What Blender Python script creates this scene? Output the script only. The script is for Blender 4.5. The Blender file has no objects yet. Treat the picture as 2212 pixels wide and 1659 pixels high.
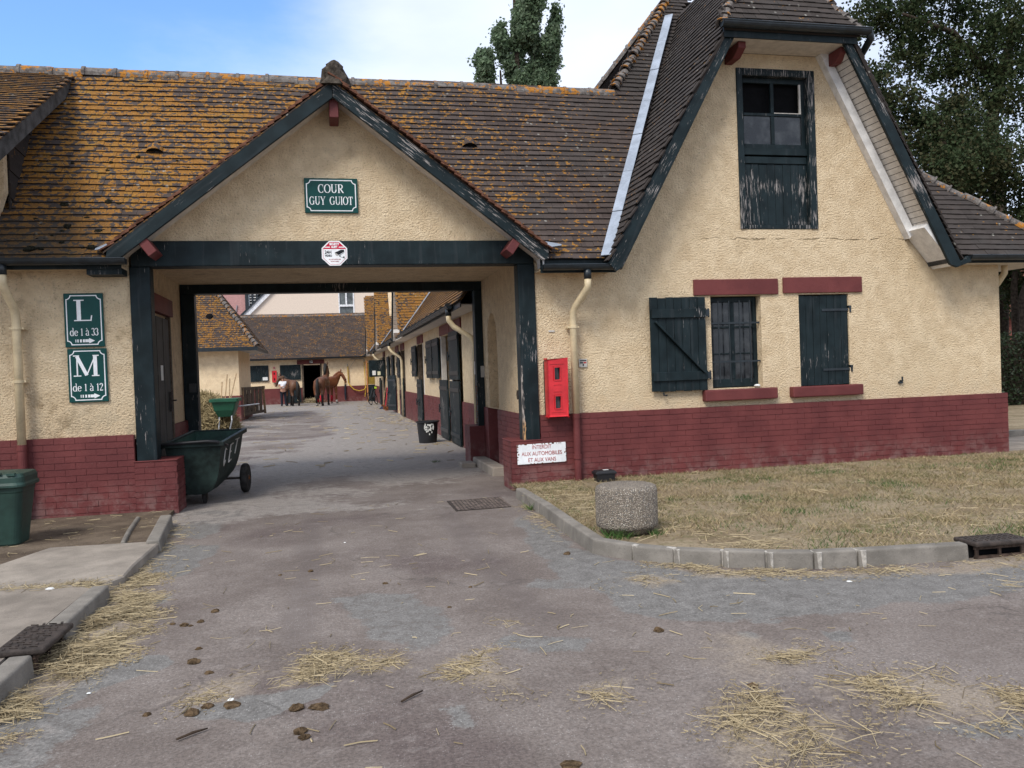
import bpy, math, random
import numpy as np
from mathutils import Vector, Matrix
from mathutils.geometry import tessellate_polygon

random.seed(7); RNG = np.random.default_rng(11)
S = bpy.context.scene
COL = S.collection
R = math.radians

# ------------------------------------------------------------------ camera
def cam_axes(yaw, pitch, roll):
    cy, sy = math.cos(yaw), math.sin(yaw)
    f = Vector((sy*math.cos(pitch), cy*math.cos(pitch), math.sin(pitch)))
    r = Vector((cy, -sy, 0)); u = r.cross(f)
    return r*math.cos(roll)+u*math.sin(roll), u*math.cos(roll)-r*math.sin(roll), f
cr, cu, cf = cam_axes(R(12.4), R(-0.95), R(-2.05))
CAM = Vector((0, 0, 1.55))
cd = bpy.data.cameras.new('camera'); cam = bpy.data.objects.new('camera', cd); COL.objects.link(cam)
cd.sensor_width = 36; cd.lens = 1800/2212*36; cd.clip_start = .05; cd.clip_end = 3000
cam.matrix_world = Matrix(((cr.x, cu.x, -cf.x, CAM.x), (cr.y, cu.y, -cf.y, CAM.y), (cr.z, cu.z, -cf.z, CAM.z), (0, 0, 0, 1)))
S.camera = cam

# ------------------------------------------------------------------ world, sun, exposure
SUN = Vector((-.80, -1.0, 1.38)).normalized()          # towards the sun: front left, behind thin cloud
el = math.asin(SUN.z); az = math.atan2(SUN.x, SUN.y)
w = bpy.data.worlds.new('World'); S.world = w; w.use_nodes = True
nt = w.node_tree; nt.nodes.clear()
def wn(t, **k):
    n = nt.nodes.new(t)
    for a, b in k.items(): setattr(n, a, b)
    return n
sky = wn('ShaderNodeTexSky', sky_type='NISHITA', sun_disc=False, sun_elevation=el, sun_rotation=az)
tc = wn('ShaderNodeTexCoord')
mp = wn('ShaderNodeMapping'); mp.inputs['Scale'].default_value = (1.0, 1.0, 2.6)
nz = wn('ShaderNodeTexNoise'); nz.inputs['Scale'].default_value = 1.7; nz.inputs['Detail'].default_value = 9; nz.inputs['Roughness'].default_value = .56
nz2 = wn('ShaderNodeTexNoise'); nz2.inputs['Scale'].default_value = 2.3; nz2.inputs['Detail'].default_value = 6
nt.links.new(tc.outputs['Generated'], mp.inputs['Vector'])
nt.links.new(mp.outputs['Vector'], nz.inputs['Vector']); nt.links.new(mp.outputs['Vector'], nz2.inputs['Vector'])
hole = Vector((-0.2651, 0.8792, 0.3959))   # towards the clear patch in the clouds, low in the north-west
dot = wn('ShaderNodeVectorMath', operation='DOT_PRODUCT'); nt.links.new(tc.outputs['Generated'], dot.inputs[0]); dot.inputs[1].default_value = hole
mr = wn('ShaderNodeMapRange', interpolation_type='SMOOTHSTEP'); mr.inputs['From Min'].default_value = .915; mr.inputs['From Max'].default_value = .997
mr.inputs['To Min'].default_value = 0; mr.inputs['To Max'].default_value = .56; nt.links.new(dot.outputs['Value'], mr.inputs['Value'])
sub = wn('ShaderNodeMath', operation='SUBTRACT'); nt.links.new(nz.outputs['Fac'], sub.inputs[0]); nt.links.new(mr.outputs[0], sub.inputs[1])
mk = wn('ShaderNodeMapRange', interpolation_type='SMOOTHSTEP'); mk.inputs['From Min'].default_value = .02; mk.inputs['From Max'].default_value = .48
nt.links.new(sub.outputs[0], mk.inputs['Value'])
mk.inputs['To Max'].default_value = .93
cl = wn('ShaderNodeValToRGB'); e = cl.color_ramp.elements
e[0].position = .36; e[0].color = (3.1, 3.5, 4.4, 1); e[1].position = .62; e[1].color = (4.1, 4.4, 4.95, 1)
nt.links.new(nz2.outputs['Fac'], cl.inputs['Fac'])
mx = wn('ShaderNodeMix', data_type='RGBA'); nt.links.new(mk.outputs[0], mx.inputs['Factor'])
tint = wn('ShaderNodeMix', data_type='RGBA', blend_type='MULTIPLY'); tint.inputs['Factor'].default_value = 1; tint.inputs['B'].default_value = (.72, .92, 1.08, 1)
nt.links.new(sky.outputs['Color'], tint.inputs['A']); nt.links.new(tint.outputs['Result'], mx.inputs['A']); nt.links.new(cl.outputs['Color'], mx.inputs['B'])
bg = wn('ShaderNodeBackground'); bg.inputs['Strength'].default_value = .13
ow = wn('ShaderNodeOutputWorld'); nt.links.new(mx.outputs['Result'], bg.inputs['Color']); nt.links.new(bg.outputs[0], ow.inputs[0])

sl = bpy.data.lights.new('sun', 'SUN'); sl.energy = 1.6; sl.angle = R(22); sl.color = (1, .95, .87)
so = bpy.data.objects.new('sun', sl); COL.objects.link(so); so.rotation_euler = (-SUN).to_track_quat('-Z', 'Y').to_euler()
S.view_settings.view_transform = 'Standard'; S.view_settings.look = 'None'; S.view_settings.gamma = 1; S.view_settings.exposure = 0.98
S.view_settings.use_curve_mapping = False
S.render.engine = 'CYCLES'

# ------------------------------------------------------------------ materials
class M:
    def __init__(s, name):
        s.m = bpy.data.materials.new(name); s.m.use_nodes = True; s.t = s.m.node_tree; s.t.nodes.clear(); s._p = None
    def n(s, t, ins=None, **k):
        nd = s.t.nodes.new(t)
        for a, b in k.items(): setattr(nd, a, b)
        for a, b in (ins or {}).items(): s.set(nd.inputs[a], b)
        return nd
    def set(s, sock, v):
        if isinstance(v, bpy.types.NodeSocket): s.t.links.new(v, sock)
        elif isinstance(v, (tuple, list)) and sock.type == 'RGBA' and len(v) == 3: sock.default_value = (*v, 1)
        else: sock.default_value = v
    def pos(s):
        if s._p is None: s._p = s.n('ShaderNodeNewGeometry').outputs['Position']
        return s._p
    def map(s, sc=(1, 1, 1), rot=(0, 0, 0), vec=None):
        return s.n('ShaderNodeMapping', {'Vector': vec or s.pos(), 'Scale': sc, 'Rotation': rot}).outputs[0]
    def noise(s, scale, detail=4, vec=None, rough=.5, dist=0):
        return s.n('ShaderNodeTexNoise', {'Vector': vec or s.pos(), 'Scale': scale, 'Detail': detail, 'Roughness': rough, 'Distortion': dist}).outputs['Fac']
    def voro(s, scale, out='Distance', vec=None, rnd=1, feature='F1'):
        return s.n('ShaderNodeTexVoronoi', {'Vector': vec or s.pos(), 'Scale': scale, 'Randomness': rnd}, feature=feature).outputs[out]
    def ma(s, op, a, b=0.0):
        nd = s.n('ShaderNodeMath', operation=op); s.set(nd.inputs[0], a); s.set(nd.inputs[1], b); return nd.outputs[0]
    def step(s, v, a, b, lo=0.0, hi=1.0):
        return s.n('ShaderNodeMapRange', {'Value': v, 'From Min': a, 'From Max': b, 'To Min': lo, 'To Max': hi}, interpolation_type='SMOOTHSTEP').outputs[0]
    def mix(s, f, a, b, blend='MIX'):
        nd = s.n('ShaderNodeMix', data_type='RGBA', blend_type=blend); s.set(nd.inputs['Factor'], f)
        s.set(nd.inputs['A'], a); s.set(nd.inputs['B'], b); return nd.outputs['Result']
    def sep(s, i, vec=None):
        return s.n('ShaderNodeSeparateXYZ', {0: vec or s.pos()}).outputs[i]
    def attr(s, name, out='Fac'): return s.n('ShaderNodeAttribute', attribute_name=name).outputs[out]
    def rnd(s): return s.n('ShaderNodeObjectInfo').outputs['Random']
    def bump(s, h, strength, dist=.01, nrm=None):
        d = {'Height': h, 'Strength': strength, 'Distance': dist}
        if nrm: d['Normal'] = nrm
        return s.n('ShaderNodeBump', d).outputs[0]
    def out(s, col, rough=.7, nrm=None, spec=.3, metal=0.0, **extra):
        p = s.n('ShaderNodeBsdfPrincipled', {'Base Color': col, 'Roughness': rough, 'Specular IOR Level': spec, 'Metallic': metal, **extra})
        if nrm: s.set(p.inputs['Normal'], nrm)
        o = s.n('ShaderNodeOutputMaterial', {'Surface': p.outputs[0]}); return s.m

def plain(name, c, rough=.6, spec=.3, var=.12, vs=9, bump=0.0, metal=0.0):
    m = M(name); n1 = m.noise(vs, 5); n2 = m.noise(vs*7, 3)
    v = m.ma('ADD', m.ma('MULTIPLY', n1, .7), m.ma('MULTIPLY', n2, .3))
    d = tuple(x*(1-var*2.2) for x in c); l = tuple(min(1, x*(1+var*2.2)) for x in c)
    col = m.mix(m.step(v, .3, .7), d, l)
    return m.out(col, rough, m.bump(n2, bump, .01) if bump else None, spec, metal)

def stucco(name, dirt, bstr=.85):
    m = M(name)
    big = m.noise(1.1, 5); mid = m.noise(7, 5, rough=.6); grain = m.noise(38, 5, m.map((1, 1, 1.2)), .62); fine = m.noise(110, 2)
    col = m.mix(m.step(mid, .3, .72), (.75, .575, .37), (.90, .72, .49))
    col = m.mix(m.ma('MULTIPLY', m.step(big, .45, .75), .12), col, (.55, .45, .30))
    pits = m.step(grain, .44, .30)                                 # darker brown in the hollows of the roughcast
    col = m.mix(m.ma('MULTIPLY', pits, .48+.3*dirt), col, (.20, .14, .075))
    spots = m.ma('MULTIPLY', m.step(m.noise(3.1, 6, rough=.7), .60-.09*dirt, .72-.05*dirt), .10+.5*dirt)
    col = m.mix(spots, col, (.24, .155, .08))
    low = m.ma('MULTIPLY', m.step(m.sep(2), 1.5, .95), m.ma('MULTIPLY', m.step(mid, .4, .65), .15+.4*dirt))
    col = m.mix(low, col, (.30, .23, .14))
    cz = m.ma('ADD', m.sep(2), m.ma('MULTIPLY', m.ma('SUBTRACT', m.noise(2.2, 6, rough=.7), .5), .16)); ck = m.ma('MULTIPLY', m.step(m.ma('ABSOLUTE', m.ma('SUBTRACT', cz, 3.23)), .016, .004), m.ma('MULTIPLY', m.step(m.sep(0), 4.6, 5.2), m.step(m.noise(4, 3), .44, .56)))
    col = m.mix(m.ma('MULTIPLY', ck, .55), col, (.22, .155, .085))
    h = m.ma('ADD', m.ma('ADD', grain, m.ma('MULTIPLY', mid, .35)), m.ma('SUBTRACT', m.ma('MULTIPLY', fine, .25), m.ma('MULTIPLY', ck, .6)))
    return m.out(col, .93, m.bump(h, bstr, .07), .12)

def redpaint(name, brick=True):
    m = M(name)
    n1 = m.noise(2.5, 5); n2 = m.noise(22, 5, rough=.65); n3 = m.noise(90, 2)
    col = m.mix(m.step(n1, .3, .7), (.105, .024, .024), (.150, .037, .035))
    col = m.mix(m.ma('MULTIPLY', m.step(n2, .58, .72), .5), col, (.085, .022, .024))
    if brick:
        z = m.sep(2)
        salt = m.ma('MULTIPLY', m.step(z, .52, .0), m.step(m.noise(6, 6, rough=.7), .42, .64))
        col = m.mix(m.ma('MULTIPLY', salt, .5), col, (.25, .165, .15))
        chips = m.step(m.noise(38, 3, rough=.6), .70, .73)
        col = m.mix(m.ma('MULTIPLY', chips, .6), col, (.36, .24, .20))
    return m.out(col, .62, m.bump(m.ma('ADD', n2, m.ma('MULTIPLY', n3, .3)), .35, .012), .3)

def darkpaint(name, flake=.0, rot=0.0, axis='Y', base=(.0060, .0118, .0140), stretch=9.0):
    m = M(name)
    vec = m.map(rot=(0, rot, 0))
    sc = m.n('ShaderNodeMapping', {'Vector': vec, 'Scale': (stretch, stretch, .55)}).outputs[0]
    fl = m.noise(9.0, 6, sc, .66); area = m.noise(1.7, 4)
    n2 = m.noise(5, 5)
    col = m.mix(m.step(n2, .3, .7), base, tuple(x*1.7+.002 for x in base))
    if flake > 0:
        t = .71-.20*flake
        f = m.step(m.ma('ADD', fl, m.ma('MULTIPLY', m.ma('SUBTRACT', area, .5), .62)), t, t+.035)
        col = m.mix(f, col, (.30, .27, .255))
        g = m.noise(2.0, 3, sc)
        col = m.mix(m.ma('MULTIPLY', m.step(g, .55, .7), .25), col, (.05, .055, .06))
    return m.out(col, .5, m.bump(fl, .25, .006), .18)

def tilemat(name, dl, dr, x0, x1, base=((.046, .034, .030), (.084, .064, .056)), moss=True, along='X', wht=.0):
    """clay tiles with orange lichen; lichen cover runs from dl at x0 to dr at x1"""
    m = M(name)
    xc = m.sep(0 if along == 'X' else 1)
    dens = m.n('ShaderNodeMapRange', {'Value': xc, 'From Min': x0, 'From Max': x1, 'To Min': dl, 'To Max': dr}).outputs[0]
    cell = m.n('ShaderNodeVectorMath', {0: m.n('ShaderNodeVectorMath', {0: m.pos(), 1: (6.06, 6.06, 9.7)}, operation='MULTIPLY').outputs[0]}, operation='FLOOR').outputs[0]
    wn_ = m.n('ShaderNodeTexWhiteNoise', {'Vector': cell}).outputs['Value']
    n1 = m.noise(26, 4, rough=.6)
    col = m.mix(m.ma('ADD', m.ma('MULTIPLY', wn_, .6), m.ma('MULTIPLY', n1, .4)), base[0], base[1])
    col = m.mix(m.ma('MULTIPLY', m.step(m.noise(1.3, 4), .45, .7), .35), col, (.052, .050, .048))
    # lichen rosettes
    sv = m.map((1, 1, 1.35)); big = m.noise(2.4, 4, sv); warp = m.noise(21, 5, sv, .66)
    ring = m.voro(11, 'Distance', sv)
    f = m.ma('ADD', m.ma('MULTIPLY', warp, .85), m.ma('ADD', m.ma('MULTIPLY', big, .38), m.ma('MULTIPLY', m.ma('SUBTRACT', .45, ring), .35)))
    thr = m.ma('SUBTRACT', .855, m.ma('MULTIPLY', dens, .47))
    k = m.ma('SUBTRACT', f, thr)
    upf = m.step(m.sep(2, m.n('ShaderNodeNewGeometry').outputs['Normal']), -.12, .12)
    lf = m.ma('MULTIPLY', m.step(k, -.012, .03), upf); col = m.mix(upf, (.022, .017, .015), col)  # no lichen on down-facing edges; shade of the course lines painted in dark brown
    lc = m.mix(m.step(m.noise(40, 3), .35, .65), (.265, .115, .016), (.37, .175, .030))
    lc = m.mix(m.step(m.noise(3.5, 3), .5, .72), lc, (.30, .165, .03))
    lc = m.mix(m.ma('MULTIPLY', m.step(k, .05, .11), .75), lc, (.20, .092, .025))   # browner heart of old rosettes
    col = m.mix(m.ma('MULTIPLY', lf, .93), col, lc)
    ws = m.voro(7.5, 'Distance'); wf = m.step(m.ma('ADD', ws, m.ma('MULTIPLY', n1, .18)), .26+wht, .20+wht)
    wsel = m.step(m.noise(1.9, 2), .5, .62)
    col = m.mix(m.ma('MULTIPLY', m.ma('MULTIPLY', wf, wsel), .6), col, (.36, .35, .31))
    if moss:
        mo = m.ma('MULTIPLY', m.step(m.sep(0), -1.9, -3.1), m.step(m.ma('ADD', m.sep(2), m.ma('MULTIPLY', m.noise(3, 4), 1.1)), 4.7, 3.6))
        col = m.mix(m.ma('MULTIPLY', mo, .72), col, (.040, .034, .026))
    return m.out(col, .9, m.bump(m.ma('ADD', n1, m.ma('MULTIPLY', lf, .4)), .5, .01), .2)

def ridgemat(name, lich):
    m = M(name); n1 = m.noise(9, 6, rough=.65); n2 = m.noise(45, 3)
    col = m.mix(m.step(n1, .35, .65), (.085, .072, .066), (.20, .182, .168))
    f = m.step(m.ma('ADD', m.noise(13, 5, rough=.6), m.ma('MULTIPLY', m.noise(2.2, 3), .5)), .92-.3*lich, .96-.3*lich)
    col = m.mix(m.ma('MULTIPLY', f, .92), col, m.mix(n2, (.33, .12, .01), (.45, .20, .03)))
    col = m.mix(m.ma('MULTIPLY', m.step(m.noise(30, 4), .58, .64), .6), col, (.05, .045, .042))
    return m.out(col, .9, m.bump(m.ma('ADD', n1, m.ma('MULTIPLY', n2, .5)), .5, .015), .2)

def tarmac():
    m = M('tarmac')
    g = m.attr('grey'); d = m.attr('dust'); c = m.attr('conc')
    n1 = m.noise(1.2, 6, rough=.6); n2 = m.noise(9, 6, rough=.65); n3 = m.noise(60, 4, rough=.7); n4 = m.noise(190, 2)
    nlow = m.noise(.42, 4, rough=.55)
    red = m.mix(m.step(n1, .32, .68), (.146, .119, .105), (.208, .176, .157))
    red = m.mix(m.ma('MULTIPLY', m.step(nlow, .50, .62), .75), red, (.112, .086, .080))
    red = m.mix(m.ma('MULTIPLY', m.step(n2, .5, .72), .35), red, (.30, .262, .24))
    gr = m.mix(m.step(n2, .3, .7), (.140, .131, .122), (.205, .194, .182))
    gf = m.step(m.ma('ADD', g, m.ma('MULTIPLY', m.ma('SUBTRACT', m.ma('ADD', m.ma('MULTIPLY', n2, .5), m.ma('MULTIPLY', n3, .5)), .5), .85)), .45, .57)
    tr_ = m.ma('ABSOLUTE', m.ma('SUBTRACT', m.ma('ADD', m.sep(0), m.ma('MULTIPLY', n1, .25)), -.1)); tr2 = m.ma('ABSOLUTE', m.ma('SUBTRACT', m.ma('ADD', m.sep(0), m.ma('MULTIPLY', n1, .3)), 1.35))
    trk = m.ma('MULTIPLY', m.ma('MAXIMUM', m.step(tr_, .16, .05), m.step(tr2, .18, .06)), m.ma('MULTIPLY', m.step(n3, .42, .58), m.step(m.ma('ABSOLUTE', m.ma('SUBTRACT', m.sep(1), 7.2)), 2.8, 1.8)))
    red = m.mix(m.ma('MULTIPLY', trk, .55), red, (.115, .095, .09))
    col = m.mix(gf, red, gr)
    cc = m.mix(m.step(n2, .3, .7), (.222, .196, .177), (.295, .265, .241))
    cfm = m.step(m.ma('ADD', c, m.ma('MULTIPLY', m.ma('SUBTRACT', n2, .5), .7)), .38, .62)
    col = m.mix(cfm, col, cc)
    df = m.ma('MULTIPLY', m.step(m.ma('ADD', d, m.ma('MULTIPLY', m.ma('SUBTRACT', n2, .5), .8)), .35, .9), .65)
    col = m.mix(df, col, (.30, .245, .185))
    # aggregate: pale and dark stones of the worn surface
    sp = m.voro(95, 'Distance'); spc = m.voro(95, 'Color')
    pale = m.ma('MULTIPLY', m.step(sp, .36, .24), m.step(m.sep(0, spc), .72, .80))
    worn = m.step(m.ma('ADD', n1, m.ma('MULTIPLY', g, .1)), .40, .66)
    col = m.mix(m.ma('MULTIPLY', pale, m.ma('ADD', .16, m.ma('MULTIPLY', worn, .34))), col, (.50, .48, .46))
    dark = m.ma('MULTIPLY', m.step(sp, .32, .2), m.step(m.sep(1, spc), .78, .84))
    col = m.mix(m.ma('MULTIPLY', dark, .45), col, (.07, .062, .06))
    ed = m.voro(.62, 'Distance', m.n('ShaderNodeVectorMath', {0: m.pos(), 1: m.n('ShaderNodeTexNoise', {'Vector': m.pos(), 'Scale': 1.6, 'Detail': 6}).outputs['Color']}, operation='ADD').outputs[0], feature='DISTANCE_TO_EDGE')
    crk = m.ma('MULTIPLY', m.step(ed, .012, .004), m.step(m.noise(.9, 3), .50, .60))
    col = m.mix(m.ma('MULTIPLY', crk, .36), col, (.07, .06, .055))
    stain = m.step(m.noise(2.6, 5, rough=.7), .58, .74)
    col = m.mix(m.ma('MULTIPLY', stain, .38), col, (.125, .108, .10))
    grime = m.step(n3, .33, .64, .70, 1.13)
    col = m.mix(1.0, col, m.n('ShaderNodeCombineXYZ', {0: grime, 1: grime, 2: grime}).outputs[0], 'MULTIPLY')
    h = m.ma('ADD', m.ma('MULTIPLY', n3, .6), m.ma('ADD', m.ma('MULTIPLY', n4, .35), m.ma('MULTIPLY', n2, .8)))
    return m.out(col, .88, m.bump(h, .55, .012), .2)

def concrete(name, c, agg=.4, s=1.0):
    m = M(name); n1 = m.noise(3*s, 6, rough=.65); n2 = m.noise(24*s, 5, rough=.7); n3 = m.noise(110*s, 3)
    col = m.mix(m.step(n1, .3, .7), tuple(x*.72 for x in c), tuple(x*1.18 for x in c))
    col = m.mix(m.ma('MULTIPLY', m.step(n2, .52, .70), .55), col, tuple(x*.5 for x in c))
    col = m.mix(m.ma('MULTIPLY', m.step(n3, .6, .72), agg), col, tuple(min(1, x*1.7) for x in c))
    return m.out(col, .9, m.bump(m.ma('ADD', n2, m.ma('MULTIPLY', n3, .6)), .5, .012), .2)

def aggregate():
    m = M('exposed_aggregate'); d = m.voro(105, 'Distance'); c = m.voro(105, 'Color'); n = m.noise(3, 4)
    col = m.mix(m.sep(0, c), (.19, .155, .12), (.50, .43, .345))
    col = m.mix(m.step(m.sep(1, c), .74, .8), col, (.10, .10, .105))
    col = m.mix(m.step(m.sep(2, c), .86, .9), col, (.55, .50, .43))
    col = m.mix(m.step(d, .38, .60), col, (.15, .125, .10))
    col = m.mix(m.ma('MULTIPLY', m.step(n, .45, .7), .3), col, (.17, .145, .115))
    return m.out(col, .8, m.bump(m.ma('SUBTRACT', 1.0, d), .8, .012), .3)

def attr_mat(name, a, b, c=None, rough=.8, spec=.2, trans=0.0):
    """leaf / blade / straw: colour between a and b by the per-piece attribute 'rnd'"""
    m = M(name); r = m.attr('rnd'); n = m.noise(1.3, 3)
    col = m.mix(r, a, b)
    if c: col = m.mix(m.step(m.ma('ADD', m.ma('MULTIPLY', n, .8), m.ma('MULTIPLY', m.ma('FRACT', m.ma('MULTIPLY', r, 7.13)), .4)), .55, .8), col, c)
    if trans:
        p = m.n('ShaderNodeBsdfPrincipled', {'Base Color': col, 'Roughness': rough, 'Specular IOR Level': spec})
        t = m.n('ShaderNodeBsdfTranslucent', {'Color': col})
        x = m.n('ShaderNodeMixShader', {0: trans, 1: p.outputs[0], 2: t.outputs[0]})
        m.n('ShaderNodeOutputMaterial', {'Surface': x.outputs[0]}); return m.m
    return m.out(col, rough, None, spec)

def soilmat():
    m = M('soil'); n1 = m.noise(2, 6, rough=.65); n2 = m.noise(30, 5, rough=.7)
    col = m.mix(m.step(n1, .3, .7), (.075, .056, .042), (.17, .132, .098))
    col = m.mix(m.ma('MULTIPLY', m.step(n2, .55, .7), .5), col, (.24, .19, .14))
    return m.out(col, .95, m.bump(n2, .8, .02), .1)
def lawnmat():
    m = M('dry_turf'); n1 = m.noise(1.3, 5, rough=.6); n2 = m.noise(26, 5, rough=.7); n3 = m.noise(5, 4)
    col = m.mix(m.step(n1, .34, .62), (.22, .168, .108), (.31, .25, .17))
    col = m.mix(m.ma('MULTIPLY', m.step(n2, .45, .65), .6), col, (.14, .105, .06))
    col = m.mix(m.ma('MULTIPLY', m.step(n3, .52, .68), .5), col, (.12, .115, .05))
    return m.out(col, .95, m.bump(n2, .9, .025), .1)
def glassmat():
    m = M('dusty_glass'); n = m.noise(6, 5)
    return m.out(m.mix(m.step(n, .4, .7), (.012, .014, .017), (.05, .055, .06)), m.step(n, .3, .8, .06, .3), None, .5)
def coat(name, a, b, sc=3):
    m = M(name); n = m.noise(sc, 4)
    return m.out(m.mix(m.step(n, .35, .65), a, b), .5, None, .35)
def plaque(name, c): return plain(name, c, .4, .2, .06, 4)

MT = dict(
    stucco=stucco('roughcast_cream', .18), stucco_dirty=stucco('roughcast_stained', .85), stucco_in=stucco('roughcast_passage', .45),
    stucco_far=stucco('roughcast_far', .2, .4),
    red=redpaint('red_brick_paint'), redwood=redpaint('red_paint', False), mortar=redpaint('red_painted_joint'),
    dark=darkpaint('dark_blue_green_paint', .12), dark_worn=darkpaint('dark_paint_flaking', .56),
    dark_v=darkpaint('dark_paint_chipped', .26), dark_raker=darkpaint('rake_board_flaking', .66, R(52)),
    dark_rakel=darkpaint('rake_board_dark', .12, R(-50)), dark_big_l=darkpaint('gable_board_left', .52, R(-30)), dark_big_r=darkpaint('gable_board_right', .50, R(28)),
    fascia_grey=plain('weathered_board', (.055, .055, .055), .8, .2, .25, 8, .3),
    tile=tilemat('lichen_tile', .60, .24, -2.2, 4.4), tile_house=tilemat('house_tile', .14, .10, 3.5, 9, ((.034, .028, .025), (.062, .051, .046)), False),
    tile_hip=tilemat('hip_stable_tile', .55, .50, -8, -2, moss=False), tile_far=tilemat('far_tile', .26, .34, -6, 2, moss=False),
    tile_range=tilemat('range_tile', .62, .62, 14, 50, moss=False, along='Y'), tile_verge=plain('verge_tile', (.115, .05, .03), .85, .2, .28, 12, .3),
    ridge=ridgemat('ridge_tile_clay', .45), ridge_plain=ridgemat('hip_tile_clay', .35), zinc=plain('zinc', (.33, .37, .43), .42, .5, .1, 5, 0, .35),
    soffit=plain('white_soffit', (.60, .55, .49), .6, .3, .07), soffit_w=plain('white_board', (.68, .67, .66), .5, .35, .08), gutter=plain('gutter_metal', (.012, .018, .023), .4, .5, .2, 10),
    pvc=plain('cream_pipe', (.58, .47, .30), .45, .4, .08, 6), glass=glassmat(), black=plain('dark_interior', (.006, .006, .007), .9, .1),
    tarmac=tarmac(), kerb=concrete('kerb_concrete', (.215, .195, .17), .35, 1.4), slab=concrete('slab_concrete', (.29, .252, .212), .3),
    pave=concrete('old_paving', (.25, .215, .18), .5), agg=aggregate(), soil=soilmat(), lawn=lawnmat(),
    blade=attr_mat('grass_blade', (.21, .155, .085), (.44, .345, .205), (.115, .115, .045), .9, .1), green_blade=attr_mat('green_blade', (.03, .07, .015), (.07, .13, .03), None, .7, .2),
    straw=attr_mat('straw', (.14, .103, .055), (.45, .365, .225), None, .75, .25), hay=attr_mat('hay', (.20, .155, .08), (.42, .33, .18), None, .85, .15),
    dung=plain('dung', (.105, .070, .040), .95, .1, .3, 40, .9), stick=plain('twig', (.05, .035, .025), .9, .1),
    binplastic=plain('green_plastic', (.019, .048, .038), .5, .4, .15, 3), tub=plain('dark_green_plastic', (.013, .024, .021), .6, .25, .35, 2.5),
    tubin=plain('tub_inside', (.020, .055, .043), .55, .3, .2, 3),
    trailer=plain('trailer_plastic', (.010, .075, .040), .5, .4, .12, 3), rubber=plain('rubber', (.028, .026, .025), .85, .2, .25, 12), iron=plain('cast_iron', (.040, .030, .025), .75, .35, .25, 20, .4),
    steel=plain('galvanised', (.30, .31, .33), .45, .5, .1, 8, 0, .5), blackpl=plain('black_plastic', (.012, .012, .014), .5, .4, .15, 6),
    enamel=plaque('green_enamel', (.006, .055, .050)), white=plaque('white_enamel', (.78, .79, .80)), redsign=plaque('red_print', (.50, .012, .045)), blackprint=plaque('black_print', (.012, .013, .016)),
    redtext=plaque('faded_red_print', (.36, .055, .05)), redcab=plain('red_cabinet_plastic', (.55, .022, .030), .4, .45, .08, 5),
    timber=plain('pale_timber', (.34, .23, .13), .8, .2, .2, 12, .2), timber_o=plain('orange_timber', (.45, .20, .075), .75, .2, .15), timber_d=plain('grey_timber', (.10, .075, .055), .85, .2, .25, 12, .3),
    rust=plain('rust', (.16, .055, .02), .85, .2, .3, 12, .3), hose=plain('yellow_hose', (.52, .33, .04), .5), bay=coat('bay_coat', (.075, .027, .012), (.13, .05, .022)), brown=coat('brown_coat', (.085, .036, .018), (.14, .062, .03)),
    chestnut=coat('chestnut_coat', (.135, .043, .016), (.20, .068, .025)), darkhair=plain('dark_hair', (.010, .008, .007), .6), whitehair=plain('white_hair', (.6, .57, .52), .7),
    skin=plain('skin', (.42, .22, .15), .6), shirt=plain('white_shirt', (.72, .74, .80), .8), navy=plain('navy_cloth', (.013, .016, .026), .85), hairb=plain('brown_hair', (.09, .045, .02), .7),
    redwrap=plain('red_bandage', (.45, .012, .03), .8), bark=plain('bark', (.045, .034, .026), .95, .1, .3, 14, .8),
    leaf_dark=attr_mat('dark_leaf', (.017, .031, .012), (.047, .068, .029), (.055, .062, .028), .6, .08, .25), leaf_pop=attr_mat('poplar_leaf', (.07, .12, .06), (.21, .28, .17), (.18, .23, .15), .55, .12, .4),
    leaf_mid=attr_mat('bush_leaf', (.021, .036, .015), (.058, .080, .036), (.065, .062, .03), .6, .08, .25), hedge=attr_mat('hedge_leaf', (.008, .016, .006), (.022, .036, .013), None, .6, .3, .1),
    pink=plain('pink_cladding', (.58, .33, .31), .8, .2, .05), cream_render=plain('pale_render', (.72, .60, .50), .9, .1, .03), frame_w=plain('white_frame', (.72, .72, .74), .4), tarp=plain('blue_cloth', (.02, .03, .06), .8),
    yellowdoor=plain('ochre_door', (.22, .15, .025), .7), brick_far=plain('far_brick', (.20, .075, .06), .9, .1, .2, 9), moss=plain('moss', (.022, .021, .015), .98, .05, .35, 60, 1.0), paper=plain('paper', (.70, .70, .68), .8, .1, .04), lime=plain('lime_plastic', (.45, .65, .03), .5), orange=plain('orange_plastic', (.7, .06, .01), .5), beige=plain('pale_plastic', (.45, .43, .40), .5))

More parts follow.
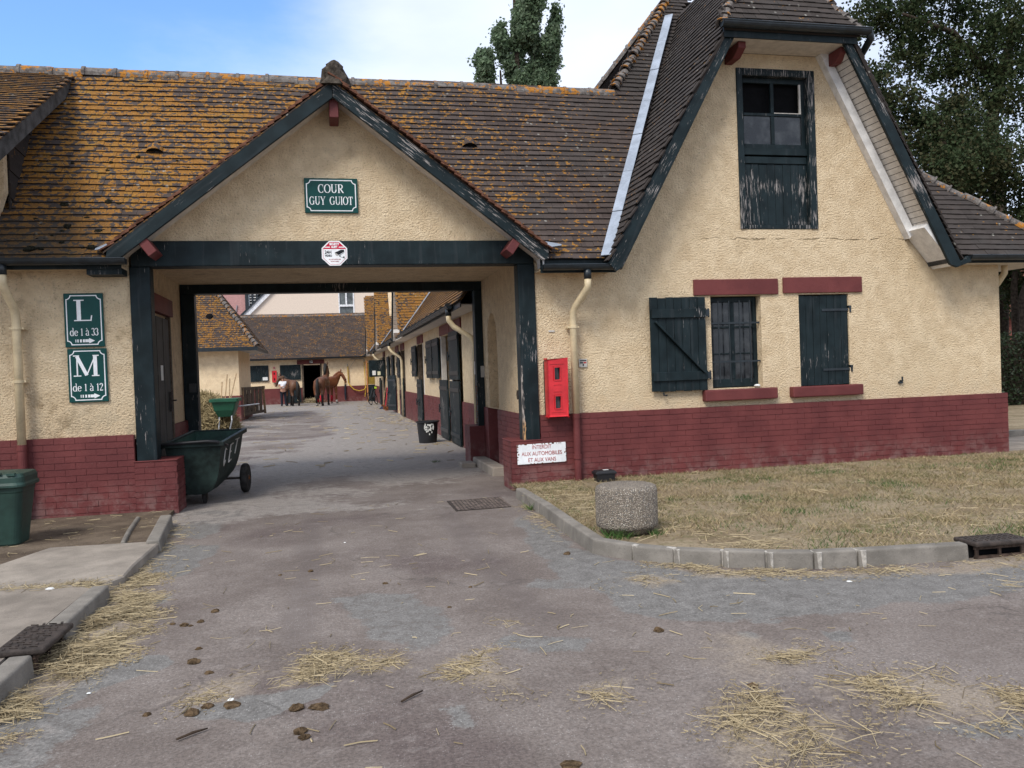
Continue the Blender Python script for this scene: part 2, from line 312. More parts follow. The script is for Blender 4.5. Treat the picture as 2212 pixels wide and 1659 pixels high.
# ------------------------------------------------------------------ geometry helpers
def link(o, parent=None):
    COL.objects.link(o)
    if parent is not None:
        o.parent = parent
        p = parent; mw = Matrix.Identity(4)
        while p is not None: mw = p.matrix_basis @ mw; p = p.parent
        o.matrix_parent_inverse = mw.inverted() if parent.parent is None else Matrix.Identity(4)
    return o
def obj(name, verts, faces, mat, parent=None, smooth=False, bevel=0, seg=1, attr=None, label=None):
    me = bpy.data.meshes.new(name)
    if isinstance(verts, np.ndarray) and isinstance(faces, np.ndarray):
        nv, nf, k = len(verts), len(faces), faces.shape[1]
        me.vertices.add(nv); me.vertices.foreach_set('co', verts.astype(np.float32).ravel())
        me.loops.add(nf*k); me.loops.foreach_set('vertex_index', faces.astype(np.int32).ravel())
        me.polygons.add(nf); me.polygons.foreach_set('loop_start', np.arange(nf, dtype=np.int32)*k)
        me.polygons.foreach_set('use_smooth', np.zeros(nf, dtype=bool)); me.update(calc_edges=True)
    else:
        me.from_pydata([tuple(v) for v in verts], [], [tuple(f) for f in faces]); me.update()
    if attr is not None:
        a = me.attributes.new('rnd', 'FLOAT', 'FACE'); a.data.foreach_set('value', np.asarray(attr, dtype=np.float32))
    if smooth: me.polygons.foreach_set('use_smooth', [True]*len(me.polygons))
    me.materials.append(mat)
    o = bpy.data.objects.new(name, me); link(o, parent)
    if bevel:
        b = o.modifiers.new('edge', 'BEVEL'); b.width = bevel; b.segments = seg; b.limit_method = 'ANGLE'; b.angle_limit = R(40)
    if label: o['label'] = label
    return o
def thing(name, label, cat, loc=(0, 0, 0), group=None):
    o = bpy.data.objects.new(name, None); COL.objects.link(o); o.location = loc; o.empty_display_size = .1
    o.matrix_basis = Matrix.Translation(loc)
    return tag(o, label, cat, group)
def tag(o, label, cat, group=None):
    o['label'] = label; o['category'] = cat
    if group: o['group'] = group
    return o
def structure(o): o['kind'] = 'structure'; return o
def stuff(o): o['kind'] = 'stuff'; return o

class MB:
    """collects shapes for one mesh"""
    def __init__(s): s.v = []; s.f = []
    def add(s, vs, fs):
        b = len(s.v); s.v += [Vector(v) for v in vs]; s.f += [tuple(i+b for i in f) for f in fs]; return s
    def box(s, x0, x1, y0, y1, z0, z1):
        return s.add([(x0,y0,z0),(x1,y0,z0),(x1,y1,z0),(x0,y1,z0),(x0,y0,z1),(x1,y0,z1),(x1,y1,z1),(x0,y1,z1)], BOXF)
    def obox(s, c, ax, ay, az):
        c, ax, ay, az = map(Vector, (c, ax, ay, az))
        return s.add([c+ax*i+ay*j+az*k for k in (-1, 1) for (i, j) in ((-1,-1),(1,-1),(1,1),(-1,1))], BOXF)
    def beam(s, a, b, w, h, up=(0, 0, 1)):
        a, b = Vector(a), Vector(b); d = (b-a); u = Vector(up); sd = d.cross(u).normalized(); n = sd.cross(d).normalized()
        return s.obox((a+b)/2, d/2, sd*w/2, n*h/2)
    def prism(s, pts, ext):
        """polygon (3d, planar) extruded by vector ext"""
        n = len(pts); p = [Vector(q) for q in pts]; e = Vector(ext)
        nrm = Vector((0, 0, 0))
        for i in range(n): nrm += p[i].cross(p[(i+1) % n])
        if nrm.dot(e) > 0: p.reverse()
        return s.add(p+[q+e for q in p], [tuple(range(n)), tuple(reversed(range(n, 2*n)))] + [((i+1) % n, i, n+i, n+(i+1) % n) for i in range(n)])
    def tube(s, pts, r, n=10, cap=True):
        pts = [Vector(p) for p in pts]; rs = r if isinstance(r, (list, tuple)) else [r]*len(pts)
        rings = []; prev = None
        for i, p in enumerate(pts):
            d = (pts[min(i+1, len(pts)-1)]-pts[max(i-1, 0)]).normalized()
            if prev is None: a = d.orthogonal().normalized()
            else: a = (prev-d*prev.dot(d)).normalized()
            prev = a; b = d.cross(a)
            rings.append([p+(a*math.cos(2*math.pi*k/n)+b*math.sin(2*math.pi*k/n))*rs[i] for k in range(n)])
        return s.loft(rings, True, cap)
    def loft(s, rings, closed=True, cap=True):
        n = len(rings[0]); vs = [v for r in rings for v in r]; fs = []
        for i in range(len(rings)-1):
            for k in range(n if closed else n-1):
                k2 = (k+1) % n; fs.append((i*n+k, i*n+k2, (i+1)*n+k2, (i+1)*n+k))
        if cap and closed: fs += [tuple(reversed(range(n))), tuple(range((len(rings)-1)*n, len(rings)*n))]
        return s.add(vs, fs)
    def lathe(s, c, prof, n=24, axis=(0, 0, 1), cap=True):
        c = Vector(c); d = Vector(axis).normalized(); a = d.orthogonal().normalized(); b = d.cross(a)
        return s.loft([[c+d*h+(a*math.cos(2*math.pi*k/n)+b*math.sin(2*math.pi*k/n))*r for k in range(n)] for r, h in prof], True, cap)
    def holes(s, outline, holes, plane, at, thick):
        """wall face with openings: 2d outline + holes, plane 'Y' (x,z) or 'X' (y,z), extruded by thick"""
        to3 = (lambda p, t: Vector((p[0], at+t, p[1]))) if plane == 'Y' else (lambda p, t: Vector((at+t, p[0], p[1])))
        loops = [[Vector((p[0], p[1], 0)) for p in l] for l in [outline]+holes]
        tris = tessellate_polygon(loops); flat = [p for l in loops for p in l]; n = len(flat); b = len(s.v)
        s.v += [to3(p, 0) for p in flat]+[to3(p, thick) for p in flat]
        s.f += [tuple(b+i for i in t) for t in tris]+[tuple(b+n+i for i in reversed(t)) for t in tris]
        k = 0
        for l in loops:
            m = len(l)
            for i in range(m): j = (i+1) % m; s.f.append((b+k+i, b+k+j, b+n+k+j, b+n+k+i))
            k += m
        return s
    def build(s, name, mat, parent=None, **k): return obj(name, s.v, s.f, mat, parent, **k)
BOXF = [(0,3,2,1),(4,5,6,7),(0,1,5,4),(1,2,6,5),(2,3,7,6),(3,0,4,7)]

def rect(x0, x1, z0, z1): return [(x0, z0), (x1, z0), (x1, z1), (x0, z1)]

UNIT = np.array([(-.5,-.5,-.5),(.5,-.5,-.5),(.5,.5,-.5),(-.5,.5,-.5),(-.5,-.5,.5),(.5,-.5,.5),(.5,.5,.5),(-.5,.5,.5)])
def pieces(name, mats, unit_me, mat, parent, limit=300, part_mats=None):
    """mats: list of 4x4 numpy; nearest `limit` become parts sharing one mesh, the rest one joined stuff part"""
    A = np.array(mats); d = np.linalg.norm(A[:, :3, 3]-np.array(CAM), axis=1); order = np.argsort(d)
    near, rest = order[:limit], order[limit:]
    for i in near:
        o = bpy.data.objects.new(name, unit_me); COL.objects.link(o); o.parent = parent
        o.matrix_parent_inverse = parent.matrix_basis.inverted(); o.matrix_basis = Matrix(A[i].tolist())
    if len(rest):
        U = np.array([v.co[:] for v in unit_me.vertices]); F = np.array([p.vertices[:] for p in unit_me.polygons])
        V = np.einsum('nij,kj->nki', A[rest][:, :3, :3], U)+A[rest][:, None, :3, 3]
        n = len(rest); FF = (F[None]+(np.arange(n)*len(U))[:, None, None]).reshape(-1, F.shape[1])
        stuff(obj(name, V.reshape(-1, 3), FF, mat, parent))
def unit_mesh(name, mat, verts=None, faces=None):
    me = bpy.data.meshes.new(name); me.from_pydata([tuple(v) for v in (UNIT if verts is None else verts)], [], BOXF if faces is None else faces)
    me.update(); me.materials.append(mat); return me
def mat4(c, x, y, z):
    m = np.eye(4); m[:3, 0] = x; m[:3, 1] = y; m[:3, 2] = z; m[:3, 3] = c; return m

def tiles(O, U, Vd, width, length, keep, tw=.165, ex=.103, th=.017, jit=1.0, stag=True):
    """courses of plain tiles on a roof plane: O lower corner, U along the eave, Vd up the slope"""
    O, U, Vd = np.array(O, float), np.array(U, float), np.array(Vd, float)
    U /= np.linalg.norm(U); Vd /= np.linalg.norm(Vd); N = np.cross(U, Vd); out = []
    L = ex*1.75; a = math.asin(th*.95/ex)
    for r in range(int(length/ex)+1):
        off = (r % 2)*tw/2 if stag else 0
        for c in range(-1, int(width/tw)+2):
            u = c*tw+off+tw/2
            p = O+U*u+Vd*(r*ex+ex/2); wob = .022*math.sin(p[0]*1.1+p[1]*.7+.4)*math.sin(p[2]*1.7+p[0]*.6)
            if u < -.01 or u > width+.01 or not keep(p): continue
            j = RNG.normal(0, 1, 4)*jit
            ang = a+.005*j[0]; v2 = Vd*math.cos(ang)-N*math.sin(ang); n2 = N*math.cos(ang)+Vd*math.sin(ang)
            y2 = .0035*j[1]; uu = U+v2*y2; 
            c0 = O+U*u+Vd*(r*ex+.002*j[2])+v2*L/2+N*(wob*.8+th*1.7+.0015*j[3])
            out.append(mat4(c0, uu*(tw-.0025), v2*L, n2*th))
    return out
def bricks(x0, x1, z0, z1, frame, bl=.219, bh=.063, jt=.0085, keep=None, d=.03, proud=.006):
    """courses of bricks; frame(u, z, out) gives the world point, out = towards the viewer"""
    out = []; h = bh+jt; n = max(1, round((z1-z0)/h)); h = (z1-z0)/n
    o0 = np.array(frame(0, 0, 0)); ux = np.array(frame(1, 0, 0))-o0; nz_ = np.array(frame(0, 0, 1))-o0
    for r in range(n):
        u = x0-(.5*(bl+jt) if r % 2 else 0)
        while u < x1:
            a, b = max(u, x0), min(u+bl, x1); u += bl+.004
            if b-a < .03: continue
            zc = z0+r*h+h/2
            if keep and not keep((a+b)/2, zc): continue
            j = RNG.normal(0, 1, 4)
            c = np.array(frame((a+b)/2, zc+.0015*j[0], proud-d/2+.0016*j[1])); sg = 1 if np.cross(ux, nz_)[2] > 0 else -1
            t = .006*j[2]
            out.append(mat4(c, (ux+np.array([0, 0, t]))*(b-a), sg*nz_*d, np.array([0, 0, 1])*(h-jt+.001*j[3])))
    return out

def ridge_tiles(name, a, b, n, r, mat, parent, up=(0, 0, 1), collar=True, taper=0.0):
    """half round tiles in a row, each a part, sharing one mesh"""
    a, b = Vector(a), Vector(b); d = (b-a)/n; x = d.normalized(); u = Vector(up); sd = x.cross(u).normalized(); u = sd.cross(x).normalized()
    mb = MB(); L = d.length; pr = []
    def arc(t, rr):
        return [Vector((t*L, math.cos(math.pi*(k/8)*1.16-.25)*rr, math.sin(math.pi*(k/8)*1.16-.25)*rr)) for k in range(9)]
    secs = [(0, r*(1+taper)), (.10, r*(1+taper)), (.12, r*.87), (1.04, r*(.85-taper))] if collar else [(0, r*(1+taper)), (1.06, r*(.9-taper))]
    rings = []
    for t, rr in secs: rings.append(arc(t, rr)+list(reversed(arc(t, rr-.018))))
    mb.loft(rings, True, True)
    me = bpy.data.meshes.new(name); me.from_pydata(mb.v, [], mb.f); me.update(); me.materials.append(mat)
    for i in range(n):
        o = bpy.data.objects.new(name, me); COL.objects.link(o); o.parent = parent; o.matrix_parent_inverse = parent.matrix_basis.inverted()
        p = a+d*i; j = random.gauss(0, .01)
        o.matrix_basis = Matrix(((x.x, sd.x, u.x, p.x), (x.y, sd.y, u.y, p.y), (x.z, sd.z, u.z, p.z+j), (0, 0, 0, 1)))

def text(s, size, mat, parent, origin, xd=(1, 0, 0), yd=(0, 0, 1), depth=.0012, sx=1.0, align='CENTER', name='lettering', shear=0.0, bold=0.0):
    c = bpy.data.curves.new(name, 'FONT'); c.body = s; c.size = size; c.align_x = align; c.align_y = 'CENTER'; c.extrude = depth; c.shear = shear; c.offset = bold
    tmp = bpy.data.objects.new(name, c); me = bpy.data.meshes.new_from_object(tmp); bpy.data.objects.remove(tmp)
    me.name = name; me.materials.clear(); me.materials.append(mat); o = bpy.data.objects.new(name, me); COL.objects.link(o)
    X, Y = Vector(xd).normalized(), Vector(yd).normalized(); Z = X.cross(Y).normalized()
    o.parent = parent; o.matrix_parent_inverse = parent.matrix_basis.inverted()
    o.matrix_basis = Matrix(((X.x*sx, Y.x, Z.x, origin[0]), (X.y*sx, Y.y, Z.y, origin[1]), (X.z*sx, Y.z, Z.z, origin[2]), (0, 0, 0, 1)))
    return o

# a small seriffed alphabet drawn with a broad pen (unit cap height)
def arcp(cx, cy, rx, ry, a0, a1, n=18):
    return [(cx+rx*math.cos(R(a0+(a1-a0)*i/n)), cy+ry*math.sin(R(a0+(a1-a0)*i/n))) for i in range(n+1)]
def serif(x, y, w=.30, h=.05): return [[(x-w/2, y), (x+w/2, y)], h]
G = {  # list of (points, width or None for pen-modulated), advance
 'L': ([([(.22, .03), (.22, .97)], .17), ([(.02, .025), (.72, .025)], .05), ([(.02, .975), (.44, .975)], .05), ([(.70, .0), (.74, .26)], .05)], .80),
 'M': ([([(.16, .03), (.16, .97)], .06), ([(.16, .95), (.55, .05)], .15), ([(.55, .05), (.92, .95)], .05), ([(.92, .03), (.92, .97)], .16), ([(.0, .025), (.32, .025)], .05), ([(.0, .975), (.26, .975)], .05), ([(.76, .025), (1.08, .025)], .05), ([(.82, .975), (1.08, .975)], .05)], 1.14),
 'C': ([(arcp(.46, .5, .40, .48, 48, 312), None), ([(.75, .66), (.75, .98)], .045), ([(.75, .04), (.75, .28)], .03)], .88),
 'O': ([(arcp(.48, .5, .42, .48, 0, 360, 28), None)], .98),
 'U': ([([(.18, .97), (.18, .40)], .15), (arcp(.48, .38, .30, .36, 180, 360), None), ([(.78, .38), (.78, .97)], .06), ([(.02, .975), (.36, .975)], .05), ([(.64, .975), (.94, .975)], .05)], .98),
 'R': ([([(.20, .03), (.20, .97)], .16), ([(.04, .025), (.38, .025)], .05), ([(.04, .975), (.45, .975)], .05), (arcp(.45, .74, .27, .235, 90, -90), None), ([(.20, .505), (.45, .505)], .045), ([(.42, .50), (.82, .03)], .14), ([(.76, .025), (.94, .025)], .05)], .94),
 'G': ([(arcp(.46, .5, .40, .48, 48, 330), None), ([(.75, .68), (.75, .98)], .045), ([(.78, .06), (.78, .44)], .14), ([(.60, .45), (.94, .45)], .05)], .98),
 'Y': ([([(.14, .97), (.46, .46)], .14), ([(.80, .97), (.50, .46)], .055), ([(.47, .03), (.47, .48)], .15), ([(.30, .025), (.64, .025)], .05), ([(.0, .975), (.30, .975)], .05), ([(.66, .975), (.94, .975)], .05)], .96),
 'I': ([([(.18, .03), (.18, .97)], .16), ([(.02, .025), (.34, .025)], .05), ([(.02, .975), (.34, .975)], .05)], .40),
 'T': ([([(.42, .03), (.42, .97)], .16), ([(.02, .965), (.82, .965)], .06), ([(.25, .025), (.59, .025)], .05), ([(.03, .74), (.03, .97)], .05), ([(.81, .74), (.81, .97)], .05)], .88),
 'd': ([(arcp(.30, .32, .26, .31, 0, 360, 24), None), ([(.54, .03), (.54, .97)], .12), ([(.40, .975), (.56, .975)], .045), ([(.54, .025), (.68, .025)], .045)], .74),
 'e': ([(arcp(.30, .32, .26, .31, 8, 325), None), ([(.06, .36), (.56, .36)], .05)], .66),
 'a': ([(arcp(.26, .44, .20, .20, 160, 0), None), ([(.46, .06), (.46, .46)], .12), (arcp(.26, .17, .20, .16, 80, 330), None), ([(.46, .03), (.60, .06)], .06)], .64),
 '`': ([([(.16, .94), (.34, .74)], .08)], .0),
 '1': ([([(.24, .03), (.24, .90)], .13), ([(.08, .025), (.40, .025)], .045), ([(.08, .78), (.24, .90)], .05)], .48),
 '2': ([(arcp(.28, .68, .21, .23, 170, -35), None), ([(.45, .55), (.06, .06)], .07), ([(.05, .05), (.52, .05)], .10), ([(.52, .02), (.55, .18)], .04)], .62),
 '3': ([(arcp(.24, .71, .20, .20, 160, -80), None), (arcp(.24, .27, .24, .25, 85, -160), None)], .60),
 ' ': ([], .34),
}
def serif_text(s, h, mat, parent, cx, y, z, sx=1.0, name='lettering', bold=1.0, wmax=None):
    adv = sum(G[c][1]+.04 for c in s)
    if wmax: sx = wmax/(adv*h)
    W = adv*h*sx; x = cx-W/2; mb = MB(); lay = 0
    for c in s:
        for pts, wd in G[c][0]:
            n = len(pts); Lp, Rp = [], []
            for i, p in enumerate(pts):
                q0, q1 = pts[max(i-1, 0)], pts[min(i+1, n-1)]
                dx, dy = q1[0]-q0[0], q1[1]-q0[1]; l = math.hypot(dx, dy) or 1
                ww = (wd if wd else .045+.115*(abs(dy)/l)**1.5)*bold/2
                nx, ny = -dy/l*ww, dx/l*ww
                Lp.append((p[0]+nx, p[1]+ny)); Rp.append((p[0]-nx, p[1]-ny))
            yy = y-.0009-.00012*(lay % 5); lay += 1
            f3 = lambda q: (x+q[0]*h*sx, yy, z+q[1]*h)
            for i in range(n-1):
                mb.add([f3(Lp[i]), f3(Rp[i]), f3(Rp[i+1]), f3(Lp[i+1])], [(0, 1, 2, 3)])
        x += (G[c][1]+.04)*h*sx
    return mb.build(name, mat, parent)

# ------------------------------------------------------------------ ground
def vnoise(x, y, s, seed=0):
    x = x*s; y = y*s; xi = np.floor(x).astype(int); yi = np.floor(y).astype(int); fx = x-xi; fy = y-yi
    fx = fx*fx*(3-2*fx); fy = fy*fy*(3-2*fy)
    def h(a, b):
        n = (a*374761393+b*668265263+seed*974634777) & 0x7fffffff; n = ((n ^ (n >> 13))*1274126177) & 0x7fffffff
        return (n & 0xffff)/65535.
    return (h(xi, yi)*(1-fx)+h(xi+1, yi)*fx)*(1-fy)+(h(xi, yi+1)*(1-fx)+h(xi+1, yi+1)*fx)*fy
def fbm(x, y, s, seed=0): return sum(vnoise(x, y, s*2**k, seed+k)*.5**k for k in range(4))/1.875
def poly_sd(px, py, poly):
    """signed distance (inside positive) to a polygon, vectorised"""
    d = np.full(px.shape, 1e9); ins = np.zeros(px.shape, bool); n = len(poly)
    for i in range(n):
        ax, ay = poly[i]; bx, by = poly[(i+1) % n]; ex, ey = bx-ax, by-ay
        t = np.clip(((px-ax)*ex+(py-ay)*ey)/(ex*ex+ey*ey+1e-12), 0, 1)
        d = np.minimum(d, np.hypot(px-ax-t*ex, py-ay-t*ey))
        c = ((ay > py) != (by > py)) & (px < (bx-ax)*(py-ay)/(by-ay+1e-12)+ax); ins ^= c
    return np.where(ins, d, -d)

structure(obj('ground', [(-900, -200, -.20), (900, -200, -.20), (900, 1500, -.20), (-900, 1500, -.20)], [(0, 1, 2, 3)], MT['soil']))

GREY = [([(1.94, 8.74), (2.04, 7.61), (2.08, 6.46), (2.61, 5.76), (3.49, 5.35), (4.84, 5.06), (5.09, 4.96), (4.71, 4.6), (3.95, 4.54), (3.29, 4.56), (2.64, 4.53), (2.26, 4.61), (1.98, 4.81), (1.73, 4.95), (1.79, 5.58), (1.67, 6.04), (1.65, 6.91)], 0.18), ([(-1.79, 8.7), (-1.1, 8.29), (-1.09, 7.39), (-1.25, 7.01), (-1.52, 7.37)], 0.08), ([(-1.39, 6.42), (-1.22, 6.57), (-1.18, 6.3), (-1.33, 6.22)], 0.07), ([(-1.33, 5.01), (-1.14, 5.06), (-0.95, 5.07), (-0.94, 4.93), (-1.03, 4.86), (-1.13, 4.71), (-1.29, 4.37), (-1.28, 4.17), (-1.43, 4.04), (-1.52, 4.06), (-1.47, 4.37), (-1.4, 4.63)], 0.08), ([(-1.49, 3.95), (-1.32, 4.0), (-1.27, 4.37), (-1.12, 4.36), (-1.09, 4.06), (-1.13, 3.85), (-1.14, 3.66), (-1.49, 3.75)], 0.16), ([(-0.07, 5.98), (0.21, 6.0), (0.53, 5.86), (0.6, 5.54), (0.76, 5.22), (0.74, 4.91), (0.56, 4.65), (0.41, 4.67), (0.17, 5.03), (0.1, 5.33), (-0.06, 5.59)], 0.16), ([(1.0, 4.78), (1.38, 4.63), (1.36, 4.49), (1.25, 4.39), (1.03, 4.37), (0.92, 4.57)], 0.1), ([(-0.65, 4.08), (-0.41, 4.31), (0.02, 4.16), (-0.01, 4.04), (-0.25, 3.89), (-0.38, 3.88), (-0.6, 4.02)], 0.08), ([(0.41, 3.86), (0.54, 3.84), (0.5, 3.56), (0.39, 3.61)], 0.15), ([(1.42, 6.03), (1.85, 5.92), (1.74, 5.57), (1.37, 5.71)], 0.12), ([(-1.79, 10.59), (-1.36, 10.94), (-1.0, 12.07), (-1.12, 8.94), (-1.25, 8.62), (-1.55, 8.87)], 0.15), ([(2.19, 4.39), (2.35, 4.33), (2.27, 4.18), (2.16, 4.25)], 0.1), ([(2.72, 4.24), (2.89, 4.18), (2.79, 4.06), (2.65, 4.1)], 0.08), ([(2.4, 4.59), (2.66, 4.47), (2.57, 4.41), (2.37, 4.5)], 0.07), ([(2.27, 3.05), (2.55, 3.01), (2.8, 2.95), (2.71, 2.86), (2.49, 2.93)], 0.12)]
DUST = [([(-1.88, 10.22), (-1.58, 9.44), (-1.49, 8.57), (-1.53, 7.76), (-1.47, 7.23), (-1.26, 6.15), (-1.14, 5.3), (-1.29, 5.02), (-1.35, 4.66), (-1.46, 4.45), (-1.54, 4.07), (-1.7, 4.5), (-1.62, 5.1), (-1.65, 5.71), (-1.69, 7.09), (-1.67, 7.75), (-1.66, 8.64)], 0.25), ([(-0.76, 4.3), (-0.58, 4.57), (-0.39, 4.6), (-0.35, 4.32), (-0.57, 4.17)], 0.15), ([(-0.31, 4.27), (-0.24, 4.55), (-0.11, 4.81), (0.3, 4.58), (0.45, 4.41), (0.13, 4.29), (-0.21, 4.25)], 0.16), ([(0.51, 4.42), (0.84, 4.53), (0.87, 4.33), (0.85, 3.9), (0.7, 3.98), (0.5, 4.17)], 0.16), ([(1.57, 3.4), (1.83, 3.59), (2.02, 3.48), (2.16, 3.23), (2.12, 3.04), (1.83, 2.81), (1.41, 2.95)], 0.22), ([(2.25, 3.56), (2.62, 3.6), (2.88, 3.38), (3.05, 3.2), (2.82, 2.96), (2.48, 3.03), (2.35, 3.24)], 0.22), ([(2.23, 4.06), (2.52, 4.06), (2.44, 3.9), (2.24, 3.75), (2.13, 3.85)], 0.15), ([(2.39, 6.15), (3.12, 5.6), (3.93, 5.36), (5.13, 5.36), (4.76, 4.98), (3.66, 5.21), (2.63, 5.54)], 0.12), ([(1.99, 5.73), (2.29, 5.73), (2.46, 5.49), (2.12, 5.39)], 0.1), ([(1.2, 3.85), (1.47, 3.86), (1.25, 3.66), (1.14, 3.67)], 0.1), ([(1.99, 4.31), (2.19, 4.39), (2.42, 3.96), (2.01, 3.64), (1.86, 3.85)], 0.3)]
def road_sheet(name, xs, ys, zf, conc):
    X, Y = np.meshgrid(xs, ys); nx, ny = len(xs), len(ys)
    jx = X+(fbm(X, Y, 2.3, 3)-.5)*.30; jy = Y+(fbm(X, Y, 2.3, 9)-.5)*.30
    g = np.full(X.shape, -9.)
    for p, soft in GREY: g = np.maximum(g, np.minimum(poly_sd(jx, jy, p)/soft, 1.0 if soft in (.18, .07, .08) else .16))
    dd = np.full(X.shape, -9.)
    for p, soft in DUST: dd = np.maximum(dd, poly_sd(jx, jy, p)/soft)
    Z = zf(X, Y); V = np.stack([X, Y, Z], -1).reshape(-1, 3)
    i = np.arange(nx*ny).reshape(ny, nx); F = np.stack([i[:-1, :-1], i[:-1, 1:], i[1:, 1:], i[1:, :-1]], -1).reshape(-1, 4)
    o = obj(name, V, F, MT['tarmac'], smooth=True)
    for nm, val in (('grey', np.clip(.5+.5*g, 0, 1)), ('dust', np.clip(.5+.5*dd, 0, 1)), ('conc', conc(jx, jy))):
        a = o.data.attributes.new(nm, 'FLOAT', 'POINT'); a.data.foreach_set('value', val.astype(np.float32).ravel())
    return structure(o)
def zroad(X, Y):
    z = (fbm(X, Y, .5, 5)-.5)*.05+(fbm(X, Y, 3.0, 8)-.5)*.008
    e = np.clip((9.6-Y)/2, 0, 1)*np.clip((Y-1)/1, 0, 1)
    return z*e*np.clip(1-np.abs(X)/14, .2, 1)
def croad(X, Y):                                                # pale concrete of the yard, with the mauve lane down its left side
    lane = poly_sd(X, Y, [(-3.3, 13), (-1.6, 13), (-.3, 20), (.2, 28), (-.6, 40), (-3.2, 40), (-3.6, 30), (-2.4, 22)])
    c = np.clip((Y-8.4)/5.5, 0, 1)*.95+(fbm(X, Y, .8, 21)-.5)*1.3+(fbm(X, Y, 2.6, 25)-.5)*.6
    return np.clip(c-np.clip(.5+lane*1.4, 0, 1)*.62, 0, 1)
road_sheet('road', np.concatenate([np.arange(-9, -2.4, .25), np.arange(-2.4, 6.5, .05), np.arange(6.5, 14.1, .25)]), np.concatenate([np.arange(-3, 2.2, .25), np.arange(2.2, 10.57, .05)]), zroad, lambda X, Y: croad(X, Y))
road_sheet('courtyard_pavement', np.arange(-12, 3.1, .12), np.arange(10.55, 52.3, .12), lambda X, Y: (fbm(X, Y, .5, 5)-.5)*.0+.0, croad)
structure(obj('road', [(-200, -60, -.03), (200, -60, -.03), (200, 5.2, -.03), (-200, 5.2, -.03)], [(0, 1, 2, 3)], MT['pave']))

# left: soil strip, concrete slab, old paving
KZ = .12
def sheet(name, pts, z, mat, thick=.1, bevel=0):
    return structure(MB().prism([(x, y, z) for x, y in pts], (0, 0, -thick)).build(name, mat, bevel=bevel))
sheet('soil_strip', [(-9, 6.9), (-1.72, 6.9), (-1.72, 8.2), (-1.84, 9.7), (-1.84, 10.6), (-9, 10.6)], .045, MT['soil'], .2)
sheet('concrete_slab', [(-9, 6.80), (-2.41, 6.78), (-1.66, 6.70), (-1.585, 6.86), (-1.60, 7.28), (-1.575, 8.24), (-2.54, 8.32), (-2.80, 7.50), (-9, 7.46)], .085, MT['slab'], .2, .012)
sheet('old_pavement', [(-9, -1), (-1.80, -1), (-1.76, 4.9), (-1.72, 6.45), (-1.9, 6.62), (-9, 6.66)], .10, MT['pave'], .25)

def kerb_stones(parent, line, wd, mat, z1=KZ, z0=-.08, gap=.006):
    """a kerb stone per stretch of the line, top face wd wide to the left of travel; each one a part"""
    for (a, b) in line:
        a, b = Vector((*a, 0)), Vector((*b, 0)); d = (b-a).normalized(); nl = Vector((-d.y, d.x, 0)); a = a+d*gap; b = b-d*gap
        j = random.gauss(0, .003); t = Vector((0, 0, z1+j)); q = Vector((0, 0, z0)); s = nl*.018
        vs = [a+q, b+q, b+nl*wd+q, a+nl*wd+q, a+s+t, b+s+t, b+nl*wd+t, a+nl*wd+t]
        obj('kerb_stone', vs, BOXF, mat, parent, bevel=.016, seg=3)
kerb = structure(bpy.data.objects.new('kerb', None)); COL.objects.link(kerb); kerb.matrix_basis = Matrix.Identity(4)
kp = [(2.14, 10.40), (2.15, 9.86), (2.145, 8.70), (2.105, 7.57), (2.085, 6.62), (2.30, 6.27), (2.55, 6.02), (2.86, 5.82), (3.14, 5.66), (3.46, 5.53), (3.79, 5.47), (4.66, 5.36)]
kerb_stones(kerb, [(kp[i], kp[i+1]) for i in range(1, len(kp)-1)], .125, MT['kerb'])
mjt = MB()                                                       # pale mortar in the joints of the curve
for (x, y) in kp[5:11]:
    mjt.obox((x+.03, y+.055, .015), (.016, .02, 0), (-.031, .057, 0), (0, 0, .103))
stuff(mjt.build('kerb_mortar', plain('pale_mortar', (.40, .37, .33), .9, .1, .2, 20, .4), kerb))
kerb_stones(kerb, [((5.17, 5.335), (6.15, 5.28)), ((6.15, 5.28), (7.15, 5.22)), ((7.15, 5.22), (8.15, 5.16)), ((8.15, 5.16), (9.15, 5.1)), ((9.15, 5.1), (14, 4.9))], .125, MT['kerb'])
kerb_stones(kerb, [((-1.585, 5.45), (-1.57, 6.43)), ((-1.60, 3.9), (-1.595, 4.93)), ((-1.61, 2.9), (-1.60, 3.9)), ((-1.62, 1.9), (-1.61, 2.9))], .135, MT['kerb'])
kerb_stones(kerb, [((-1.545, 8.12), (-1.70, 9.62))], .135, MT['kerb'])
kerb_stones(kerb, [((-1.905, 8.42), (-2.0, 9.1)), ((-2.0, 9.1), (-2.09, 9.95))], .06, MT['kerb'], .075)

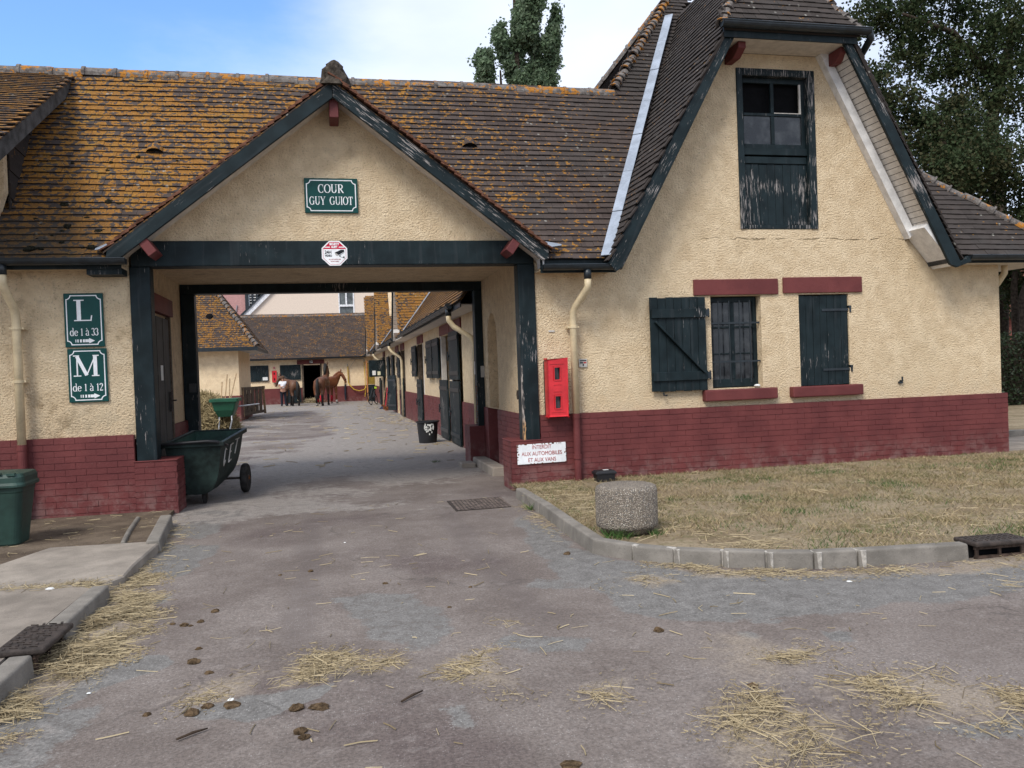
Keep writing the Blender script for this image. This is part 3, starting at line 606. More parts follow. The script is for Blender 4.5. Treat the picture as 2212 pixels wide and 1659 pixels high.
# right: lawn
lawn_poly = [(2.25, 10.49), (2.26, 9.86), (2.255, 8.70), (2.215, 7.57), (2.20, 6.70), (2.39, 6.36), (2.63, 6.12), (2.92, 5.93), (3.19, 5.77), (3.49, 5.65), (3.80, 5.59), (4.64, 5.49), (4.70, 5.60), (5.13, 5.57), (5.17, 5.46), (6.15, 5.40), (7.15, 5.34), (9.15, 5.22), (14, 5.02), (14, 10.49)]
def dense_sheet(name, poly, z, step, mat):
    xs = [p[0] for p in poly]; ys = [p[1] for p in poly]; gx, gy = np.meshgrid(np.arange(min(xs), max(xs)+step, step), np.arange(min(ys), max(ys)+step, step))
    sd = poly_sd(gx, gy, poly); Z = z+(fbm(gx, gy, 1.6, 31)-.5)*.05*np.clip(sd/.3, 0, 1); 
    V = np.stack([gx, gy, Z], -1).reshape(-1, 3); n0, n1 = gx.shape; i = np.arange(n0*n1).reshape(n0, n1)
    F = np.stack([i[:-1, :-1], i[:-1, 1:], i[1:, 1:], i[1:, :-1]], -1).reshape(-1, 4); ok = (sd > -step*.6).ravel(); F = F[ok[F].all(1)]
    return structure(obj(name, V, F, mat, smooth=True))
dense_sheet('lawn', lawn_poly, .085, .05, MT['lawn'])
structure(MB().box(14, 60, 4.9, 60, -.1, .07).build('verge', MT['lawn']))
structure(MB().box(9.86, 14, 10.5, 12.6, -.1, .045).build('path', MT['pave']))
structure(MB().box(9.86, 14, 12.6, 12.75, -.1, .15).build('path_edging', MT['kerb']))
structure(MB().box(9.86, 14, 12.75, 60, -.1, .10).build('verge', MT['lawn']))

# ------------------------------------------------------------------ the gatehouse: lichened roof, passage with its own gable
FY = 10.5                                    # front wall plane
SL = 1.38                                    # main roof slope
def zmain(y): return 3.0+SL*(y-10.2)
def zgab(x): return 5.05-.779*abs(x-.18)     # passage gable roof
def zhl(x): return 2.88+1.75*(x-3.5)         # tall gable, left and right slopes
def zhr(x): return 2.86+1.86*(8.66-x)
gh = thing('gatehouse', 'long low stable range with orange lichened tile roof and gabled drive-through passage', 'stable building', (0, 10.5, 0))
MB().holes([(-9, .9), (-2.23, .9), (-2.23, 3.3), (-9, 3.3)], [], 'Y', FY, .3).build('wall', MT['stucco_dirty'], gh)
MB().holes([(-2.2, 3.215), (2.66, 3.215), (.18, 5.0)], [], 'Y', FY, .25).build('gable_wall', MT['stucco'], gh)
# passage walls
mb = MB().holes([(10.72, .95), (13.78, .95), (13.78, 3.1), (10.72, 3.1)], [], 'X', -2.2, -.3)
mb.build('passage_wall', MT['stucco_in'], gh)
arch = [(12.62, .96)]+[(13.0+.38*math.cos(R(a)), 2.05+.42*math.sin(R(a))) for a in range(180, -1, -20)]+[(13.38, .96)]
mb = MB().holes([(10.72, .95), (13.78, .95), (13.78, 3.1), (10.72, 3.1)], [arch[:]], 'X', 2.56, .3); mb.box(2.86, 3.0, 10.72, 13.8, 0, 3.1)
mb.build('passage_wall', MT['stucco_in'], gh)
MB().box(-2.5, 2.9, 10.7, 13.78, 3.06, 3.12).build('ceiling', MT['stucco_in'], gh)
MB().box(-9, -2.2, 13.7, 13.9, 0, 3.1).build('back_wall', MT['stucco'], gh)
# posts and beams
for x0 in (-2.225, 2.43):
    MB().box(x0, x0+.225, 10.47, 10.70, .632, 2.915).build('post', MT['dark_v'] if x0 > 0 else MT['dark'], gh, bevel=.012, seg=2)
    MB().box(x0, x0+.225, 13.78, 14.0, .63, 2.915).build('post', MT['dark'], gh, bevel=.012, seg=2)
MB().box(-2.2, 2.645, 10.455, 10.72, 2.915, 3.215).build('beam', MT['dark'], gh, bevel=.012, seg=2)
MB().box(-2.225, 2.66, 13.775, 14.0, 2.915, 3.215).build('beam', MT['dark'], gh, bevel=.012, seg=2)
m_ = M('splintered'); n_ = m_.noise(30, 4, m_.map((1, 1, .25))); z_ = m_.sep(2)
splint = m_.out(m_.mix(m_.step(n_, .42, .56), m_.mix(m_.step(z_, .95, .8), (.34, .30, .27), (.50, .29, .13)), (.05, .05, .05)), .9)
# splintered corner of the right post
mb = MB(); zs = np.arange(.64, 1.62, .03); top = []
for z in zs: top.append((2.433+ (.045 if z < .86 else .030 if z < 1.25 else .016)*random.uniform(.45, 1.1)))
rings = [[(2.4275, 10.466, z), (t, 10.466, z+random.uniform(-.012, .012)), (t-.004, 10.472, z), (2.4275, 10.50, z)] for z, t in zip(zs, top)]
mb.loft(rings)
mb.build('splintered_wood', splint, gh)
# plinths, pillar bases and their painted bricks
PH = .955; PY = 10.455
pl = MB().box(-9, -2.245, PY, FY+.28, -.15, PH).box(-2.25, -1.79, PY, 10.97, -.15, .632).box(2.26, 2.66, PY, 10.97, -.15, .632)
pl.box(-2.3, -2.17, 10.99, 13.9, -.15, .95).box(2.53, 2.86, 10.99, 12.6, -.15, .95).box(2.80, 2.86, 12.62, 13.4, -.15, .95).box(2.53, 2.86, 13.4, 13.8, -.15, .95)
pl.box(-2.5, -2.02, 13.76, 14.3, -.15, .62).box(2.28, 2.9, 13.76, 14.3, -.15, .635)
for q in range(0, len(pl.v), 8): obj('plinth', pl.v[q:q+8], BOXF, MT['mortar'], gh)
ub = unit_mesh('brick', MT['red'])
fr = lambda u, z, o: (u, PY-o, z)
B = bricks(-6.0, -2.25, 0, PH, fr)+bricks(-2.25, -1.79, 0, .632, fr)+bricks(2.26, 2.66, 0, .632, fr)
B += bricks(10.46, 10.97, 0, .632, lambda u, z, o: (-1.79+o, u, z))+bricks(10.46, 10.97, 0, .632, lambda u, z, o: (2.26-o, u, z))
B += bricks(10.99, 12.6, 0, .95, lambda u, z, o: (2.53-o, u, z))+bricks(10.99, 13.9, 0, .95, lambda u, z, o: (-2.17+o, u, z))
B += bricks(2.28, 2.9, 0, .635, lambda u, z, o: (u, 13.76-o, z))+bricks(13.76, 14.3, 0, .635, lambda u, z, o: (2.28-o, u, z))
pieces('brick', B, ub, MT['red'], gh)
MB().box(-2.262, -1.778, 10.44, 10.98, .628, .642).build('coping', MT['redwood'], gh, bevel=.004)
MB().box(2.248, 2.672, 10.44, 10.98, .628, .642).build('coping', MT['redwood'], gh, bevel=.004)
MB().box(2.3, 2.52, 12.0, 13.72, -.05, .13).build('door_step', MT['slab'], gh, bevel=.015)
MB().box(2.05, 2.28, 13.3, 13.7, -.05, .07).build('door_step', MT['slab'], gh, bevel=.015)
# roof decks under the tiles
deck = MB()
deck.prism([(-9, 10.2, 3), (-2.24, 10.2, 3), (-2.24, 10.52, zmain(10.52)), (2.68, 10.52, zmain(10.52)), (2.68, 10.2, 3), (3.56, 10.2, 3), (5.14, 12.2, 5.76), (-9, 12.2, 5.76)], (0, .02, -.02))
deck.prism([(-9, 12.22, 5.74), (4.6, 12.22, 5.74), (4.6, 14.12, 3.12), (-9, 14.12, 3.12)], (0, .02, -.04))
deck.prism([(.18, 10.06, 5.04), (-2.40, 10.06, zgab(-2.40)-.01), (-2.40, 10.26, zgab(-2.40)-.01), (.18, 11.69, 5.04)], (0, 0, -.02))
deck.prism([(.18, 10.06, 5.04), (2.76, 10.06, zgab(2.76)-.01), (2.76, 10.26, zgab(2.76)-.01), (.18, 11.69, 5.04)], (0, 0, -.02))
deck.build('roof', MT['tile'], gh)
ut = unit_mesh('roof_tile', MT['tile'])
def keep_main(p):
    x, y, z = p
    if -2.3 < x < 2.74 and (z < zgab(x)-.02 or y < 10.4) : return False
    return z > zhl(x)-.05 if x > 3.4 else True
cs = 1/math.hypot(1, SL)
T = tiles((-6.5, 10.14, 2.92), (1, 0, 0), (0, 1, SL), 11.7, 3.42, keep_main)
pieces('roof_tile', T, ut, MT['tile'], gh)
uv = unit_mesh('verge_tile', MT['tile_verge'])
T = tiles((2.78, 10.0, zgab(2.78)), (0, 1, 0), (-1, 0, .779), .40, 3.27, lambda p: True, stag=False)
T += tiles((-2.42, 10.40, zgab(-2.42)), (0, -1, 0), (1, 0, .779), .40, 3.27, lambda p: True, stag=False)
pieces('verge_tile', T, uv, MT['tile_verge'], gh)
ridge_tiles('ridge_tile', (-6.6, 12.2, 5.70), (4.42, 12.2, 5.70), 28, .115, MT['ridge'], gh)
ridge_tiles('ridge_tile', (.18, 10.35, 5.02), (.18, 11.6, 5.02), 3, .12, MT['ridge_plain'], gh)
# knob of mortar at the apex of the passage gable
mb = MB().lathe((.20, 10.16, 4.98), [(.19, 0), (.165, .10), (.125, .19), (.095, .25), (.075, .29), (.02, .315)], 12)
for v in mb.v: v.x += .022*math.sin(v.z*23+v.y*31)+.015*math.sin(v.z*51); v.y += .02*math.sin(v.z*19); v.z += .012*math.sin(v.x*37)
mb.build('finial', plain('old_mortar', (.062, .052, .042), .95, .05, .3, 16, .9), gh)
# rake boards, soffits, purlin ends
def rake(a, b, depth, y0, y1):
    (x0, z0), (x1, z1) = a, b
    return [(x0, y0, z0), (x1, y0, z1), (x1, y0, z1-depth), (x0, y0, z0-depth)], (0, y1-y0, 0)
MB().prism([(.18, 10.06, 5.03), (2.74, 10.06, zgab(2.74)-.02), (2.74, 10.06, zgab(2.74)-.13), (2.66, 10.06, zgab(2.66)-.215), (.18, 10.06, 4.835)], (0, .045, 0)).build('rake_board', MT['dark_raker'], gh, bevel=.006)
MB().prism([(.177, 10.062, 5.03), (-2.36, 10.062, zgab(-2.36)-.02), (-2.38, 10.062, zgab(-2.36)-.13), (-2.28, 10.062, zgab(-2.28)-.215), (.177, 10.062, 4.835)], (0, .045, 0)).build('rake_board', MT['dark_rakel'], gh, bevel=.006)
for sx_, x1 in ((1, 2.7), (-1, -2.34)):
    MB().prism([(.18, 10.108, 4.90), (x1, 10.108, zgab(x1)-.15), (x1, FY, zgab(x1)-.15), (.18, FY, 4.90)], (0, 0, .02)).build('soffit', MT['soffit'], gh)
MB().box(.13, .24, 10.13, FY, 4.62, 4.84).build('purlin_end', MT['redwood'], gh, bevel=.008)
for x, s_ in ((2.30, 1), (-1.94, -1)):
    MB().obox((x, 10.28, zgab(x)-.31), (.042, 0, -.033*s_), (0, .2, 0), (.056*s_, 0, .078)).build('purlin_end', MT['redwood'], gh, bevel=.006)
MB().prism([(-2.50, 10.12, 3.06), (-2.30, 10.12, 3.10), (-2.30, 10.2, 3.17)], (0, .05, .03)).build('flashing', MT['zinc'], gh)
MB().prism([(2.72, 10.04, 3.06), (2.93, 10.12, 3.10), (2.72, 10.2, 3.15)], (0, .03, .02)).build('flashing', MT['zinc'], gh)
MB().prism([(2.655, 10.14, 3.10), (2.69, 10.14, 2.84), (2.70, 10.14, 2.84), (2.70, 10.14, 2.98)], (0, .30, 0)).build('flashing', MT['soffit_w'], gh)
def gutter(name, x0, x1, y, z, mat, parent, r=.065):
    mb = MB(); rings = []
    for x in (x0, x1):
        o = [(x, y+r*math.cos(R(a)), z+r*math.sin(R(a))) for a in range(180, 361, 20)]
        i = [(x, y+(r-.006)*math.cos(R(a)), z+(r-.006)*math.sin(R(a))) for a in range(360, 179, -20)]
        rings.append(o+i)
    mb.loft(rings); mb.tube([(x0, y-r, z), (x1, y-r, z)], .009, 6)
    for x in (x0, x1): mb.prism([(x, y+r*math.cos(R(a)), z+r*math.sin(R(a))) for a in range(180, 361, 20)], (.004 if x == x0 else -.004, 0, 0))
    n = int((x1-x0)/.75)
    for k in range(n): mb.box(x0+.3+k*.75, x0+.325+k*.75, y-r-.008, y+r, z-.004, z+.006)
    return mb.build(name, mat, parent)
gutter('gutter', -9, -2.17, 10.09, 2.955, MT['gutter'], gh); gutter('gutter', 2.66, 3.70, 10.09, 2.845, MT['gutter'], gh)
MB().box(-9, -2.25, 10.2, 10.23, 2.86, 3.02).box(-2.62, -2.25, 10.23, 10.5, 2.80, 2.87).build('eaves_board', MT['dark'], gh)
MB().box(2.66, 3.66, 10.17, 10.2, 2.76, 2.94).build('eaves_board', MT['dark'], gh)
MB().box(-9, -2.25, 10.23, 10.5, 2.875, 2.895).box(2.66, 3.66, 10.2, 10.5, 2.79, 2.81).build('eaves_soffit', MT['stucco_dirty'], gh)
def downpipe(parent, x, y, ztop, zred, zbot, dx, r=.045):
    p = thing_part('downpipe', parent)
    mb = MB().tube([(x, y-.28, ztop), (x, y-.28, ztop-.13)], r+.004, 14); mb.build('outlet', MT['gutter'], p, smooth=True)
    pts = [(x, y-.28, ztop-.12), (x, y-.28, ztop-.22), (x+dx*.15, y-.24, ztop-.28), (x+dx*.85, y-.06, ztop-.46), (x+dx, y-.015, ztop-.54), (x+dx, y, ztop-.66), (x+dx, y, zred)]
    MB().tube(pts, r, 16).build('pipe', MT['pvc'], p, smooth=True)
    mb = MB().tube([(x+dx, y, zred+.004), (x+dx, y, zbot)], r+.002, 16); mb.tube([(x+dx, y, .37), (x+dx, y, .43)], r+.012, 16); mb.tube([(x+dx, y, zred-.06), (x+dx, y, zred-.01)], r+.008, 16)
    mb.build('pipe_foot', MT['redwood'], p, smooth=False)
    mb = MB()
    for z in ((ztop-.72,) if dx < 0 else (1.62, 2.22)):
        mb = MB(); mb.tube([(x+dx, y, z-.016), (x+dx, y, z+.016)], r+.009, 16); mb.box(x+dx-.075, x+dx+.075, y-.01, y+.10, z-.012, z+.012)
        mb.build('pipe_clip', MT['pvc'], p)
def thing_part(name, parent):
    o = bpy.data.objects.new(name, None); COL.objects.link(o); o.parent = parent; o.matrix_parent_inverse = parent.matrix_basis.inverted(); o.empty_display_size = .05
    return o
downpipe(gh, -3.44, 10.38, 2.92, .90, .0, .03, .046)
# catslide dormer at the far left
ds = .585
dz = lambda y: 5.72-ds*(12.2-y)
dm = MB().prism([(-9, 9.05, dz(9.05)), (-3.17, 9.05, dz(9.05)), (-3.17, 12.2, dz(12.2)), (-9, 12.2, dz(12.2))], (0, 0, -.02)); dm.build('dormer_roof', MT['tile'], gh)
T = tiles((-5.2, 9.02, dz(9.02)), (1, 0, 0), (0, 1, ds), 2.05, 3.66, lambda p: True)
V0 = unit_mesh('dormer_tile', MT['tile']); pieces('dormer_tile', T, V0, MT['tile'], gh, limit=0)
MB().prism([(-3.16, 9.1, dz(9.1)-.01), (-3.16, 12.1, dz(12.1)-.01), (-3.16, 11.75, dz(11.75)-.20), (-3.16, 9.1, dz(9.1)-.215)], (-.04, 0, 0)).build('rake_board', MT['fascia_grey'], gh)
MB().prism([(-3.2, 9.1, dz(9.1)-.15), (-3.2, 12, dz(12)-.15), (-3.7, 12, dz(12)-.15), (-3.7, 9.1, dz(9.1)-.15)], (0, 0, .02)).build('soffit', MT['soffit'], gh)
MB().prism([(-9, 10.44, 3.38), (-3.62, 10.44, 3.38), (-3.49, 10.44, 3.78), (-3.49, 10.44, dz(10.44)-.15), (-9, 10.44, dz(10.44)-.15)], (0, .12, 0)).build('dormer_wall', MT['stucco'], gh)
ck = MB(); 
for k in range(9):
    z = 3.55+k*.16; y1 = min(10.2+(z+.05-3)/SL, 12.2); y0 = max(10.57, 12.2-(5.50-(z+.2))/ds)
    if y1 > y0+.05: ck.obox((-3.485+.01*(k % 2), (y0+y1)/2, z+.08), (.010, 0, .003), (0, (y1-y0)/2, -.02), (0, 0, .085))
ck.build('dormer_cheek', MT['tile_house'], gh)
MB().box(-3.36, -3.28, 10.32, 10.42, dz(10.4)-.26, dz(10.4)-.17).build('purlin_end', MT['timber'], gh)
# roof vents
for x, z in ((-2.02, 4.42), (2.02, 4.62)):
    y = 10.2+(z-3)/SL; v = thing_part('roof_vent', gh); N = Vector((0, -SL, 1)).normalized(); Vd = Vector((0, 1, SL)).normalized(); c = Vector((x, y, z))+N*.02
    rings = []
    for t, s_ in ((0, 1.0), (.5, .9), (1.0, .25)):
        rings.append([c+Vd*(t*.20)+Vector((1, 0, 0))*(.105*s_*math.cos(R(a)))+N*(.085*s_*math.sin(R(a))) for a in range(0, 181, 20)])
    MB().loft(rings, False, False).build('vent_hood', MT['tile'], v, smooth=True)
    MB().add([p+Vd*.012 for p in rings[0]], [tuple(range(len(rings[0])))]).build('vent_opening', MT['black'], v)
# moss cushions on the lower left of the roof
mb = MB()
for k in range(60):
    x = -3.2+1.6*random.random()**1.6; z = 3.05+1.3*random.random()**1.7; y = 10.2+(z-3)/SL
    if x > -2.5 and z < zgab(x)+.12: continue
    r = random.choice((.012, .015, .02, .025, .04))*(1.1 if z < 3.7 else .6)
    c = Vector((x, y, z))+Vector((0, -.8, .6))*.035
    rr = [[c+Vector((r*1.25*q*math.cos(t), h*r*-.55+r*q*.25*math.sin(t), r*q*math.sin(t)*.8+h*r*.3)) for t in [2*math.pi*i/8 for i in range(8)]] for q, h in ((1, 0), (.85, .6), (.45, 1.0))]
    for ring in rr:
        for p in ring: p += Vector((random.gauss(0, r*.1), 0, random.gauss(0, r*.1)))
    mb.loft(rr)
stuff(mb.build('moss', MT['moss'], gh, smooth=True))
# door in the left passage wall
dr = thing_part('door', gh)
mb = MB()
for k in range(5): mb.box(-2.215, -2.155+.004*(k % 2), 11.32+k*.218, 11.53+k*.218, .08, 2.42)
mb.build('door_leaf', plain('grey_door_paint', (.030, .034, .036), .6, .3, .2, 6), dr)
MB().box(-2.2, -2.14, 11.22, 11.31, .0, 2.46).box(-2.2, -2.14, 12.42, 12.5, .0, 2.46).build('door_frame', MT['timber_d'], dr)
MB().box(-2.2, -2.12, 11.16, 12.6, 2.47, 2.70).build('lintel', MT['redwood'], dr)
MB().box(-2.152, -2.12, 12.24, 12.32, 1.15, 1.42).tube([(-2.12, 12.28, 1.3), (-2.07, 12.28, 1.3), (-2.07, 12.18, 1.3)], .01, 8).build('handle', MT['iron'], dr)
MB().box(-2.153, -2.148, 11.72, 11.87, 1.58, 1.78).build('notice', MT['paper'], dr)
MB().box(2.425, 2.432, 13.90, 13.99, 1.5, 1.72).box(2.50, 2.60, 13.745, 13.775, 1.45, 1.64).build('switch_box', MT['beige'], gh)
MB().box(-2.12, -2.02, 13.74, 13.776, 1.38, 1.52).build('switch_box', MT['gutter'], gh)
mb = MB()
for k in range(22): mb.lathe((2.40+.01*math.sin(k*.9), 13.70, 1.30-k*.03), [(.011, -.004), (.011, .004)], 8, (1, 0, 0) if k % 2 else (0, 1, 0))
mb.build('chain', MT['rust'], gh)
mb = MB(); c = Vector((2.535, 11.2, 1.20))
mb.tube([c+Vector((0, .035*math.cos(t), .05*math.sin(t))) for t in [2*math.pi*i/14 for i in range(15)]], .009, 6); mb.box(2.53, 2.56, 11.17, 11.23, 1.24, 1.27)
mb.build('tether_ring', MT['iron'], gh)

# ------------------------------------------------------------------ the tall gabled house
hs = thing('gabled_house', 'tall stable house with steep half-hipped gable, loft door and red brick base', 'house', (6.2, 10.5, 0))
win = rect(5.11, 5.86, 1.20, 2.46); win2 = rect(6.44, 7.22, 1.18, 2.46); loft = rect(5.63, 6.74, 3.40, 5.54)
out = [(2.645, .9), (9.73, .9), (9.73, 3.35), (8.75, 3.35), (8.66, zhr(8.66)+.2), (7.08, 5.77), (5.22, 5.77), (3.66, zhl(3.66)-.2), (3.45, 3.3), (2.645, 3.3)]
MB().holes(out, [win, win2, loft], 'Y', FY, .32).build('wall', MT['stucco'], hs)
MB().box(9.43, 9.73, FY+.32, 16.5, .9, 3.4).box(2.9, 9.4, 16.2, 16.5, 0, 3.4).build('side_wall', MT['stucco'], hs)
MB().box(2.66, 9.79, PY, FY+.30, -.15, PH).build('plinth', MT['mortar'], hs)
B = bricks(2.66, 9.79, 0, PH, fr)+bricks(10.46, 16, 0, PH, lambda u, z, o: (9.79+o, u, z))[:200]
pieces('brick', B, ub, MT['red'], hs)
MB().box(9.43, 9.79, FY+.3, 16.5, -.1, PH).build('plinth', MT['mortar'], hs)
# roof decks
deck = MB()
yv = lambda z: 10.2+(z-3)/SL
deck.prism([(3.5, 10.08, 2.88), (3.52, yv(2.95), 2.92), (6.12, yv(7.46), 7.46), (6.12, 10.86, 7.46), (5.19, 9.97, 5.86)], (.03, 0, -.02))
deck.prism([(8.66, 10.08, 2.86), (7.07, 9.97, 5.82), (6.12, 10.86, 7.46), (6.12, yv(7.46), 7.46), (8.62, yv(2.95), 2.95)], (-.03, 0, -.02))
deck.prism([(5.15, 9.93, 5.86), (7.12, 9.93, 5.86), (6.13, 10.86, 7.45)], (0, .02, -.02))
deck.prism([(4.45, 12.2, 5.75), (5.14, 12.2, 5.75), (6.12, yv(7.46), 7.45), (6.10, 13.81, 7.96)], (0, .02, -.02))
deck.prism([(4.45, 12.2, 5.75), (6.10, 13.81, 7.96), (4.45, 16.0, 5.75)], (.02, 0, -.02))
deck.prism([(8.60, 10.2, 2.97), (10.65, 10.2, 2.97), (7.25, yv(5.6), 5.6)], (0, .02, -.02))
deck.prism([(10.65, 10.2, 2.97), (10.65, 16.6, 2.97), (7.25, 15, 5.6), (7.25, yv(5.6), 5.6)], (0, 0, -.02))
deck.prism([(6.10, 13.81, 7.96), (9, 13.81, 7.96), (9, 17, 3.2), (3.6, 17, 3.2)], (0, 0, -.02))
deck.build('roof', MT['tile_house'], hs)
uh = unit_mesh('roof_tile', MT['tile_house'])
yhip = lambda z: 9.95+(z-5.88)/1.76
T = tiles((3.5, 13.6, 2.88), (0, -1, 0), (1, 0, 1.75), 3.62, 5.32, lambda p: p[2] > zmain(p[1])-.06 and (p[2] < 5.9 or p[1] > yhip(p[2])-.03) and p[1] > 10.0)
T += tiles((8.67, 10.0, 2.86), (0, 1, 0), (-1, 0, 1.86), .36, 3.45, lambda p: True, stag=False)
T += tiles((5.02, 9.90, 5.88), (1, 0, 0), (0, 1, 1.76), 2.2, 1.85, lambda p: abs(p[0]-6.12) < 1.0*(7.5-p[2])/1.62+.03)
hipx = lambda y: 4.45+(y-12.2)*1.025
T += tiles((4.2, 12.2, 5.76), (1, 0, 0), (0, 1, SL), 2.4, 2.75, lambda p: p[0] > hipx(p[1])-.03 and p[2] > zhl(p[0])-.08)
T += tiles((4.45, 16.0, 5.76), (0, -1, 0), (1, 0, 1.333), 3.9, 2.76, lambda p: p[1] > 12.2+(p[2]-5.76)*.732 and p[1] < 16-(p[2]-5.76)*.995)
T += tiles((8.2, 10.14, 2.92), (1, 0, 0), (0, 1, SL), 2.6, 2.4, lambda p: p[0] < 10.68-(p[1]-10.17)*1.73 and p[2] > zhr(p[0])-.05)
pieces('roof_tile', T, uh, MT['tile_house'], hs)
ridge_tiles('hip_tile', (4.45, 12.2, 5.80), (6.10, 13.81, 8.0), 22, .085, MT['ridge'], hs, up=(-.6, -.6, 1), taper=.12)
ridge_tiles('hip_tile', (4.45, 16.0, 5.78), (6.10, 13.81, 8.0), 10, .11, MT['ridge_plain'], hs, up=(-.6, .6, 1))
ridge_tiles('hip_tile', (5.12, 9.93, 5.90), (6.12, 10.86, 7.5), 14, .085, MT['ridge_plain'], hs, up=(-.6, -.6, 1), taper=.1)
ridge_tiles('hip_tile', (7.13, 9.93, 5.90), (6.12, 10.86, 7.5), 14, .085, MT['ridge_plain'], hs, up=(.6, -.6, 1), taper=.1)
ridge_tiles('hip_tile', (10.66, 10.17, 2.98), (7.6, 11.94, 5.36), 18, .085, MT['ridge_plain'], hs, up=(.5, -.5, 1), taper=.1)
# zinc valley
va, vb = Vector((3.56, 10.12, 2.90)), Vector((5.98, 13.42, 7.46)); n1 = Vector((0, -SL, 1)).normalized(); n2 = Vector((-1.75, 0, 1)).normalized(); vd = (vb-va).normalized()
s1 = vd.cross(n1).normalized(); s1 = s1 if s1.x < 0 else -s1; s2 = vd.cross(n2).normalized(); s2 = s2 if s2.y < 0 else -s2
for k in range(7):
    a = va+(vb-va)*(k/7); b = va+(vb-va)*((k+1)/7-.002); up_ = (n1+n2).normalized()*(.055+.004*(k % 2))
    MB().prism([a+up_+s1*.10, a+up_+s2*.07, b+up_+s2*.07, b+up_+s1*.10], -up_.normalized()*.012).build('valley_sheet', MT['zinc'], hs)
# rake boards, soffit
o_ = .0
MB().prism([(5.20, 10.0, zhl(5.20)-.02), (3.50, 10.0, 2.86), (3.60, 10.0, 2.75), (3.69, 10.0, 2.80), (5.36, 10.0, zhl(5.20)-.02)], (0, .05, 0)).build('rake_board', MT['dark_big_l'], hs, bevel=.006)
MB().prism([(7.06, 10.0, zhr(7.06)-.02), (8.66, 10.0, 2.84), (8.78, 10.0, 2.92), (8.84, 10.0, 2.84), (8.60, 10.0, 2.76), (8.49, 10.0, 2.80), (6.90, 10.0, zhr(7.06)-.02)], (0, .05, 0)).build('rake_board', MT['dark_big_r'], hs, bevel=.006)
dr_ = Vector((8.49-6.90, 0, 2.80-(zhr(7.06)-.02))); L_ = dr_.length; dr_ = dr_/L_; n_ = Vector((-dr_.z, 0, dr_.x)); n_ = n_ if n_.x > 0 else -n_
me = None
p0 = Vector((6.90, 10.28, zhr(7.06)-.02)); nb = 40
bm_ = MB().obox((0, 0, 0), (.5, 0, 0), (0, .235, 0), (0, 0, .008)); bme = bpy.data.meshes.new('soffit_board'); bme.from_pydata(bm_.v, [], bm_.f); bme.materials.append(MT['soffit'])
for k in range(nb):
    Lb = L_/nb
    if k > nb-7: break
    o = bpy.data.objects.new('soffit_board', bme); COL.objects.link(o); o.parent = hs; o.matrix_parent_inverse = hs.matrix_basis.inverted()
    c = p0+dr_*(Lb*(k+.5))+n_*(.05+.0025*(k % 2)); X_ = dr_*(Lb*.90)
    o.matrix_basis = Matrix(((X_.x, 0, n_.x, c.x), (X_.y, 1, n_.y, c.y), (X_.z, 0, n_.z, c.z), (0, 0, 0, 1)))
MB().prism([p0+n_*.062+Vector((0, -.24, 0)), p0+dr_*L_+n_*.062+Vector((0, -.24, 0)), p0+dr_*L_+n_*.062+Vector((0, .22, 0)), p0+n_*.062+Vector((0, .22, 0))], n_*.01).build('soffit', MT['fascia_grey'], hs)
a_ = p0+Vector((0, .10, 0)); b_ = p0+dr_*(L_*.83)+Vector((0, .10, 0))
MB().prism([a_+n_*.02, b_+n_*.02, b_-n_*.10+dr_*.05, a_-n_*.10], (0, .118, 0)).build('soffit_trim', MT['soffit_w'], hs)
e0 = p0+dr_*(L_*.82)
MB().prism([(e0.x-.07, 10.06, e0.z-.02), (e0.x+.06, 10.06, e0.z+.09), (8.70, 10.06, 2.86), (8.60, 10.06, 2.79)], (0, .43, 0)).build('soffit_trim', MT['soffit_w'], hs)
MB().box(5.2, 7.08, 9.99, FY, 5.775, 5.79).build('hip_soffit', MT['soffit'], hs)
MB().box(5.16, 7.1, 9.965, 9.99, 5.76, 5.90).build('eaves_board', MT['dark'], hs)
gutter('gutter', 5.10, 7.24, 9.90, 5.93, MT['gutter'], hs, .075)
mb = MB().tube([(7.24, 9.90, 5.90), (7.30, 9.95, 5.84), (7.33, 10.2, 5.72), (7.33, 10.6, 5.6)], .05, 10); mb.build('gutter_outlet', MT['gutter'], hs, smooth=True)
for x in (5.43, 6.94):
    MB().prism([(x, 10.10, 5.77), (x, FY, 5.77), (x, FY, 5.60), (x, 10.26, 5.60), (x, 10.10, 5.69)], (.11, 0, 0)).build('purlin_end', MT['redwood'], hs, bevel=.006)
gutter('gutter', 8.86, 10.72, 10.08, 2.93, MT['gutter'], hs); MB().box(8.84, 10.6, 10.16, 10.19, 2.84, 3.0).build('eaves_board', MT['dark'], hs)
MB().box(8.9, 10.6, 10.19, FY, 2.85, 2.87).box(9.73, 10.6, FY, 16.4, 2.85, 2.87).build('eaves_soffit', MT['soffit'], hs)
mb = MB().tube([(9.93, 10.6, 2.86), (9.93, 10.6, 2.74), (9.90, 10.7, 2.60), (9.84, 10.8, 2.45), (9.84, 10.85, .1)], .045, 12); mb.build('downpipe', MT['pvc'], hs, smooth=True)
downpipe(hs, 3.25, 10.38, 2.80, .955, .03, -.13)

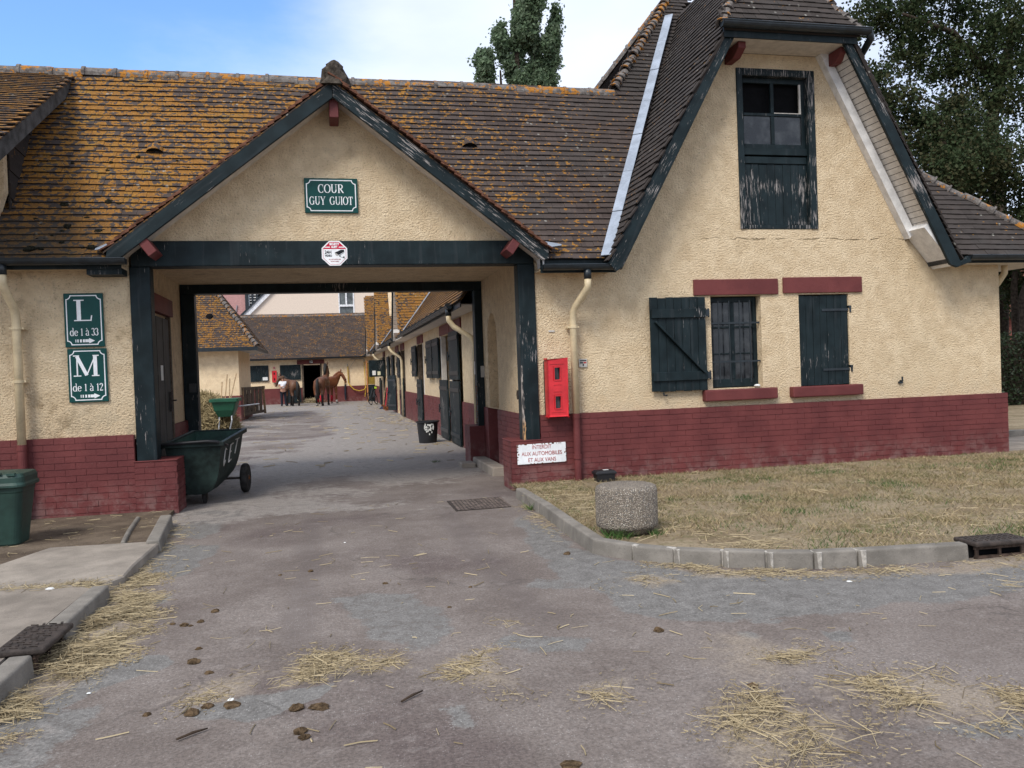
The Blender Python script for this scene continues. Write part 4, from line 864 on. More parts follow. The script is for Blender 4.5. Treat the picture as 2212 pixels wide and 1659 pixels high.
# openings
def boards(name, parent, x0, x1, y, z0, z1, n, mat, th=.024, gap=.004):
    wdt = (x1-x0)/n
    for k in range(n):
        j = random.gauss(0, .003)
        MB().box(x0+k*wdt+gap/2, x0+(k+1)*wdt-gap/2, y+random.uniform(0, .004), y+th, z0+j, z1+random.gauss(0, .003)).build(name, mat, parent, bevel=.003)
wd = thing_part('window', hs)
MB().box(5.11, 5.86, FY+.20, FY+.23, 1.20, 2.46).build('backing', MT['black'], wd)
fm = MB().box(5.115, 5.165, FY+.12, FY+.18, 1.21, 2.45).box(5.80, 5.855, FY+.12, FY+.18, 1.21, 2.45).box(5.165, 5.80, FY+.12, FY+.18, 2.38, 2.45).box(5.165, 5.80, FY+.12, FY+.18, 1.21, 1.32)
fm.box(5.455, 5.515, FY+.118, FY+.17, 1.32, 2.38).box(5.165, 5.455, FY+.125, FY+.165, 2.02, 2.05).box(5.515, 5.80, FY+.125, FY+.165, 2.02, 2.05).box(5.165, 5.455, FY+.125, FY+.165, 1.66, 1.68).box(5.515, 5.80, FY+.125, FY+.165, 1.66, 1.68)
fm.build('frame', MT['dark'], wd, bevel=.004)
for x0, x1 in ((5.165, 5.455), (5.515, 5.80)):
    for z0, z1 in ((1.32, 1.66), (1.68, 2.02), (2.05, 2.38)): MB().box(x0, x1, FY+.145, FY+.149, z0, z1).build('pane', MT['glass'], wd)
for x in (5.245, 5.405, 5.56, 5.715): MB().tube([(x, FY+.05, 1.27), (x, FY+.05, 2.40)], .0095, 8).build('iron_bar', MT['gutter'], wd)
for z in (1.56, 2.09): MB().box(5.11, 5.90, FY+.045, FY+.057, z-.012, z+.012).build('iron_bar', MT['gutter'], wd)
MB().lathe((5.76, FY-.02, 1.205), [(.03, 0), (.045, .012), (.03, .03), (.008, .034)], 9).build('pebble', MT['paper'], wd)
for nm, x0, x1, z0, z1, ou in (('lintel', 4.865, 6.12, 2.47, 2.685, .03), ('lintel', 6.20, 7.43, 2.48, 2.70, .03), ('sill', 4.95, 6.03, 1.03, 1.185, .10), ('sill', 6.26, 7.36, 1.03, 1.18, .10)):
    MB().box(x0, x1, FY-ou, FY+.08, z0, z1).build(nm, MT['redwood'], hs, bevel=.016 if nm == 'sill' else .008, seg=2)
sh = thing_part('shutter', hs)
boards('board', sh, 4.20, 5.00, FY-.075, 1.19, 2.445, 7, MT['dark_v'])
MB().box(4.215, 5.0, FY-.103, FY-.077, 2.17, 2.29).build('ledge', MT['dark_v'], sh, bevel=.005); MB().box(4.215, 5.0, FY-.103, FY-.077, 1.33, 1.45).build('ledge', MT['dark_v'], sh, bevel=.005)
MB().beam((4.26, FY-.090, 2.12), (4.95, FY-.090, 1.42), .024, .10, (0, 1, 0)).build('brace', MT['dark_v'], sh, bevel=.004)
for z in (2.23, 1.39): MB().box(4.99, 5.045, FY-.10, FY-.06, z-.045, z+.045).tube([(5.04, FY-.075, z-.06), (5.04, FY-.075, z+.06)], .013, 8).build('hinge', MT['gutter'], sh)
MB().tube([(4.37, FY-.06, 1.18), (4.37, FY-.06, 1.14), (4.40, FY-.1, 1.14)], .012, 6).build('catch', MT['gutter'], sh)
s2_ = thing_part('shutter', hs)
boards('board', s2_, 6.445, 7.215, FY+.015, 1.185, 2.445, 7, MT['dark_v'])
for z in (2.24, 1.40): MB().box(6.80, 7.24, FY+.004, FY+.012, z-.016, z+.016).tube([(7.245, FY-.002, z-.04), (7.245, FY-.002, z+.04)], .014, 8).box(7.22, 7.26, FY-.01, FY+.03, z+.02, z+.055).build('hinge', MT['gutter'], s2_)
ld = thing_part('loft_door', hs)
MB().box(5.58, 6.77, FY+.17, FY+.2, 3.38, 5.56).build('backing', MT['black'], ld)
fm = MB().box(5.59, 5.68, FY-.02, FY+.12, 3.37, 5.57).box(6.665, 6.775, FY-.02, FY+.12, 3.37, 5.57).box(5.68, 6.665, FY-.02, FY+.12, 5.47, 5.57).box(5.68, 6.665, FY-.01, FY+.12, 3.37, 3.43)
fm.build('frame', MT['dark_worn'], ld, bevel=.006)
fm = MB().box(5.68, 5.73, FY+.07, FY+.11, 4.50, 5.47).box(6.61, 6.665, FY+.07, FY+.11, 4.50, 5.47).box(5.73, 6.61, FY+.07, FY+.11, 5.40, 5.47).box(5.73, 6.61, FY+.07, FY+.11, 4.95, 4.99).box(5.73, 6.61, FY+.07, FY+.11, 4.50, 4.56).box(6.145, 6.195, FY+.07, FY+.11, 4.56, 4.95).box(6.145, 6.195, FY+.07, FY+.11, 4.99, 5.40)
fm.box(5.68, 6.665, FY+.03, FY+.11, 4.40, 4.50).build('glazing_frame', MT['dark'], ld, bevel=.004)
for x0, x1 in ((5.73, 6.145), (6.195, 6.61)): MB().box(x0, x1, FY+.09, FY+.094, 4.56, 4.95).build('pane', MT['glass'], ld)
mb = MB().box(6.585, 6.61, FY+.072, FY+.10, 4.99, 5.40).box(6.195, 6.585, FY+.072, FY+.10, 4.99, 5.0); mb.build('reveal', MT['soffit'], ld)
boards('board', ld, 5.69, 6.655, FY+.06, 3.44, 4.28, 8, MT['dark_worn'])
MB().box(5.69, 6.655, FY+.045, FY+.09, 4.285, 4.38).build('rail', MT['dark'], ld, bevel=.004)
# shutter catches left on the wall, wall scar
MB().tube([(8.02, FY, 1.20), (8.02, FY-.05, 1.20), (8.02, FY-.05, 1.26)], .013, 7).box(7.985, 8.045, FY-.03, FY, 1.16, 1.19).build('shutter_catch', MT['gutter'], hs)
MB().box(2.82, 2.90, FY-.012, FY+.01, 2.03, 2.05).build('wall_staple', MT['beige'], hs)

# ------------------------------------------------------------------ signs and fittings on the front
def sign(name, label, x0, x1, z0, z1, y, lines, cat='sign', tilt=0.0, border=True):
    t = thing(name, label, cat, ((x0+x1)/2, y, (z0+z1)/2))
    MB().box(x0, x1, y-.018, y, z0, z1).build('plate', MT['enamel'], t, bevel=.004)
    f = y-.0195; m = .022; bw = .011; r = .045; mb = MB()
    X0, X1, Z0, Z1 = x0+m, x1-m, z0+m, z1-m
    for q in ((X0+r, X1-r, Z0, Z0+bw), (X0+r, X1-r, Z1-bw, Z1), (X0, X0+bw, Z0+r, Z1-r), (X1-bw, X1, Z0+r, Z1-r)): mb.box(q[0], q[1], f-.0005, f+.001, q[2], q[3])
    for cx, cz, a in ((X0, Z0, 0), (X1, Z0, 90), (X1, Z1, 180), (X0, Z1, 270)):     # notched corners
        o = [(cx+r*math.cos(R(a+k*15)), cz+r*math.sin(R(a+k*15))) for k in range(7)]; i = [(cx+(r+bw)*math.cos(R(a+k*15)), cz+(r+bw)*math.sin(R(a+k*15))) for k in range(7)]
        for k in range(6): mb.add([(o[k][0], f-.0006, o[k][1]), (i[k][0], f-.0006, i[k][1]), (i[k+1][0], f-.0006, i[k+1][1]), (o[k+1][0], f-.0006, o[k+1][1])], [(0, 1, 2, 3)])
    mb.build('border', MT['white'], t)
    for s_, h, z, wm, b in lines: serif_text(s_, h, MT['white'], t, (x0+x1)/2, y-.0195, z, wmax=wm, bold=b)
    return t
def arrow(t, x, z, L, y):
    mb = MB(); s_ = L/.24
    for k, (a, b) in enumerate(((0, .010), (.024, .040), (.058, .080), (.094, .12))): mb.box(x+a*s_, x+b*s_, y-.0205, y-.019, z-.020*s_, z+.020*s_)
    mb.box(x+.125*s_, x+.19*s_, y-.0205, y-.019, z-.020*s_, z+.020*s_)
    mb.prism([(x+.175*s_, y-.0206, z-.036*s_), (x+.25*s_, y-.0206, z), (x+.175*s_, y-.0206, z+.036*s_)], (0, .001, 0)); mb.build('arrow', MT['white'], t)
sL = sign('direction_sign', 'green enamel sign with a big white L above de 1 a 33 and arrow', -2.94, -2.52, 1.995, 2.615, FY-.01, (('L', .245, 2.295, .22, 1.0), ('de 1 `a 33', .092, 2.125, .305, 1.1)))
arrow(sL, -2.83, 2.066, .20, FY-.01)
sM = sign('direction_sign', 'green enamel sign with a big white M above de 1 a 12 and arrow', -2.925, -2.505, 1.355, 1.975, FY-.01, (('M', .245, 1.655, .30, 1.0), ('de 1 `a 12', .092, 1.485, .325, 1.1)))
arrow(sM, -2.80, 1.426, .20, FY-.01)
sign('yard_sign', 'green and white sign reading COUR GUY GUIOT on the passage gable', -.20, .44, 3.555, 3.98, FY-.01, (('COUR', .105, 3.80, .31, 1.15), ('GUY  GUIOT', .10, 3.655, .525, 1.1)))
oc = thing('security_sign', 'white octagonal camera warning sign with red top on the passage beam', 'sign', (.13, 10.44, 3.06))
cx, cz, r8, oy = .132, 3.058, .166, 10.446
def octp(r, y): return [(cx+r*math.cos(R(22.5+45*k)), y, cz+r*math.sin(R(22.5+45*k))*.98) for k in range(8)]
MB().prism(octp(r8, oy), (0, .006, 0)).build('plate', MT['white'], oc)
o1, o2 = octp(.150, oy-.0008), octp(.146, oy-.0008); mb = MB()
for k in range(8): mb.add([o1[k], o2[k], o2[(k+1) % 8], o1[(k+1) % 8]], [(3, 2, 1, 0)])
zt_ = cz+.146*math.cos(R(22.5))*.98; zc_ = cz+.052; hw = .146*math.cos(R(22.5))
mb.add([(cx-hw, oy-.0009, zc_), (cx+hw, oy-.0009, zc_), (cx+hw, oy-.0009, cz+.056), (cx+.056, oy-.0009, zt_), (cx-.056, oy-.0009, zt_), (cx-hw, oy-.0009, cz+.056)], [(0, 1, 2, 3, 4, 5)])
mb.build('red_band', MT['redsign'], oc)
text('SECURITY', .036, MT['white'], oc, (cx, oy-.002, cz+.111), sx=.72, bold=.002); text('ALERT', .034, MT['white'], oc, (cx, oy-.002, cz+.076), sx=.75, bold=.002)
MB().box(cx-.118, cx-.052, oy-.0018, oy-.001, cz+.069, cz+.080).box(cx+.052, cx+.118, oy-.0018, oy-.001, cz+.069, cz+.080).build('stripe', MT['white'], oc)
text('24H', .056, MT['blackprint'], oc, (cx-.077, oy-.001, cz+.012), sx=.85, bold=.0012); text('VIDEO', .034, MT['blackprint'], oc, (cx-.075, oy-.001, cz-.030), sx=.86, bold=.001)
text('ALL ACTIVITIES ARE', .019, MT['redtext'], oc, (cx, oy-.001, cz-.075), sx=.85); text('MONITORED', .019, MT['redtext'], oc, (cx, oy-.001, cz-.100), sx=.9)
mb = MB()
def flat(mb, pts, y=oy-.0012): mb.add([(cx+a, y, cz+b) for a, b in pts], [tuple(range(len(pts)))])
flat(mb, [(.0, .008), (.045, -.022), (.118, .020), (.113, .044), (.075, .042)]); flat(mb, [(.048, -.026), (.118, .012), (.118, .007), (.05, -.032)]); flat(mb, [(.055, -.033), (.078, -.026), (.07, -.04), (.056, -.04)])
flat(mb, [(.055, -.042), (.112, -.060), (.118, -.072), (.118, -.040), (.098, -.040), (.104, -.052)]); mb.build('camera_drawing', MT['blackprint'], oc)
mb = MB(); flat(mb, [(.014, .003), (.046, -.018), (.040, -.030), (.016, -.028), (.002, .0)], oy-.0016); mb.build('camera_lens', MT['beige'], oc)
it = thing('prohibition_sign', 'white rusty-edged sign INTERDIT AUX AUTOMOBILES ET AUX VANS on brick pillar', 'sign', (2.66, 10.44, .46))
ry = math.sin(R(-.6))
MB().obox((2.655, 10.432, .462), (.325, 0, .004), (0, .006, 0), (-.001, 0, .128)).build('plate', MT['white'], it, bevel=.003)
for s_, z, wd_ in (('INTERDIT', .545, .25), ('AUX AUTOMOBILES', .462, .55), ('ET AUX VANS', .381, .40)):
    text(s_, .072, MT['redtext'], it, (2.655, 10.4245, z), xd=(1, 0, .012), sx=.83, bold=.0)
mb = MB()
for k in range(46):
    e = random.choice('lrtb'); u = random.random()
    x = 2.335 if e == 'l' else 2.975 if e == 'r' else 2.335+.64*u; z = .338 if e == 'b' else .586 if e == 't' else .338+.248*u; r = random.uniform(.002, .006)*(1.4 if e in 'lt' else 1)
    mb.obox((x, 10.4255, z), (r*random.uniform(.7, 1.8), 0, 0), (0, .0012, 0), (0, 0, r))
for x in (2.346, 2.962): mb.obox((x, 10.4255, .462), (.007, 0, 0), (0, .003, 0), (0, 0, .009))
mb.build('rust_spots', MT['rust'], it)

def cabinet(label, x0, x1, y, z0, z1, k=1.0):
    t = thing('fire_extinguisher_cabinet', label, 'fire cabinet', ((x0+x1)/2, y, z0)); w_ = x1-x0; h_ = z1-z0; d = .22*k
    MB().box(x0+.004, x1-.004, y-d*.45, y, z0+.01, z1-.01).build('back_case', MT['blackpl'], t, bevel=.015*k, seg=2)
    mb = MB().holes(rect(x0, x1, z0, z1), [rect(x0+w_*.36, x0+w_*.66, z0+h_*.14, z0+h_*.36), rect(x0+w_*.36, x0+w_*.66, z0+h_*.64, z0+h_*.86)], 'Y', y-d, d*.55)
    mb.build('door', MT['redcab'], t, bevel=.018*k, seg=3)
    fr_ = MB()
    for a, b in ((.14, .36), (.64, .86)):
        X0, X1, Z0, Z1 = x0+w_*.33, x0+w_*.69, z0+h_*(a-.015), z0+h_*(b+.015)
        fr_.holes(rect(X0, X1, Z0, Z1), [rect(x0+w_*.37, x0+w_*.65, z0+h_*(a+.005), z0+h_*(b-.005))], 'Y', y-d-.008, .01)
    fr_.box(x0+w_*.14, x0+w_*.86, y-d-.006, y-d+.002, z0+h_*.075, z0+h_*.085).box(x0+w_*.14, x0+w_*.86, y-d-.006, y-d+.002, z0+h_*.915, z0+h_*.925).box(x0+w_*.30, x0+w_*.72, y-d-.006, y-d+.002, z0+h_*.435, z0+h_*.44).box(x0+w_*.30, x0+w_*.72, y-d-.006, y-d+.002, z0+h_*.555, z0+h_*.56)
    fr_.build('moulding', MT['redcab'], t)
    for a, b in ((.14, .36), (.64, .86)): MB().box(x0+w_*.36, x0+w_*.66, y-d+.04, y-d+.045, z0+h_*a, z0+h_*b).build('window_pane', MT['glass'], t)
    mb = MB()
    for q in (.22, .78): mb.box(x1-.01, x1+.025, y-d+.03, y-d+.09, z0+h_*q-.03, z0+h_*q-.012).box(x1-.01, x1+.025, y-d+.03, y-d+.09, z0+h_*q+.012, z0+h_*q+.03)
    mb.build('latch', MT['redcab'], t)
    return t
cabinet('red fire extinguisher cabinet with two windows beside the cream drainpipe', 2.725, 2.985, FY, .935, 1.67)
nt_ = thing('notice_plate', 'small square notice plate on cream wall right of the drainpipe', 'notice', (3.27, 10.49, 1.61))
MB().box(3.215, 3.325, FY-.018, FY-.008, 1.555, 1.665).build('plate', MT['beige'], nt_)
mb = MB().box(3.225, 3.315, FY-.0195, FY-.018, 1.635, 1.650).box(3.225, 3.27, FY-.0195, FY-.018, 1.605, 1.625).box(3.262, 3.28, FY-.0195, FY-.018, 1.57, 1.60); mb.build('print', MT['gutter'], nt_)
MB().box(3.275, 3.315, FY-.0196, FY-.018, 1.605, 1.625).build('print', MT['redtext'], nt_)

# ------------------------------------------------------------------ street things in front
bx = thing('bait_box', 'small black plastic box with label on the grass against brick base', 'bait box', (3.42, 10.22, .08))
mb = MB(); rings = []
for sx_, sy_, z in ((.115, .075, .0), (.125, .085, .10)): rings.append([(3.42+sx_*a, 10.22+sy_*b, .075+z) for a, b in ((-1, -1), (1, -1), (1, 1), (-1, 1))])
mb.loft(rings).build('case', MT['blackpl'], bx, bevel=.008, seg=2)
mb = MB(); rings = []
for sx_, sy_, z in ((.14, .095, .10), (.14, .095, .125), (.11, .07, .15)): rings.append([(3.42+sx_*a, 10.22+sy_*b, .075+z) for a, b in ((-1, -1), (1, -1), (1, 1), (-1, 1))])
mb.loft(rings).build('lid', MT['blackpl'], bx, bevel=.006, seg=2)
MB().box(3.40, 3.47, 10.18, 10.23, .2255, .228).build('label', MT['paper'], bx)

bo = MB().lathe((2.525, 6.96, .10), [(.225, 0), (.235, .035), (.268, .05), (.272, .08), (.272, .36), (.262, .395), (.235, .408), (.0, .41)], 56)
tag(bo.build('concrete_bollard', MT['agg'], smooth=True), 'squat round pebble-dashed concrete bollard standing on the corner of the lawn', 'bollard')

# rubbish bin
rb = thing('rubbish_bin', 'dark green plastic dustbin with lid standing on soil by the wall', 'bin', (-3.13, 8.95, .04))
def rsq(cx, cy, hx, hy, z, r, n=5):
    pts = []
    for k, (sx_, sy_) in enumerate(((1, 1), (-1, 1), (-1, -1), (1, -1))):
        for i in range(n+1):
            a = R(90*k+90*i/n); pts.append((cx+sx_*(hx-r)+r*math.cos(a), cy+sy_*(hy-r)+r*math.sin(a), z))
    return pts
BC = (-3.12, 8.95)
MB().loft([rsq(*BC, a, a, z, .07) for a, z in ((.165, .045), (.172, .06), (.174, .09), (.222, .55), (.228, .56), (.232, .61), (.232, .62))]).build('body', MT['binplastic'], rb, smooth=False, bevel=.004)
MB().loft([rsq(*BC, a, a, z, .08) for a, z in ((.242, .60), (.262, .605), (.262, .635), (.25, .645), (.25, .70), (.235, .735), (.12, .75))]).build('lid', MT['binplastic'], rb, bevel=.006)
mb = MB().box(-3.0, -2.93, 8.69, 8.73, .72, .745).box(-3.15, -3.05, 8.69, 8.73, .735, .75); mb.build('handle', MT['binplastic'], rb)

# dung cart
dc = thing('dung_cart', 'dark green wheeled plastic tub lettered CET parked in the passage entrance', 'dung cart', (-1.6, 11.6, 0))
ax_ = Vector((.087, .996, 0)); sx_v = Vector((.996, -.087, 0)); o0 = Vector((-1.67, 10.90, 0)); Ln = 1.48
def P3(s_, t_, z): return o0+ax_*s_+sx_v*t_+Vector((0, 0, z))
def usec(t, ins=0.0):
    """U shaped section at fraction t of the length"""
    top = .775+.065*t; bot = .135+.075*max(0, (t-.3)/.7)**1.3+ins; hw = .335-ins; s_top = ins+(Ln-2*ins)*t; lean = (.10*(1-t)**3-.17*t**3)
    pts = []
    for k in range(25):
        a = math.pi*k/24; c, s__ = math.cos(a), math.sin(a)
        xx = -math.copysign(abs(c)**.55, c); zz = 1-abs(s__)**.62
        z = bot+(top-bot)*(zz if k not in (0, 24) else 1); f = (z-bot)/(top-bot)
        pts.append(P3(s_top+lean*(1-f), xx*hw*(.80+.20*f), z))
    return pts
rings = [usec(t) for t in np.linspace(0, 1, 15)]
mb = MB().loft(rings, False); n_ = 25
mb.add(rings[0], [tuple(reversed(range(n_)))]); mb.add(rings[-1], [tuple(range(n_))]); mb.build('tub_body', MT['tub'], dc, smooth=True)
rin = [usec(t, .022) for t in np.linspace(0, 1, 15)]
mb = MB().loft(rin, False); mb.f = [tuple(reversed(f)) for f in mb.f]; mb.add(rin[0], [tuple(range(n_))]); mb.add(rin[-1], [tuple(reversed(range(n_)))]); mb.build('tub_lining', MT['tubin'], dc, smooth=True)
cor = [rings[0][0], rings[0][-1], rings[-1][-1], rings[-1][0]]
mb = MB(); ctr = sum(cor, Vector())/4
for i in range(4):
    a, b = cor[i], cor[(i+1) % 4]; d = (b-a).normalized(); nrm = d.cross(Vector((0, 0, 1))).normalized(); nrm = nrm if nrm.dot((a+b)/2-ctr) > 0 else -nrm
    mb.obox((a+b)/2+nrm*.018+Vector((0, 0, .004)), d*((b-a).length/2+.042), nrm*.026, Vector((0, 0, .016)))
    mb.obox((a+b)/2+nrm*.040+Vector((0, 0, -.012)), d*((b-a).length/2+.044), nrm*.004, Vector((0, 0, .020)))
mb.build('rim', MT['tub'], dc, bevel=.005, seg=2)
hp = [P3(.10, -.40, .73), P3(.0, -.42, .74), P3(-.06, -.40, .77), P3(-.075, -.33, .795), P3(-.075, .20, .81), P3(-.06, .29, .80), P3(.03, .375, .755), P3(.14, .385, .735)]
MB().tube(hp, .019, 12).build('handle', MT['blackpl'], dc, smooth=True)
def wheel(parent, c, rad, wid, axis):
    w_ = thing_part('wheel', parent)
    MB().lathe(c, [(rad*.62, -wid*.42), (rad*.88, -wid*.5), (rad*.98, -wid*.3), (rad, 0), (rad*.98, wid*.3), (rad*.88, wid*.5), (rad*.62, wid*.42)], 32, axis).build('tyre', MT['rubber'], w_, smooth=False, bevel=.006)
    MB().lathe(c, [(rad*.64, -wid*.34), (rad*.3, -wid*.25), (rad*.16, -wid*.4), (rad*.16, wid*.52), (rad*.3, wid*.30), (rad*.64, wid*.40)], 24, axis).build('rim', plain('wheel_rim', (.055, .048, .042), .7, .3, .25, 10), w_, bevel=.004)
    MB().lathe(c, [(rad*.15, wid*.5), (rad*.13, wid*.62), (.005, wid*.64)], 12, axis).build('hub', MT['rust'], w_)
cW = P3(1.16, .40, .20); cW2 = P3(1.16, -.40, .20)
wheel(dc, cW, .20, .095, sx_v); wheel(dc, cW2, .20, .095, -sx_v)
MB().tube([cW, cW2], .016, 8).build('axle', MT['iron'], dc)
cs_ = thing_part('caster', dc); cc = P3(.26, .06, .065)
MB().lathe(cc, [(.02, -.02), (.065, -.018), (.068, 0), (.065, .018), (.02, .02)], 20, sx_v).build('caster_wheel', MT['rubber'], cs_)
MB().obox(cc+Vector((0, .02, .105)), sx_v*.055, ax_*.06, (0, 0, .008)).obox(cc+sx_v*.03+Vector((0, .01, .05)), sx_v*.004, ax_*.022, (0, 0, .06)).obox(cc-sx_v*.03+Vector((0, .01, .05)), sx_v*.004, ax_*.022, (0, 0, .06)).build('fork', MT['iron'], cs_)
# hand painted letters on the side
mid = [rings[k] for k in range(15)]
def sidept(t, f):
    """point on the right side of the tub, t along, f height 0..1"""
    top = .775+.065*t; bot = .135+.075*max(0, (t-.3)/.7)**1.3; z = bot+(top-bot)*f; lean = (.10*(1-t)**3-.17*t**3)
    best = min(usec(t)[12:], key=lambda p: abs(p.z-z)); u = best-o0; tt = u.dot(sx_v)
    return P3(Ln*t+lean*(1-f), tt+.004, z)
CET = [[(.10, .80), (.055, .84), (.015, .72), (.005, .58), (.03, .50), (.07, .60)], [(.30, .86), (.205, .86), (.185, .52), (.29, .54)], [(.195, .70), (.27, .71)], [(.40, .90), (.56, .89)], [(.48, .89), (.455, .60)]]
mb = MB()
for st in CET:
    pts = [sidept(.16+a*1.12, b) for a, b in st]; dense = []
    for i in range(len(pts)-1):
        for k in range(4): dense.append(pts[i].lerp(pts[i+1], k/4))
    dense.append(pts[-1])
    mb.tube([p+sx_v*.002 for p in dense], .0085, 6)
mb.build('lettering', MT['beige'], dc)

# drain inlets in the kerbs
def inlet(label, a, b, inw, name='kerb_drain'):
    a, b = Vector((*a, 0)), Vector((*b, 0)); d = (b-a); L = d.length; d = d/L; n = Vector((-d.y, d.x, 0)); t = thing(name, label, 'drain', ((a+b)/2)[:])
    c = (a+b)/2
    up = Vector((0, 0, 1))
    MB().obox(c+n*(inw/2-.02)+up*.118, d*(L/2-.005), n*(inw/2+.02), up*.018).build('cover', MT['iron'], t, bevel=.014, seg=3)
    mb = MB(); k = 0
    for i in range(int(L/.05)):
        for j in range(int(inw/.05)):
            mb.obox(a+d*(.04+i*.05)+n*(.025+j*.05)+up*.1375, (d*(1 if (i+j) % 2 else .2)+n*(.2 if (i+j) % 2 else 1))*.017, (d*-.2+n*(1 if (i+j) % 2 else -1))*.006, up*.0035)
    stuff(mb.build('tread_pattern', MT['iron'], t))
    MB().obox(c+n*.10+up*.03, d*(L/2-.01), n*.03, up*.075).build('throat', MT['black'], t)
    mb = MB()
    for s_, hl, w2 in ((-1, .012, .05), (1, .012, .05), (0, .010, .05)): mb.obox(c+d*s_*(L/2-.05)+n*.02+up*.045, d*hl, n*.008, up*w2)
    mb.obox(c+n*.02+up*.012, d*(L/2-.03), n*.009, up*.012).obox(c+n*.02+up*.082, d*(L/2-.03), n*.009, up*.010).build('grille', plain('rusty_iron', (.075, .05, .038), .8, .25, .3, 20, .5), t)
inlet('cast iron kerb drain with slotted mouth at the right end of the curved kerb', (4.67, 5.355), (5.16, 5.335), .22)
inlet('cast iron kerb drain set between two kerb stones beside the straw', (-1.60, 4.94), (-1.585, 5.44), .22)
mh = thing('manhole_cover', 'rectangular rusty patterned iron drain cover in the road by the pillar', 'drain cover', (1.66, 9.55, .0))
mp_ = [(1.33, 9.92), (2.0, 9.98), (1.96, 9.20), (1.33, 9.17)]
MB().prism([(x, y, .010) for x, y in mp_], (0, 0, -.05)).build('cover', MT['iron'], mh)
mb = MB()
for i in range(15):
    for j in range(17):
        mb.obox((1.37+i*.042+.001*j, 9.215+j*.044, .0115), (.015, .004*(1 if (i+j) % 2 else -1), 0), (-.002, .007, 0), (0, 0, .0025))
stuff(mb.build('tread_pattern', plain('worn_iron', (.15, .118, .102), .7, .3, .3, 20), mh))

# bucket in the passage
bk = thing('bucket', 'large black rubber bucket with worn white lettering in the passage', 'bucket', (2.12, 18.6, 0))
MB().lathe((2.12, 18.6, 0), [(.195, 0), (.20, .01), (.235, .45), (.262, .455), (.262, .48), (.235, .485), (.23, .47), (.19, .03), (.0, .03)], 32).build('body', MT['blackpl'], bk, smooth=False)
mb = MB()
for k, (a, h0, h1) in enumerate(((-108, .30, .42), (-102, .26, .36), (-94, .28, .41), (-86, .20, .40), (-80, .30, .40), (-72, .24, .42), (-64, .32, .4), (-112, .34, .38))):
    rr = lambda z: .2+(z/.45)*.035+.003
    for z in np.linspace(h0, h1, 3): mb.obox((2.12+rr(z)*math.cos(R(a)), 18.6+rr(z)*math.sin(R(a)), z), (.014*random.uniform(.5, 1.2), 0, 0), (0, .003, 0), (0, 0, .025*random.uniform(.6, 1.2)))
mb.build('worn_print', MT['paper'], bk)
mb = MB().tube([(2.12+.26*math.cos(R(a)), 18.6-.1, .48-.0+.02*math.sin(R(a))) for a in range(0, 181, 15)], .008, 6); mb.build('handle', MT['iron'], bk)

# ------------------------------------------------------------------ the yard behind: stable range on the right
rg = thing('stable_range', 'long stable range down the right side of the yard with doors and small gables', 'stable building', (3.2, 30, 0))
RX = 2.68
ops = [rect(16.85, 18.25, .02, 2.42), rect(18.6, 19.95, .02, 2.42), rect(23.9, 25.2, .02, 2.42), rect(29.9, 31.2, .02, 2.42), rect(32.4, 33.7, .02, 2.42), rect(40.2, 41.5, .02, 2.42), rect(43, 44.2, .02, 2.42)]
MB().holes(rect(14.02, 52.2, 0, 3.1), ops, 'X', RX, .3).build('wall', MT['stucco_in'], rg)
gabs = ((25.0, 28.6), (35.6, 39.2), (45.3, 48.9))
for a, b in gabs: MB().prism([(RX, a+.3, 3.1), (RX, b-.3, 3.1), (RX, (a+b)/2+.5, 5.4), (RX, (a+b)/2-.5, 5.4)], (.3, 0, 0)).build('gable_wall', MT['stucco_in'], rg)
MB().box(RX+3.0, RX+3.3, 14.02, 52.2, 0, 3.1).build('back_wall', MT['stucco_in'], rg)
segs = [(14.02, 16.85), (18.25, 18.6), (19.95, 23.9), (25.2, 29.9), (31.2, 32.4), (33.7, 40.2), (41.5, 43), (44.2, 52)]
mb = MB(); B = []
for a, b in segs: mb.box(RX-.025, RX, a, b, -.1, .94); B += bricks(a, b, 0, .94, lambda u, z, o: (RX-.025-o, u, z)) if a < 30 else []
[obj('plinth', mb.v[q:q+8], BOXF, MT['mortar'], rg) for q in range(0, len(mb.v), 8)]; pieces('brick', B, ub, MT['red'], rg, limit=160)
EZ, EX = 2.78, 2.24; sl_ = 1.30
zr_ = lambda x: EZ+sl_*(x-EX)
xv = lambda y, a, b: EX+max(0, 1.73*min(y-a, b-y))/sl_          # valley of a side gable
deck = MB().prism([(EX, 14.1, EZ), (EX, 52.4, EZ), (4.2, 52.4, zr_(4.2)), (4.2, 14.1, zr_(4.2))], (.02, 0, -.02))
deck.prism([(4.2, 14.1, zr_(4.2)), (4.2, 52.4, zr_(4.2)), (6.2, 52.4, 2.8), (6.2, 14.1, 2.8)], (-.02, 0, -.02))
for a, b in gabs:
    m_ = (a+b)/2; zt = EZ+1.73*(b-a)/2; xt = EX+(zt-EZ)/sl_
    deck.prism([(2.18, a, EZ), (2.18, m_, zt), (xt, m_, zt), (EX, a, EZ)], (0, .03, -.01)); deck.prism([(2.18, b, EZ), (2.18, m_, zt), (xt, m_, zt), (EX, b, EZ)], (0, -.03, -.01))
deck.build('roof', MT['tile_range'], rg)
ur = unit_mesh('roof_tile', MT['tile_range'])
def keep_range(p):
    for a, b in gabs:
        if a < p[1] < b and p[2] < EZ+1.73*min(p[1]-a, b-p[1]): return False
    return True
T = tiles((EX-.03, 52.3, EZ-.04), (0, -1, 0), (1, 0, sl_), 38.2, 3.1, keep_range)
for a, b in gabs: T += tiles((2.16, a, EZ), (1, 0, 0), (0, 1, 1.73), 2.0, 3.55, lambda p: p[2] > zr_(p[0])-.04)
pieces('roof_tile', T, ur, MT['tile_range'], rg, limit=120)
mb = MB()
